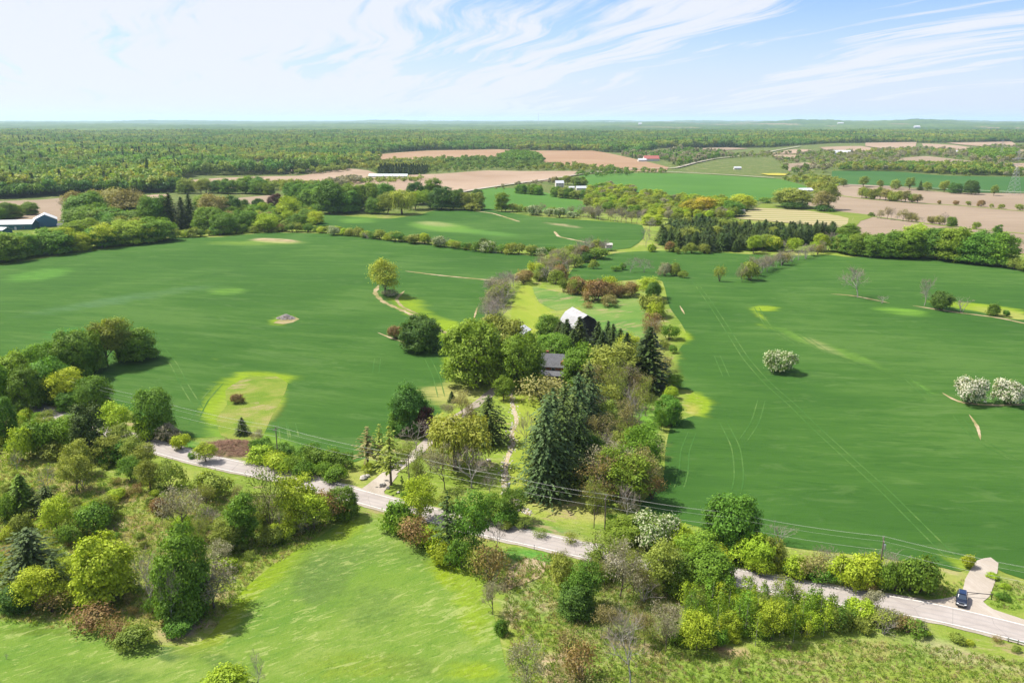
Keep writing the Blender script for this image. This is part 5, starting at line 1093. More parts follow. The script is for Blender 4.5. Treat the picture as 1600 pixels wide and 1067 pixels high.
# budding wood between the pines and the right field
wood([(925, 610), (985, 600), (1008, 625), (1000, 660), (1005, 700), (1025, 740), (1010, 770), (985, 800), (930, 805), (895, 795), (900, 760), (915, 700), (905, 670)], 8.2, [('bud', 'tan', 4), ('bud', 'olive', 5), ('bud', 'russet', 1.5), ('bud', 'greybud', 2), ('airy', 'bright', 1.4), ('airy', 'olive', 1.5), ('bare', 'mid', .8)], (8, 13), 'in the budding wood right of the dark pines', 'budding wood right of the pines')
wood([(890, 740), (960, 720), (1010, 760), (1000, 800), (910, 800)], 5.5, [('shrub', 'lime', 2), ('shrub', 'olive', 2), ('thinshrub', 'tan', 2), ('shrub', 'bright', 1)], (3, 5.5), 'under the budding wood near the road', 'shrubs under the budding wood')
for a in [('airy', 960, 700, 772, 44, 'bright', 'fresh green tree standing out in the budding wood'), ('airy', 926, 680, 735, 30, 'mid', 'small green tree right of the dark pines'), ('bare', 980, 760, 808, 34, None, 'silver-grey leafless tree at the lower end of the budding wood'),
          ('bud', 999, 705, 785, 44, 'tan', 'tall tan tree at the field corner of the budding wood'), ('bare', 988, 700, 745, 24, None, 'bare pale tree above the field corner'),
          ('bare', 985, 600, 690, 34, None, 'bare pinkish tree below the tallest spruce'), ('bud', 1008, 590, 650, 26, 'olive', 'olive tree at the foot of the tallest spruce'), ('bud', 928, 745, 826, 34, 'olive', 'tall thin tree in front of the wood by the road'),
          ('maple', 1044, 622, 661, 32, 'mid', 'round green tree at the left edge of the right field'), ('airy', 1052, 584, 608, 22, 'bright', 'small bright tree above the round one at the field edge'), ('airy', 1033, 640, 673, 14, 'bright', 'slim green tree below the round one at the field edge'),
          ('shrub', 1047, 604, 622, 20, 'lime', 'yellow-green bush between two small field edge trees'), ('thinshrub', 1025, 690, 715, 24, 'greybud', 'thin grey bush near the field edge clearing'), ('thinshrub', 1018, 745, 780, 30, 'russet', 'reddish bush in the field corner'), ('bareshrub', 968, 592, 620, 26, None, 'dark grey twiggy bush under the wide olive tree')]: T(*a, group='trees along the farmstead edge')
# hedge column right of the pasture and the farm hedges
GH = 'hedge between pasture and right field'
for a in [('airy', 1016, 434, 466, 30, 'lime', 'top yellow-green tree in the hedge right of the pasture'), ('maple', 1020, 442, 472, 18, 'dark', 'dark tree inside the top of the pasture hedge'), ('shrub', 1017, 462, 492, 30, 'olive', 'olive bush second in the pasture hedge'), ('shrub', 1024, 470, 496, 24, 'lime', 'yellow bush beside the olive one in the pasture hedge'), ('thinshrub', 1018, 488, 512, 26, 'russet', 'reddish bush third in the pasture hedge'),
          ('bareshrub', 1020, 498, 520, 24, None, 'leafless bush above the tallest spruce'), ('bud', 1018, 500, 538, 24, 'russet', 'russet tree just above the tallest spruce'), ('shrub', 1046, 508, 530, 26, 'bright', 'rounded green bush beside the crop corner'), ('shrub', 1038, 530, 545, 16, 'olive', 'small olive bush below the rounded green one'), ('shrub', 1052, 540, 552, 12, 'mid', 'little dark bush at the crop edge below the corner'),
          ('thinshrub', 1040, 556, 580, 20, 'tan', 'tan bush right of the tallest spruce'), ('shrub', 1036, 580, 594, 12, 'olive', 'small bush at the foot of the tallest spruce')]: T(*a, group=GH)
row([(898, 455), (925, 462), (960, 466), (998, 460)], 4.5, [('shrub', 'russet', 2), ('shrub', 'olive', 2), ('thinshrub', 'russet', 2), ('bud', 'tan', 1), ('shrub', 'lime', 1)], (5, 8), 'at the top of the pasture behind the barn', 'thicket above the pasture', jit=2.0)
for a in [('shrub', 903, 433, 458, 26, 'russet', 'reddish clump at the left end of the thicket above the pasture'), ('shrub', 932, 438, 470, 34, 'russet', 'biggest reddish clump in the thicket above the pasture'), ('shrub', 949, 432, 460, 24, 'lime', 'yellow-green clump above the reddish one'), ('thinshrub', 918, 472, 481, 16, 'russet', 'small orange bush alone in the pasture'), ('shrub', 950, 462, 479, 22, 'tan', 'rounded tan bush alone in the pasture'), ('shrub', 880, 436, 456, 14, 'olive', 'upright bush at the hook of the farm hedge')]: T(*a, group='bushes above the pasture')
row([(766, 505), (770, 482), (782, 462), (800, 446)], 4.0, [('bare', 'mid', 3), ('bareshrub', 'mid', 4), ('bud', 'greybud', 1.5), ('shrub', 'olive', 1)], (6, 9), 'in the grey hedge left of the mown strip', 'grey hedge left of the mown strip', jit=1.6, wf=(1.0, 1.4))
for a in [('bareshrub', 779, 468, 503, 34, None, 'wide silvery leafless bush at the foot of the grey hedge'), ('bareshrub', 785, 445, 480, 34, None, 'second silvery leafless bush up the grey hedge'), ('shrub', 818, 422, 443, 26, 'russet', 'reddish brown bush where the hedge bends')]: T(*a, group='grey hedge left of the mown strip')
row([(818, 440), (845, 436), (868, 442), (880, 424), (900, 410), (930, 400), (948, 392)], 4.2, [('shrub', 'olive', 4), ('shrub', 'russet', 2), ('bud', 'greybud', 2), ('bare', 'mid', 2), ('shrub', 'mid', 2), ('airy', 'olive', 2), ('bareshrub', 'mid', 1.5), ('shrub', 'lime', 1)], (5, 8.5), 'in the hedge climbing from the farm to the far hedgerow', 'hedge climbing from the farm', jit=3.4)
row([(835, 430), (865, 420), (900, 402), (935, 392)], 6, [('bare', 'mid', 3), ('bud', 'greybud', 3), ('shrub', 'olive', 3)], (6, 9), 'in the hedge climbing from the farm to the far hedgerow', 'hedge climbing from the farm', jit=2)
for a in [('shrub', 928, 388, 404, 32, 'mid', 'dark green bush before the beige hut'), ('shrub', 915, 396, 410, 18, 'dark', 'dark bush left of the beige hut'), ('shrub', 927, 406, 420, 14, 'olive', 'small round bush below the beige hut'), ('shrub', 962, 416, 424, 14, 'mid', 'left of two small dark bushes in the upper crop'), ('shrub', 973, 411, 422, 11, 'mid', 'right of two small dark bushes in the upper crop'),
          ('bare', 985, 402, 425, 22, None, 'left of two silvery leafless trees in the upper crop'), ('bare', 1006, 404, 426, 22, None, 'right of two silvery leafless trees in the upper crop'), ('shrub', 1038, 411, 431, 22, 'greybud', 'pale rounded bush in the upper crop island'), ('shrub', 1054, 411, 431, 16, 'olive', 'olive bush right of the pale rounded one'), ('shrub', 1068, 423, 434, 15, 'olive', 'small bush ending the upper crop island'),
          ('thinshrub', 1124, 416, 440, 15, 'olive', 'upright thin bush alone in the right crop'), ('bud', 1160, 412, 441, 16, 'greybud', 'grey tree at the lower end of the leafless hedgerow'), ('shrub', 1172, 410, 438, 26, 'olive', 'olive bush at the lower end of the leafless hedgerow')]: T(*a, group='bushes in the upper right crop')
row([(1168, 436), (1195, 424), (1225, 412), (1260, 402), (1290, 396)], 5.0, [('bare', 'mid', 4), ('bud', 'greybud', 3), ('bareshrub', 'mid', 2), ('thinshrub', 'tan', 1)], (6, 9), 'in the leafless hedgerow crossing the right crop', 'leafless hedgerow in the right crop', jit=1.0)
# lone plants in the crops
GL = 'lone trees and bushes standing in the crops'
for a in [('airy', 602, 406, 462, 36, 'willow', 'yellow-green willow standing alone in the left wheat field'), ('shrub', 610, 452, 462, 24, 'greybud', 'low bush at the foot of the lone yellow-green willow'), ('maple', 659, 497, 547, 48, 'dark', 'dark round tree alone at the edge of the left wheat field'), ('shrub', 618, 510, 529, 20, 'russet', 'brown bush left of the dark round tree'),
          ('shrub', 371, 616, 630, 17, 'russet', 'small dark bush in the yellow hollow'), ('spruce', 379, 654, 679, 14, 'pine', 'little dark cedar at the bottom of the yellow hollow'), ('thinshrub', 402, 672, 695, 18, 'greybud', 'grey bush beside the pole line below the hollow'),
          ('bloom', 1219, 549, 582, 42, 'blossomlight', 'round cream flowering hawthorn alone in the right wheat field'), ('bloom', 1514, 592, 630, 40, 'blossom', 'left of the two white flowering hawthorns'), ('bloom', 1577, 595, 632, 40, 'blossom', 'right of the two white flowering hawthorns'),
          ('bare', 1340, 418, 465, 40, None, 'spreading leafless tree in the upper right field'), ('bare', 1444, 434, 478, 26, None, 'slim leafless tree left of the dark bush in the right field'), ('shrub', 1470, 458, 484, 30, 'dark', 'dark cone shaped bush in the right field'), ('bareshrub', 1502, 463, 488, 28, None, 'brownish leafless bush right of the dark one'),
          ('shrub', 1552, 475, 493, 17, 'mid', 'small dark bush on the straw strip at right'), ('shrub', 1572, 485, 495, 9, 'mid', 'smallest dark bush at the right end of the straw strip'), ('bareshrub', 1378, 462, 474, 16, None, 'tangle of pale branches lying in the right field')]: T(*a, group=GL)
# tree spur at the left
GT = 'tree spur reaching into the left wheat field'
for i, a in enumerate([('maple', 214, 515, 562, 46, 'mid', 'round tree at the tip of the left tree spur'), ('airy', 186, 497, 566, 40, 'olive', 'pale topped tree second from the tip of the spur'), ('airy', 168, 502, 572, 40, 'olive', 'yellow-green tree third from the tip of the spur'), ('maple', 140, 518, 580, 38, 'bright', 'leafy tree in the middle of the spur'), ('maple', 118, 520, 590, 46, 'mid', 'broad tree in the middle of the spur'),
        ('maple', 92, 540, 596, 34, 'mid', 'dark tree behind the broad one on the spur'), ('maple', 66, 540, 600, 40, 'bright', 'green tree at the root of the spur'), ('maple', 78, 565, 625, 48, 'mid', 'front crown shading the small field corner'), ('airy', 104, 578, 632, 42, 'lime', 'front crown above the overhead cables'), ('maple', 22, 556, 618, 44, 'bright', 'large tree at the left edge above the road'), ('maple', 45, 575, 640, 38, 'mid', 'dark tree between the left edge and the spur'),
        ('maple', -12, 568, 640, 42, 'bright', 'tree cut by the left edge above the road')]): T(*a, group=GT)
wood([(-40, 610), (30, 600), (120, 622), (145, 640), (120, 655), (60, 640), (-40, 625)], 5.5, [('shrub', 'mid', 2), ('shrub', 'lime', 2), ('maple', 'mid', 2), ('shrub', 'bright', 1)], (4, 7.2), 'between the spur and the road bend', 'trees between spur and road')
GR = 'trees at the left bend of the road'
for a in [('maple', 244, 610, 680, 46, 'mid', 'upright tree standing above the road at left'), ('shrub', 262, 664, 690, 34, 'greybud', 'pale bush at the foot of the upright tree'), ('shrub', 232, 650, 684, 36, 'lime', 'bright bush left of the upright tree'), ('maple', 150, 590, 645, 40, 'mid', 'round tree at the near corner of the left field'), ('airy', 180, 633, 690, 40, 'lime', 'yellow-green tree at the left end of the visible road'),
          ('tall', 142, 636, 716, 34, 'pine', 'dark narrow tree before the hidden road bend'), ('airy', 108, 652, 702, 42, 'bright', 'green tree over the hidden road'), ('maple', 6, 625, 692, 36, 'mid', 'dark green tree at the left edge below the road'), ('shrub', 62, 660, 710, 46, 'bright', 'wide bush below the hidden road'), ('shrub', 34, 670, 720, 42, 'lime', 'yellow-green bush right of the dark edge tree'), ('shrub', 85, 690, 712, 40, 'olive', 'olive bush in front of the wide one'),
          ('shrub', 190, 690, 722, 44, 'mid', 'dense bush hiding the near road edge'), ('airy', 122, 690, 742, 34, 'olive', 'soft olive tree in front of the road bend'), ('shrub', 282, 680, 702, 22, 'lime', 'small bush on the verge right of the upright tree'), ('shrub', 300, 708, 716, 10, 'mid', 'little dark bush on the far verge'), ('airy', 322, 694, 722, 26, 'lime', 'yellow-green bushy tree beside the brush heap')]: T(*a, group=GR)
wood([(-40, 640), (60, 650), (170, 690), (240, 715), (230, 735), (120, 715), (-40, 700)], 4.6, [('shrub', 'mid', 3), ('shrub', 'lime', 3), ('shrub', 'bright', 2), ('thinshrub', 'olive', 2), ('airy', 'olive', 1), ('shrub', 'greybud', .6)], (4, 7.5), 'on the near side of the hidden road bend', 'bushes round the left road bend')
# hedge along the road (far side)
row([(405, 722), (440, 735), (490, 745), (545, 752)], 3.2, [('shrub', 'mid', 4), ('shrub', 'bright', 4), ('shrub', 'lime', 1)], (3.4, 5.0), 'in the leafy hedge between road and left field', 'leafy hedge along the road', jit=1.2, wf=(1.1, 1.5))
row([(410, 706), (450, 716), (500, 726), (538, 738)], 4.0, [('shrub', 'mid', 4), ('shrub', 'bright', 3)], (3.5, 5.2), 'in the leafy hedge between road and left field', 'leafy hedge along the road', jit=1.2, wf=(1.1, 1.4))
row([(560, 742), (585, 740), (600, 735)], 4, [('shrub', 'mid', 2), ('shrub', 'lime', 2), ('thinshrub', 'olive', 2)], (2, 3.6), 'beside the mouth of the drive', 'bushes at the mouth of the drive', jit=1)
# near side of the road in the middle
GM = 'trees on the near verge beside the meadow'
for a in [('airy', 658, 748, 815, 44, 'lime', 'bright round topped tree on the near verge below the pond'), ('shrub', 622, 785, 830, 40, 'bright', 'dense bush at the left end of the verge trees'), ('openpine', 700, 770, 868, 42, 'pine', 'ragged dark pine on the near verge'), ('openpine', 716, 765, 850, 30, 'olive', 'lighter pine right of the ragged one'), ('airy', 738, 775, 870, 46, 'mid', 'green tree leaning over the near road edge'), ('thinshrub', 650, 810, 852, 46, 'russet', 'brownish twiggy bush below the round topped tree'),
          ('shrub', 690, 850, 880, 34, 'lime', 'yellow-green low bush at the meadow edge'), ('shrub', 722, 845, 888, 40, 'mid', 'green bush at the meadow corner'), ('thinshrub', 765, 850, 908, 46, 'russet', 'large brownish twiggy bush by the dry reeds'), ('bare', 775, 815, 860, 26, None, 'leafless tree leaning at the near road edge'), ('thinshrub', 745, 860, 895, 34, 'olive', 'tangled olive bush by the meadow corner'), ('bareshrub', 775, 865, 905, 36, None, 'grey brushwood beside the dry reeds'),
          ('bud', 770, 905, 960, 30, 'greybud', 'faint grey sapling at the meadow edge'), ('shrub', 783, 968, 990, 18, 'mid', 'small dark bush at the right edge of the meadow'), ('airy', 800, 765, 815, 36, 'mid', 'green tree beside the stream culvert'), ('airy', 765, 775, 812, 30, 'bright', 'light green tree between pond and road'), ('shrub', 742, 790, 815, 30, 'lime', 'bush on the far verge before the pond'), ('shrub', 700, 775, 795, 30, 'olive', 'low olive bush on the verge lawn'),
          ('shrub', 640, 765, 786, 24, 'bright', 'low bush behind the bright round topped tree'), ('shrub', 790, 790, 820, 34, 'mid', 'dark bush shading the stream culvert'), ('bud', 655, 700, 780, 22, 'olive', 'thin tree at the lawn corner by the road')]: T(*a, group=GM)
row([(612, 815), (650, 835), (690, 858), (720, 880)], 3.4, [('shrub', 'lime', 2), ('shrub', 'olive', 2), ('thinshrub', 'russet', 2), ('shrub', 'bright', 2), ('shrub', 'mid', 1)], (2.5, 5), 'on the verge between road and meadow', 'verge bushes between road and meadow', jit=1.6, wf=(1, 1.4))
row([(735, 815), (790, 828), (840, 838), (900, 848)], 5, [('thinshrub', 'russet', 2), ('shrub', 'olive', 2), ('thinshrub', 'olive', 2)], (1.4, 2.6), 'low on the far verge under the lawn', 'low growth on the far verge', jit=1.0, wf=(1.1, 1.5))
wood([(1062, 955), (1160, 942), (1285, 964), (1312, 990), (1215, 1000), (1100, 1020)], 3.6, [('shrub', 'lime', 2), ('shrub', 'bright', 3), ('shrub', 'mid', 2)], (2.6, 4.6), 'between the saplings of the poplar thicket', 'undergrowth of the poplar thicket', keep=.8)
# hedge on the far side of the road, right half
GQ = 'hedge between the road and the right field'
for a in [('maple', 1142, 776, 858, 66, 'mid', 'tall dark green maple rising from the roadside hedge'), ('pine', 1118, 778, 852, 42, 'dark', 'dark conifer against the left side of the tall maple'), ('bloom', 1022, 806, 858, 62, 'blossomlight', 'cream flowering tree at the lower tip of the right field'), ('shrub', 1060, 820, 862, 44, 'lime', 'bright bush right of the cream flowering tree'), ('maple', 975, 815, 855, 48, 'bright', 'fresh green tree left of the cream flowering one'),
          ('shrub', 1182, 842, 888, 44, 'lime', 'yellow-green bush right of the tall maple'), ('shrub', 1208, 840, 885, 42, 'olive', 'dark topped bush beside the bare grey one'), ('bareshrub', 1216, 820, 850, 38, None, 'grey fan shaped leafless bush above the hedge'), ('shrub', 1242, 870, 900, 34, 'lime', 'low yellow-green bush in the hedge gap'), ('thinshrub', 1270, 868, 903, 42, 'tan', 'tan scrubby bush in the middle of the hedge'), ('bare', 1280, 856, 892, 26, None, 'small leafless tree left in the hedge pair'), ('bare', 1306, 856, 894, 30, None, 'small leafless tree right in the hedge pair'),
          ('shrub', 1322, 874, 914, 48, 'lime', 'wide yellow-green bush near the pole'), ('shrub', 1350, 872, 916, 48, 'lime', 'second wide yellow-green bush near the pole'), ('shrub', 1378, 884, 918, 34, 'bright', 'bush left of the roadside pole'), ('shrub', 1398, 880, 922, 40, 'mid', 'bush right of the roadside pole'), ('shrub', 1436, 876, 924, 50, 'mid', 'dark green bush nearest the parked car'), ('shrub', 1420, 884, 922, 34, 'bright', 'fresh bush left of the dark one nearest the car'),
          ('bareshrub', 1378, 864, 892, 34, None, 'pale leafless bush behind the roadside pole'), ('bareshrub', 1405, 866, 892, 36, None, 'pale leafless bush behind the fresh green ones'), ('bareshrub', 1352, 858, 884, 22, None, 'small pale leafless bush behind the wide bushes'), ('shrub', 1512, 868, 886, 18, 'lime', 'small bush beside the top of the field entrance')]: T(*a, group=GQ)
row([(1050, 862), (1100, 872), (1150, 880), (1195, 890)], 3.2, [('shrub', 'lime', 3), ('shrub', 'bright', 4), ('shrub', 'mid', 1)], (3, 5.5), 'under the tall maple along the road', 'roadside hedge under the tall maple', jit=1.4, wf=(1.1, 1.4))
row([(1200, 888), (1260, 898), (1310, 908), (1380, 918), (1440, 926), (1475, 930)], 3.4, [('shrub', 'lime', 3), ('shrub', 'olive', 2), ('thinshrub', 'russet', 2), ('shrub', 'mid', 2)], (1.6, 3.0), 'low at the foot of the right roadside hedge', 'low growth of the right roadside hedge', jit=1.2, wf=(1.2, 1.6))
row([(940, 838), (970, 846), (1010, 858)], 3.0, [('shrub', 'bright', 3), ('airy', 'bright', 2), ('thinshrub', 'olive', 2)], (3.5, 6.5), 'between the lawn and the cream flowering tree', 'bushes left of the cream tree', jit=1.6)
row([(1545, 905), (1570, 925), (1600, 945)], 3.4, [('shrub', 'lime', 2), ('shrub', 'mid', 2), ('thinshrub', 'russet', 1)], (.8, 1.6), 'right of the gravel field entrance', 'low growth right of the field entrance', jit=2.2, wf=(1.4, 2))
# near side of the road, right of the meadow
wood([(868, 880), (935, 868), (1000, 880), (1060, 900), (1075, 960), (1060, 1015), (1010, 1040), (960, 1010), (930, 960), (890, 940)], 4.9, [('bud', 'greybud', 3), ('bud', 'olive', 4), ('bud', 'tan', 2), ('bare', 'mid', 1.5), ('thinshrub', 'olive', 3), ('shrub', 'bright', 1.2), ('shrub', 'mid', 1)], (3.8, 7.2), 'in the thin scrub wood below the road', 'thin scrub wood below the road', keep=.85)
GB = 'trees in the scrub right of the meadow'
for a in [('airy', 912, 885, 950, 44, 'mid', 'dark blue-green tree at the left of the scrub wood'), ('maple', 900, 914, 960, 42, 'dark', 'dense dark green bush by the reeds'), ('shrub', 880, 870, 915, 32, 'olive', 'olive bush at the road edge above the reeds'), ('bare', 985, 960, 1072, 70, None, 'large leafless tree at the bottom of the scrub wood'), ('bud', 968, 850, 935, 60, 'greybud', 'pale budding tree leaning over the near road edge'), ('bud', 938, 835, 890, 44, 'olive', 'thin budding tree before the pale road'),
          ('airy', 1035, 850, 925, 46, 'olive', 'soft olive tree where the road disappears'), ('airy', 1090, 838, 905, 52, 'bright', 'fresh green tree left of the poplar thicket'), ('maple', 1105, 862, 925, 60, 'bright', 'bright round tree at the top of the poplar thicket'), ('maple', 1060, 870, 925, 44, 'mid', 'green tree beside the bright round one'), ('thinshrub', 905, 1010, 1060, 50, 'russet', 'brown thorny bush in the dry reeds'), ('thinshrub', 890, 985, 1020, 36, 'tan', 'pale thorny bush above the dry reeds'),
          ('bud', 818, 1000, 1075, 50, 'greybud', 'thin grey trees at the bottom edge of the meadow'), ('bud', 1040, 960, 1020, 34, 'greybud', 'pale leaning saplings left of the thicket'), ('shrub', 1120, 880, 925, 46, 'lime', 'yellow-green bush at the foot of the bright tree'), ('bareshrub', 1005, 905, 940, 40, None, 'grey tangle in the middle of the scrub wood'), ('bare', 405, 1020, 1075, 22, None, 'slim leafless sapling at the bottom of the meadow'), ('shrub', 352, 1048, 1080, 60, 'lime', 'yellow-green bush cut by the bottom edge'),
          ('thinshrub', 1155, 1028, 1050, 12, 'mid', 'single small bush below the poplar thicket'), ('shrub', 1362, 925, 955, 24, 'greybud', 'grey bush on the near road edge'), ('bareshrub', 1380, 965, 990, 34, None, 'brown tangle at the right end of the thicket')]: T(*a, group=GB)
wood([(1062, 952), (1100, 940), (1160, 938), (1220, 948), (1285, 962), (1318, 975), (1312, 992), (1255, 1008), (1215, 998), (1180, 1010), (1140, 990), (1100, 1025), (1070, 1000)], 1.75, [('sapling', 'bright', 5), ('sapling', 'lime', 3), ('sapling', 'mid', 3), ('sapling', 'olive', 1), ('airy', 'lime', .8), ('bud', 'olive', .8)], (3.0, 7.4), 'in the poplar thicket below the road', 'poplar thicket below the road')
row([(1300, 975), (1330, 968), (1370, 975), (1420, 985), (1470, 1000)], 3.0, [('shrub', 'olive', 3), ('shrub', 'mid', 2), ('thinshrub', 'olive', 2), ('shrub', 'lime', 1), ('thinshrub', 'russet', 1)], (2.0, 3.8), 'at the right end of the near verge scrub', 'near verge scrub at right', jit=1.6, wf=(1.1, 1.5))
row([(1330, 965), (1400, 980), (1450, 992)], 3.4, [('shrub', 'olive', 3), ('shrub', 'mid', 2), ('thinshrub', 'greybud', 3)], (2.2, 3.6), 'at the right end of the near verge scrub', 'near verge scrub at right', jit=1.2, wf=(1, 1.3))
row([(1460, 985), (1520, 1005), (1600, 1030)], 3.0, [('shrub', 'olive', 3), ('thinshrub', 'russet', 1), ('shrub', 'lime', 2)], (.8, 1.8), 'low on the near verge at the right edge', 'low near verge growth at right', jit=2.0, wf=(1.2, 1.8))
# scrub at lower left
GG = 'trees and bushes of the lower left scrub'
for a in [('pine', 52, 832, 905, 66, 'bluepine', 'blue-green conifer in the lower left scrub'), ('maple', 168, 842, 935, 66, 'lime', 'yellow-green round tree over a dark hollow'), ('maple', 290, 832, 960, 62, 'mid', 'tall full green tree beside the meadow'), ('maple', 284, 880, 968, 54, 'mid', 'lower crown of the tall full tree'), ('bare', 268, 890, 985, 30, None, 'leafless leaning trunk before the tall full tree'), ('bare', 238, 868, 945, 50, None, 'spreading leafless tree left of the tall full tree'),
          ('bud', 288, 772, 845, 56, 'greybud', 'pinkish grey budding tree in the scrub centre'), ('bud', 335, 880, 950, 60, 'greybud', 'grey tangled tree right of the tall full tree'), ('tall', 378, 775, 850, 36, 'mid', 'narrow green tree in the meadow-side scrub'), ('bud', 425, 730, 835, 50, 'olive', 'tall thin trees nearest the meadow-side road'), ('airy', 465, 745, 825, 52, 'lime', 'yellow-green tree in the meadow-side scrub'), ('airy', 492, 770, 828, 42, 'lime', 'lower yellow-green tree by the meadow corner'),
          ('maple', 535, 762, 808, 38, 'mid', 'round bush at the point of the meadow-side scrub'), ('thinshrub', 515, 765, 815, 38, 'russet', 'brown twiggy bush left of the round point bush'), ('airy', 120, 712, 766, 36, 'olive', 'soft olive tree in the upper scrub'), ('bareshrub', 130, 732, 760, 30, None, 'dark bare bush with a ring of shade'), ('bare', 76, 725, 775, 26, None, 'faint leafless tree in the upper scrub'), ('bare', 28, 700, 740, 16, None, 'tiny leafless tree at the upper left'), ('spruce', 38, 745, 800, 30, 'mid', 'green cedar at the left of the upper scrub'),
          ('pine', 75, 762, 800, 32, 'pine', 'dark green conifer behind the cedar'), ('bare', 42, 760, 800, 28, None, 'dead grey tree beside the green cedar'), ('shrub', 12, 775, 810, 30, 'bright', 'pale green bush at the left edge'), ('airy', 90, 778, 835, 36, 'lime', 'yellow-green tree in the middle of the scrub'), ('shrub', 150, 790, 828, 46, 'mid', 'darker bush behind the pale bare spot'), ('shrub', 112, 820, 850, 30, 'mid', 'green bush left of the round yellow tree'), ('shrub', 36, 805, 835, 28, 'olive', 'olive bush above the blue-green conifer'),
          ('airy', 60, 890, 950, 50, 'lime', 'bright yellow tree below the blue-green conifer'), ('pine', 90, 872, 935, 34, 'pine', 'conifer right of the bright yellow tree'), ('maple', 28, 916, 952, 36, 'dark', 'dark round bush at the left end of the scrub edge'), ('thinshrub', 82, 925, 955, 40, 'russet', 'brown bush at the scrub edge'), ('thinshrub', 145, 948, 978, 60, 'russet', 'low brown thicket at the scrub edge'), ('thinshrub', 182, 970, 998, 40, 'russet', 'brown thorn bush left of the round edge bush'), ('shrub', 208, 983, 1012, 48, 'olive', 'round green bush at the near edge of the scrub'),
          ('thinshrub', 240, 934, 960, 24, 'mid', 'small green bush below the leafless spreading tree'), ('shrub', 278, 968, 990, 40, 'mid', 'low bush at the foot of the tall full tree'), ('airy', 235, 720, 765, 30, 'olive', 'small soft tree near the road bend'), ('shrub', 265, 722, 765, 44, 'olive', 'olive bush beside the road'), ('shrub', 250, 780, 802, 26, 'russet', 'reddish small bush in the scrub hollow'), ('airy', 205, 715, 750, 30, 'mid', 'green tree right of the hollow'), ('shrub', 330, 740, 775, 50, 'olive', 'grey-olive bush at the near road edge'), ('bareshrub', 10, 1020, 1030, 6, None, 'tiny leafless bush at the lower left')]: T(*a, group=GG)
wood([(-40, 770), (30, 760), (120, 790), (210, 770), (210, 800), (170, 815), (140, 850), (110, 880), (130, 930), (120, 950), (20, 945), (-40, 940)], 4.2, [('shrub', 'lime', 4), ('shrub', 'olive', 3), ('airy', 'lime', 2), ('airy', 'olive', 1), ('thinshrub', 'olive', 3), ('shrub', 'mid', 1.5), ('thinshrub', 'russet', 1.5), ('bud', 'olive', 1)], (2.2, 5.4), 'in the left part of the lower scrub', 'left part of the lower scrub', keep=.8)
wood([(180, 752), (260, 765), (290, 785), (280, 800), (215, 800), (185, 770)], 5.2, [('shrub', 'lime', 4), ('shrub', 'olive', 2), ('shrub', 'bright', 2), ('thinshrub', 'russet', 1), ('airy', 'lime', 1)], (2.2, 4.8), 'below the left road bend', 'scrub below the left road bend', keep=.8)
wood([(285, 778), (340, 785), (400, 795), (460, 806), (520, 812), (500, 830), (440, 850), (400, 880), (360, 910), (330, 900), (330, 850), (300, 810)], 4.8, [('bud', 'olive', 4), ('bud', 'greybud', 3), ('bud', 'tan', 1.5), ('airy', 'olive', 1.5), ('thinshrub', 'olive', 3), ('shrub', 'lime', 2), ('bare', 'mid', 1), ('shrub', 'olive', 2)], (2.8, 6.8), 'in the scrub strip between road and meadow', 'scrub strip between road and meadow')
wood([(-40, 700), (60, 705), (150, 720), (210, 735), (280, 770), (230, 860), (130, 850), (-40, 800)], 5.2, [('shrub', 'lime', 3), ('shrub', 'olive', 2), ('thinshrub', 'olive', 2), ('shrub', 'bright', 1)], (1.6, 3.4), 'in the open grass of the upper scrub', 'small bushes of the upper scrub', keep=.6)
wood([(130, 930), (230, 940), (260, 970), (240, 985), (180, 975), (120, 960)], 4.5, [('thinshrub', 'russet', 3), ('thinshrub', 'tan', 2), ('shrub', 'olive', 1), ('bareshrub', 'mid', 1)], (2, 4), 'at the brown near edge of the lower scrub', 'brown near edge of the lower scrub')
row([(250, 800), (290, 830), (330, 850)], 6, [('bud', 'olive', 2), ('shrub', 'lime', 1), ('shrub', 'olive', 1)], (2.5, 5), 'in the scrub hollow', 'scrub hollow', jit=3)
# long hedgerow beyond the left field
HL = [(248, 373), (300, 371), (360, 366), (420, 362), (470, 362), (520, 365), (580, 373), (640, 379), (700, 387), (760, 394), (820, 398), (880, 400), (915, 398)]
row(HL, 5.6, [('shrub', 'olive', 5), ('shrub', 'mid', 3), ('shrub', 'lime', 2), ('shrub', 'russet', 1), ('bareshrub', 'mid', 1), ('shrub', 'blossomlight', .5)], (4.5, 7.5), 'in the long hedgerow beyond the left wheat field', 'long hedgerow beyond the left wheat field', jit=1.6, wf=(1.1, 1.5))
for a in [('bloom', 648, 367, 380, 17, 'blossomlight', 'left of two pale flowering bushes in the long hedgerow'), ('bloom', 687, 370, 386, 18, 'blossomlight', 'right of two pale flowering bushes in the long hedgerow'), ('bloom', 522, 354, 368, 18, 'blossomlight', 'pale flowering bush near the left end of the long hedgerow'), ('maple', 757, 373, 392, 16, 'dark', 'dark round tree in the long hedgerow'), ('airy', 664, 365, 382, 13, 'lime', 'bright bush between the two pale flowering ones')]: T(*a, group='long hedgerow beyond the left wheat field')
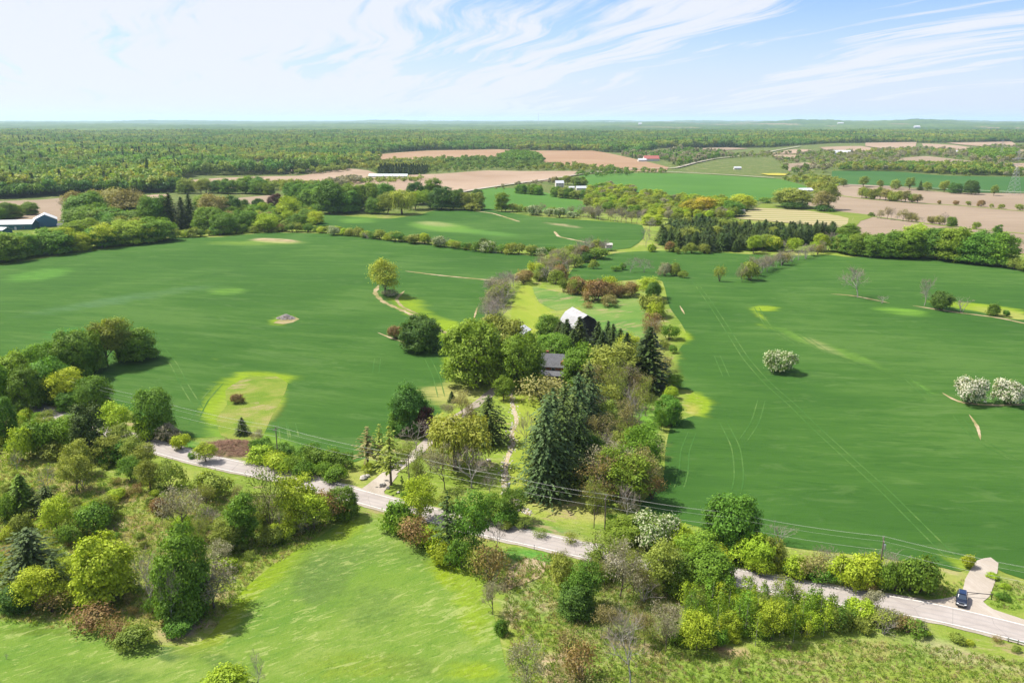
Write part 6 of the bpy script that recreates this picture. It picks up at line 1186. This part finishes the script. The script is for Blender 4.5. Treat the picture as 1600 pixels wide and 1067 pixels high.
# trees between field and left farm
row([(-20, 412), (30, 404), (80, 397), (130, 390), (180, 384), (235, 378)], 6.2, [('maple', 'bright', 4), ('maple', 'lime', 3), ('airy', 'lime', 2), ('maple', 'mid', 2), ('shrub', 'olive', 2)], (9, 14), 'in the tree belt between left farm and wheat field', 'tree belt below the left farm', jit=4, wf=(1.1, 1.4))
row([(112, 380), (130, 376), (170, 372), (235, 368)], 6.5, [('maple', 'bright', 4), ('maple', 'mid', 3), ('maple', 'olive', 2), ('shrub', 'russet', 1)], (8, 13), 'in the tree belt between left farm and wheat field', 'tree belt below the left farm', jit=4, wf=(1.1, 1.4))
row([(-20, 378), (15, 381), (45, 380)], 7, [('spruce', 'spruce', 3), ('pine', 'pine', 2)], (5, 7), 'in front of the long teal barn', 'conifers before the left farm', jit=3)
row([(120, 356), (135, 359), (170, 362), (215, 366)], 7, [('maple', 'mid', 3), ('maple', 'bright', 2), ('maple', 'dark', 1)], (11, 15), 'at the foot of the left grove', 'foot of the left grove', jit=3, wf=(1.0, 1.3))
row([(-20, 346), (10, 342), (35, 341)], 9, [('maple', 'bright', 3), ('maple', 'mid', 2)], (9, 12), 'behind the long teal barn', 'trees behind the left farm', jit=3)
GK = 'tall trees right of the left farm'
for a in [('maple', 47, 317, 336, 19, 'mid', 'round tree behind the blue shed'), ('bare', 106, 312, 343, 16, None, 'leafless tree before the bare soil behind the blue shed'), ('maple', 138, 303, 350, 48, 'mid', 'dark green tree right of the left farm'), ('airy', 122, 300, 338, 34, 'tan', 'tan budding tree behind the dark green one'), ('airy', 178, 297, 345, 46, 'tan', 'broad tan crown in the middle of the left grove'), ('airy', 210, 298, 348, 50, 'tan', 'second broad tan crown of the left grove'), ('airy', 155, 298, 335, 40, 'tan', 'hindmost tan crown of the left grove'), ('maple', 160, 318, 352, 26, 'bright', 'light green tree below the tan crowns'),
          ('spruce', 196, 307, 348, 22, 'spruce', 'dark spruce under the tan crowns'), ('spruce', 210, 312, 350, 18, 'spruce', 'second dark spruce under the tan crowns'), ('tall', 172, 330, 362, 30, 'copper', 'dark copper toned tree at the foot of the grove'), ('maple', 240, 310, 362, 30, 'mid', 'bright tall tree left of the big dark spruces'), ('tall', 253, 308, 362, 24, 'mid', 'narrow green tree touching the big dark spruces'), ('spruce', 268, 306, 362, 22, 'spruce', 'first of the big dark spruces in the left grove'), ('spruce', 286, 312, 358, 20, 'spruce', 'second of the big dark spruces in the left grove'), ('spruce', 298, 306, 355, 18, 'spruce', 'third of the big dark spruces in the left grove'), ('maple', 135, 345, 372, 30, 'bright', 'bright tree at the foot of the grove'),
          ('bare', 276, 316, 352, 18, None, 'grey tree between the dark spruces'), ('maple', 318, 306, 330, 24, 'bright', 'green tree behind the spruces'), ('airy', 335, 304, 345, 34, 'tan', 'tan-yellow tree right of the spruces'), ('maple', 361, 308, 342, 26, 'dark', 'dark tree left of the copper one'), ('maple', 379, 313, 338, 20, 'dark', 'small dark tree before the soil gap'), ('maple', 405, 311, 332, 16, 'dark', 'oval dark tree standing on the bare soil'), ('maple', 431, 304, 330, 18, 'copper', 'copper leaved tree beside the bare soil gap'), ('airy', 455, 308, 345, 30, 'lime', 'yellow-green tree right of the copper one'),
          ('maple', 485, 328, 350, 26, 'mid', 'dark tree at the corner of the middle field'), ('maple', 385, 330, 360, 34, 'bright', 'bright tree in the centre of the left tree group'), ('maple', 330, 325, 362, 36, 'bright', 'bright broad tree below the tan-yellow one'), ('airy', 420, 335, 362, 32, 'lime', 'soft yellow tree below the copper one'), ('maple', 350, 335, 366, 30, 'mid', 'green tree right of the bright broad one')]: T(*a, group=GK)
wood([(300, 345), (360, 338), (440, 335), (495, 342), (500, 356), (440, 358), (360, 360), (310, 362)], 11, [('maple', 'bright', 3), ('airy', 'lime', 3), ('airy', 'tan', 2), ('maple', 'mid', 2), ('shrub', 'olive', 2)], (8, 13), 'in the mixed trees above the long hedgerow', 'mixed trees above the long hedgerow')
row([(275, 302), (320, 303), (370, 302), (430, 305), (480, 304), (515, 303)], 13, [('maple', 'mid', 3), ('maple', 'bright', 2), ('airy', 'olive', 2), ('maple', 'dark', 1)], (11, 16), 'in the tree belt below the pale mid-left field', 'belt below the pale field', jit=5)
row([(470, 318), (500, 326), (530, 330), (560, 330)], 11, [('maple', 'mid', 3), ('maple', 'bright', 2)], (14, 19), 'in the grove round the middle farm lawn', 'middle farm grove', jit=5)
for a in [('maple', 515, 286, 334, 34, 'mid', 'large maple at the left of the middle farm grove'), ('maple', 548, 290, 332, 26, 'bright', 'bright maple second in the middle grove'), ('maple', 572, 288, 328, 30, 'bright', 'pale green tall maple in the middle grove'), ('maple', 600, 288, 322, 30, 'mid', 'green maple right of the pale one'), ('maple', 586, 310, 334, 22, 'mid', 'small dark tree on the middle farm lawn'), ('maple', 530, 300, 330, 30, 'bright', 'light maple in front of the large one'), ('willow', 628, 298, 335, 36, 'willow', 'willow on the middle farm lawn'), ('airy', 606, 302, 335, 22, 'olive', 'olive tree left of the lawn willow'), ('maple', 648, 286, 320, 22, 'dark', 'dark maple behind the lawn willow'), ('airy', 649, 300, 328, 26, 'lime', 'yellow-green tree right of the lawn willow'), ('tall', 677, 280, 315, 18, 'bright', 'tall pointed bright tree of the middle grove'), ('maple', 662, 292, 318, 16, 'dark', 'dark small tree left of the pointed one'),
          ('maple', 690, 294, 328, 30, 'dark', 'dark broad maple of the right grove half'), ('maple', 708, 298, 328, 26, 'dark', 'dark maple beside the broad one'), ('maple', 726, 302, 328, 20, 'olive', 'olive round tree near the grove end'), ('maple', 744, 302, 328, 20, 'olive', 'olive round tree at the grove end'), ('maple', 717, 296, 310, 12, 'dark', 'small dark crown behind the grove end'), ('maple', 746, 296, 310, 14, 'dark', 'small dark crown above the grove end'), ('tall', 784, 302, 331, 15, 'bright', 'slim bright tree alone at the middle field edge'),
          ('shrub', 740, 318, 330, 24, 'olive', 'low bush under the grove end'), ('airy', 672, 298, 326, 22, 'bright', 'light tree in the gap of the grove'), ]: T(*a, group='middle farm grove')
row([(790, 330), (830, 332), (870, 335), (905, 338), (940, 341)], 5.5, [('bareshrub', 'mid', 3), ('thinshrub', 'olive', 3), ('shrub', 'olive', 2), ('bud', 'greybud', 2)], (5, 8), 'in the hedge between the two middle fields', 'hedge between the two middle fields', jit=1.5)
for i, (x, yt, yb, w, lb) in enumerate([(832, 321, 336, 18, 'leftmost white blossom bush in the middle hedge'), (840, 325, 337, 12, 'small white blossom bush beside the leftmost one'), (858, 326, 338, 14, 'second white blossom bush in the middle hedge'), (874, 325, 340, 16, 'third white blossom bush in the middle hedge'), (896, 331, 341, 16, 'rightmost white blossom bush in the middle hedge')]): T('bloom', x, yt, yb, w, 'blossomlight', lb, 'white blossom bushes in the middle hedge')
row([(905, 338), (940, 344), (975, 348), (1005, 350)], 5.0, [('bare', 'mid', 5), ('bud', 'greybud', 3)], (8, 11), 'in the leafless row above the middle field', 'leafless row above the middle field', jit=2.0)
row([(805, 302), (830, 304), (850, 306)], 7, [('maple', 'mid', 3), ('maple', 'bright', 2)], (8, 10), 'in the clump before the far farmhouse', 'clump before the far farmhouse', jit=2)
row([(868, 308), (890, 311), (915, 312)], 7, [('maple', 'mid', 2), ('maple', 'olive', 2), ('shrub', 'olive', 1)], (7, 10), 'in the clump below the far garage', 'clump below the far garage', jit=2)
row([(862, 290), (880, 289), (900, 291), (920, 293)], 8, [('airy', 'olive', 2), ('airy', 'tan', 2), ('maple', 'mid', 1)], (8, 12), 'round the far farmhouse', 'trees round the far farmhouse', jit=2)
# yellow-green scrub wood and plantation
wood([(918, 300), (960, 292), (1000, 306), (1050, 312), (1110, 318), (1165, 316), (1180, 322), (1140, 345), (1090, 346), (1030, 348), (1005, 345), (960, 335), (915, 325)], 9.5, [('airy', 'lime', 4), ('airy', 'olive', 4), ('shrub', 'lime', 2), ('airy', 'greybud', 1), ('maple', 'bright', 1.0)], (6, 10.5), 'in the yellow-green scrub wood beyond the middle field', 'yellow-green scrub wood', keep=.9)
for a in [('airy', 1082, 313, 338, 28, 'gold', 'orange tinted yellow tree in the scrub wood'), ('airy', 1100, 309, 336, 30, 'gold', 'bright yellow tree right of the orange tinted one'), ('airy', 1118, 311, 336, 24, 'lime', 'third yellow tree in the scrub wood'), ('airy', 1160, 305, 328, 30, 'lime', 'yellow tree by the grey plank shed'), ('maple', 1145, 315, 338, 26, 'mid', 'dark tree left of the grey plank shed'), ('maple', 1018, 335, 352, 24, 'lime', 'yellow-green tree left of the plantation'), ('bare', 1014, 340, 362, 18, None, 'dark leafless tree left of the plantation'), ('bare', 1009, 355, 386, 14, None, 'tall leafless tree at the middle field corner'),
          ('airy', 1240, 296, 325, 48, 'olive', 'large spreading olive tree by the white roofed shed'), ('airy', 1225, 300, 324, 30, 'olive', 'left half crown of the spreading olive pair'), ('airy', 1292, 288, 328, 24, 'olive', 'tall olive tree at the track crossing'), ('airy', 1284, 300, 330, 24, 'tan', 'tan tree beside the tall olive one'), ('shrub', 1288, 320, 331, 24, 'dark', 'dark low bush under the tall olive tree'), ('shrub', 1240, 316, 327, 36, 'dark', 'dark undergrowth below the spreading tree'), ('shrub', 1196, 309, 318, 16, 'mid', 'small round bush left of the spreading tree')]: T(*a, group='trees round the plantation')
wood([(1030, 376), (1042, 360), (1090, 357), (1150, 362), (1210, 366), (1298, 368), (1304, 372), (1270, 378), (1220, 388), (1160, 394), (1110, 394), (1050, 388), (1032, 384)], 5.6, [('spruce', 'spruce', 4), ('spruce', 'pine', 4), ('pine', 'pine', 5), ('pine', 'bluepine', 2), ('airy', 'olive', .6)], (7.0, 12), 'in the dark conifer plantation', 'dark conifer plantation', wf=(1.0, 1.35))
row([(1010, 394), (1040, 393), (1070, 397), (1110, 397)], 5.5, [('shrub', 'olive', 4), ('shrub', 'lime', 2), ('shrub', 'russet', 1)], (4, 7), 'at the lower left foot of the plantation', 'bushes at the foot of the plantation', jit=2)
row([(1175, 395), (1200, 394), (1240, 392), (1280, 392)], 6.5, [('airy', 'lime', 3), ('airy', 'tan', 2), ('shrub', 'lime', 2), ('maple', 'mid', 1), ('bare', 'mid', 1)], (6, 10), 'at the lower right foot of the plantation', 'trees at the right foot of the plantation', jit=3)
for a in [('bare', 1294, 364, 392, 26, None, 'grey crowned tree between plantation and maples'), ('maple', 1325, 351, 375, 26, 'bright', 'bright maple at the left end of the big maple row'), ('airy', 1430, 352, 392, 36, 'lime', 'yellow-green crown behind the big maple row'), ('tall', 1558, 352, 372, 10, 'mid', 'narrow dark tree behind the right end of the maple row'), ('shrub', 1362, 332, 339, 9, 'mid', 'small dark bush at the end of the leafless hedge')]: T(*a, group='trees round the big maple row')
for i, (x, yt, yb, w) in enumerate([(1342, 366, 398, 34), (1366, 368, 401, 36), (1390, 365, 402, 36), (1412, 361, 403, 38), (1436, 362, 402, 36), (1462, 359, 404, 40), (1490, 358, 408, 40), (1515, 366, 411, 38), (1540, 364, 413, 42), (1564, 366, 416, 36), (1502, 372, 402, 30), (1402, 372, 392, 30)]):
    T('maple', x, yt, yb, w, 'mid' if i % 3 else 'bright', (['leftmost', 'second', 'third', 'fourth', 'fifth', 'sixth', 'seventh', 'eighth', 'ninth', 'rightmost'][i] + ' big rounded green maple, counted from the left, in the maple row') if i < 10 else ('maple filling the back of the row behind the seventh' if i == 10 else 'maple filling the back of the row behind the third'), 'big maple row above the right field')
row([(1300, 396), (1320, 394), (1332, 398)], 5, [('airy', 'olive', 2), ('maple', 'mid', 2), ('airy', 'lime', 1)], (8, 12), 'between the plantation and the maple row', 'trees between plantation and maples', jit=3)
row([(1578, 420), (1600, 424), (1640, 428)], 5, [('shrub', 'olive', 2), ('shrub', 'lime', 1)], (4, 7), 'right of the big maple row', 'bushes right of the maple row', jit=2)
# hedges in the bare fields
row([(1345, 310), (1362, 312), (1378, 313)], 6, [('airy', 'olive', 2), ('shrub', 'olive', 2)], (8, 12), 'in the left clump between bare fields', 'left clump between bare fields', jit=1.5)
row([(1383, 314), (1405, 316), (1435, 318)], 6, [('airy', 'olive', 2), ('shrub', 'olive', 2), ('airy', 'tan', 1)], (7, 12), 'in the right clump between bare fields', 'right clump between bare fields', jit=1.5)
row([(1460, 319), (1480, 320), (1510, 321), (1550, 325), (1600, 330)], 14, [('shrub', 'russet', 2), ('shrub', 'olive', 2)], (4, 7), 'dotted along the line between bare fields', 'dotted bushes between bare fields', jit=1)
row([(1366, 341), (1385, 343), (1410, 346), (1440, 349), (1470, 352), (1482, 353)], 6, [('bud', 'tan', 3), ('shrub', 'tan', 3), ('bareshrub', 'mid', 2), ('bare', 'mid', 2)], (6, 9), 'in the tan hedge crossing the bare fields', 'tan hedge crossing the bare fields', jit=1)
row([(1474, 353), (1490, 355), (1505, 357)], 10, [('maple', 'mid', 1)], (6, 7), 'dark round at the end of the tan hedge', 'dark rounds at the end of the tan hedge', jit=1)
row([(1515, 357), (1530, 359), (1545, 360)], 11, [('shrub', 'olive', 1)], (5, 6), 'in the right part of the bare field hedge', 'bare field hedge, right part', jit=1)
row([(1310, 292), (1330, 293), (1350, 293), (1375, 295), (1395, 296), (1420, 297), (1440, 298), (1485, 302), (1510, 304), (1540, 306), (1580, 307)], 20, [('maple', 'dark', 2), ('airy', 'olive', 2), ('spruce', 'pine', 1), ('shrub', 'olive', 2)], (8, 14), 'along the lane under the far green field', 'trees along the lane under the far green field', jit=3)

# ------------------------------------------------------------------ distant masses
ALLF = [v for v in S.values()] + FARF + [F_HAY, F_FARG, F_RIGHT, F_LEFT]
CLEAR = [(1050, 262), (1120, 248), (1200, 247), (1230, 262), (1240, 270), (1150, 275), (1050, 270)]
def mass(name, label, poly, sp, kinds, leafs, s0, s1, keep=1.0, excl=ALLF, seed=1, zsc=1.0):
    X, Y, Z, u, v = scatter(poly, sp, excl, keep=keep); rg = np.random.default_rng(seed); sc = rg.uniform(s0, s1, len(X)) * (1 + .22 * np.sin(X / 170 + 1) * np.sin(Y / 260) + .15 * np.sin(X / 61) * np.sin(Y / 83 + 2))
    stuff_points(name, label, X, Y, Z - .4, sc, kinds, leafs, sc * zsc * rg.uniform(.85, 1.2, len(X)), seed); 0
W1 = [(-500, 318), (20, 310), (60, 306), (150, 302), (215, 303), (230, 302), (272, 300), (278, 282), (300, 275), (380, 274), (470, 272), (560, 262), (600, 250), (560, 246), (610, 239), (670, 235), (830, 235), (1000, 240), (1030, 232), (1200, 231), (1300, 224), (2300, 222), (2300, 207.5), (-500, 207.5)]
mass('forest', 'broad leafed forest stretching to the horizon', W1, 11.5, ['lo'] * 6 + ['locon'], ['canopy', 'canopyolive', 'canopy', 'canopy', 'canopyolive', 'canopy', 'pine'], .95, 1.75)
mass('forest_edge', 'dark edge of the forest behind the left farm', [(-500, 322), (20, 311), (60, 308), (150, 303), (272, 301), (278, 292), (150, 288), (-500, 292)], 8, ['lo', 'lo'], ['mid', 'dark'], 1.0, 1.35, seed=2)
mass('distant_scrub', 'olive brushwood between the bare fields', [(540, 262), (580, 252), (700, 250), (740, 250), (850, 252), (960, 262), (1040, 270), (1050, 275), (960, 276), (905, 268), (770, 266), (690, 270), (600, 272), (545, 268)], 11, ['lo', 'loshrub'], ['canopyolive', 'olive'], .5, .95, keep=.85, seed=3)
mass('conifer_windbreak', 'dark straight row of conifers behind the greenhouse', [(590, 274), (596, 270), (650, 268), (668, 267), (668, 272), (640, 274)], 6.5, ['locon'], ['spruce'], .85, 1.05, excl=(), seed=4)
mass('distant_scrub', 'bushes in front of the greenhouse', [(560, 283), (600, 281), (660, 280), (655, 284), (590, 286), (562, 286)], 10, ['loshrub'], ['olive'], .9, 1.6, keep=.7, excl=(), seed=5)
mass('distant_scrub', 'grey brush round the far lane', [(505, 290), (560, 280), (568, 284), (540, 294), (520, 294)], 9, ['lo', 'loshrub'], ['greybud', 'olive'], .6, .9, excl=(), seed=6)
mass('distant_copse', 'dark copse in the orange field', [(778, 250), (800, 243), (835, 247), (850, 255), (820, 256), (785, 254)], 8, ['lo'], ['mid'], .8, 1.15, excl=(), seed=7)
mass('distant_trees', 'farm trees round the red roofed barn', [(950, 250), (960, 244), (1030, 240), (1060, 236), (1130, 240), (1140, 246), (1100, 252), (1060, 262), (1040, 252), (985, 250)], 12, ['lo', 'locon', 'lo'], ['mid', 'spruce', 'greybud'], .75, 1.15, keep=.75, seed=8)
mass('distant_trees', 'mixed tree belts on the far right plain', [(1060, 250), (1100, 240), (1200, 242), (1300, 238), (1400, 234), (2000, 226), (2000, 290), (1560, 280), (1400, 268), (1300, 270), (1240, 276), (1160, 262), (1080, 262)], 15, ['lo', 'loshrub', 'lo'], ['canopyolive', 'olive', 'greybud'], .6, 1.1, keep=.62, excl=ALLF + [CLEAR], seed=9)
mass('distant_trees', 'dense belt above the far green field', [(1310, 268), (1330, 260), (1420, 262), (1540, 265), (1570, 272), (2000, 276), (2000, 281), (1500, 274), (1400, 268)], 10, ['lo', 'lo'], ['canopyolive', 'mid'], .8, 1.1, excl=(), seed=10)
mass('distant_trees', 'hedge at the right end of the hay field', [(1215, 282), (1250, 278), (1300, 282), (1315, 290), (1290, 298), (1275, 306), (1262, 300), (1262, 290), (1230, 284)], 9, ['lo', 'loshrub'], ['canopyolive', 'lime'], .5, .8, excl=(), seed=11)
mass('distant_trees', 'leafless roadside trees past the middle grove', [(765, 296), (800, 291), (860, 284), (895, 280), (897, 284), (860, 290), (800, 296), (770, 299)], 9, ['lo', 'loshrub'], ['greybud', 'tan'], .5, .8, keep=.45, excl=(), seed=12)
mass('distant_copse', 'dark green copse on the far right plain', [(1510, 243), (1540, 238), (1590, 240), (1580, 252), (1530, 253)], 12, ['lo'], ['bright'], .9, 1.3, excl=(), seed=13)
mass('distant_trees', 'bushes along the far road edge', [(900, 274), (960, 271), (1000, 274), (960, 277), (905, 278)], 14, ['lo'], ['mid'], .6, .9, keep=.7, excl=(), seed=14)
mass('distant_scrub', 'brush below the pale mid-left field', [(300, 296), (400, 292), (520, 290), (520, 298), (400, 300), (290, 300)], 9, ['lo', 'loshrub'], ['canopyolive', 'olive'], .5, .85, keep=.7, excl=(), seed=15)
mass('distant_trees', 'bushes beneath the hill field', [(390, 268), (450, 266), (500, 268), (540, 262), (545, 268), (480, 274), (400, 273)], 10, ['lo', 'loshrub'], ['olive', 'greybud'], .6, .9, keep=.8, excl=(), seed=16)

# far canopy: one bumpy sheet of treetops out to the horizon
th = np.radians(np.arange(-45, 45.01, .11)); rr = np.geomspace(4300, 48000, 300); TT, RR = np.meshgrid(th, rr); X = np.sin(TT) * RR; Y = np.cos(TT) * RR
rg = np.random.default_rng(11); bump = rg.uniform(4, 17, X.shape) + 5 * np.sin(TT * 260 + RR / 90) ; Zc = hgt(X, Y) + bump
nr, nc = X.shape; idx = np.arange(nr * nc).reshape(nr, nc); F = np.stack([idx[:-1, :-1], idx[1:, :-1], idx[1:, 1:], idx[:-1, 1:]], -1).reshape(-1, 4)[:, ::-1]
m, k = mat('far_canopy'); g = ground_coord(k); n1 = k.noise(g, .00055, 3, .55, .5); n2 = k.noise(g, .012, 3, .7); n3 = k.noise(k.mapping(g, scale=(1, .35, 1)), .0011, 2, .5, .3)
c = k.mix(k.mapr(n1, .42, .60), (0.045, 0.090, 0.026), (0.085, 0.130, 0.032)); c = k.mix(k.math('MULTIPLY', k.mapr(n2, .4, .65), .4), c, (0.022, 0.046, 0.016))
sx = k.n('ShaderNodeSeparateXYZ', i_Vector=g); rgt = k.mapr(k.math('DIVIDE', sx.outputs[0], sx.outputs[1]), .05, .30)
c = k.mix(k.math('MULTIPLY', k.math('MULTIPLY', k.mapr(n3, .60, .63), rgt), .8), c, (.20, .16, .10)); finish(k, c, .95, None, .05)
cm = fast_mesh('far_forest', np.stack([X.ravel(), Y.ravel(), Zc.ravel()], 1), F, [m]); 
if cm.polygons[0].normal.z < 0: cm.flip_normals()
tag(link('far_forest', cm), 'hazy far forest reaching the horizon', 'forest', None, 'stuff')

# grass tufts in the rough ground of the foreground
rng = np.random.default_rng(21); VAR['tuft'] = []
for s in range(4):
    vb = VB(); n = 16; a = rng.uniform(0, 6.28, n); lean = rng.uniform(.15, .9, n); h = rng.uniform(.25, .75, n)
    P = np.stack([rng.normal(size=n) * .22, rng.normal(size=n) * .22, h * .5], 1); tt = unit(np.stack([np.cos(a) * lean, np.sin(a) * lean, np.ones(n)], 1)); N = unit(np.cross(tt, rdirs(rng, n)))
    vb.q(quads(P, N, h * .6, rng, .16, tt), 0); reg('tuft', vb.mesh('tuft', [LEAF['lime']]))
TREGS = [('grass_tufts', 'rough grass tufts at lower right', [(1000, 1030), (1200, 1012), (1330, 1000), (1480, 1012), (1660, 1050), (1660, 1110), (1000, 1110)], .85, ['grassblade', 'strawblade', 'grassblade'], .8, 1.6),
         ('weeds', 'weeds and grass tufts in the lower left scrub', [(-60, 700), (100, 730), (250, 760), (330, 800), (320, 900), (330, 985), (190, 990), (-60, 970)], 1.05, ['grassblade', 'strawblade', 'grassblade'], 1.0, 2.0),
         ('weeds', 'weeds in the scrub strip beside the meadow', [(300, 760), (420, 775), (540, 800), (480, 850), (400, 900), (330, 985), (300, 900)], 1.0, ['grassblade', 'strawblade', 'grassblade'], 1.0, 2.0),
         ('weeds', 'weeds and reeds in the middle foreground', [(780, 880), (860, 866), (1060, 900), (1060, 1030), (1000, 1110), (800, 1110), (790, 960)], .95, ['grassblade', 'strawblade', 'grassblade'], 1.0, 1.9),
         ('weeds', 'weeds on the grassy verges of the road', [(1450, 915), (1500, 905), (1600, 910), (1660, 960), (1560, 950), (1480, 938), (1440, 935)], .9, ['grassblade', 'bright', 'strawblade'], .8, 1.5)]
ENT = [(1420, 940), (1470, 936), (1502, 928), (1508, 905), (1526, 876), (1548, 871), (1560, 880), (1556, 905), (1546, 932), (1552, 952), (1600, 968), (1640, 984), (1480, 955)]
for i, (nm, lb, pl, sp, lf, a, b) in enumerate(TREGS):
    X, Y, Z, u, v = scatter(pl, sp, [ENT]); rl = np.array([(q.x, q.y) for q in RL])
    dm_ = np.full(len(X), 1e9)
    for q in rl: dm_ = np.minimum(dm_, (X - q[0]) ** 2 + (Y - q[1]) ** 2)
    kx = dm_ > 4.6 ** 2; X, Y, Z = X[kx], Y[kx], Z[kx]; rg = np.random.default_rng(50 + i); sc = rg.uniform(a, b, len(X))
    stuff_points(nm, lb, X, Y, Z + .05, sc, ['tuft'] * len(lf), lf, sc * rg.uniform(.4, .8, len(X)), 60 + i, 'grass'); print(nm, len(X))

# ------------------------------------------------------------------ haze: one closed box of thin air
hm, hk = mat('haze'); pv = hk.n('ShaderNodeVolumePrincipled'); pv.inputs['Color'].default_value = (.62, .80, 1.0, 1); pv.inputs['Density'].default_value = HAZE; pv.inputs['Anisotropy'].default_value = .2
hk.n('ShaderNodeOutputMaterial', i_Volume=pv.outputs[0])
MB().box((0, 0, 115), (140000, 140000, 330)).build('haze', hm)
tag(bpy.data.objects['haze'], 'thin pale air over the whole landscape', None, None, 'stuff')
print('COUNT', COUNT, len(bpy.data.objects))

# ------------------------------------------------------------------ tell look-alikes apart by their place in the group
ORD = ['leftmost', 'second', 'third', 'fourth', 'fifth', 'sixth', 'seventh', 'eighth', 'ninth', 'tenth', 'eleventh', 'twelfth', 'thirteenth', 'fourteenth', 'fifteenth', 'sixteenth', 'seventeenth', 'eighteenth', 'nineteenth', 'twentieth']
dups = {}
for o in COL.objects:
    if o.get('category') and o.get('group') and o.get('label'): dups.setdefault((o['group'], o['label']), []).append(o)
def trim(s):
    w_ = s.split()
    for drop in ('rounded', 'dense', 'mixed', 'far', 'long', 'the'):
        if len(w_) > 16 and drop in w_: w_.remove(drop)
    return ' '.join(w_[:16])
for (g_, l_), os_ in dups.items():
    if len(os_) < 2: continue
    os_.sort(key=lambda o: o.location.y); n = len(os_); k = max(1, math.ceil(n / 12)); bands = [''] if k == 1 else (['front ', 'back '] if k == 2 else (['front ', 'middle ', 'back '] if k == 3 else ['front ', 'inner ', 'middle ', 'back ', 'hindmost ', 'far ', 'last '])); k = min(k, len(bands))
    for b in range(k):
        part = os_[b * n // k:(b + 1) * n // k]; part.sort(key=lambda o: float(proj(o.location.x, o.location.y, o.location.z)[0]))
        for i, o in enumerate(part):
            pre = 'leftmost' if i == 0 else ('rightmost' if i == len(part) - 1 else ORD[min(i, 19)] + ' from left')
            o['label'] = trim(pre + ' ' + bands[b] + l_)
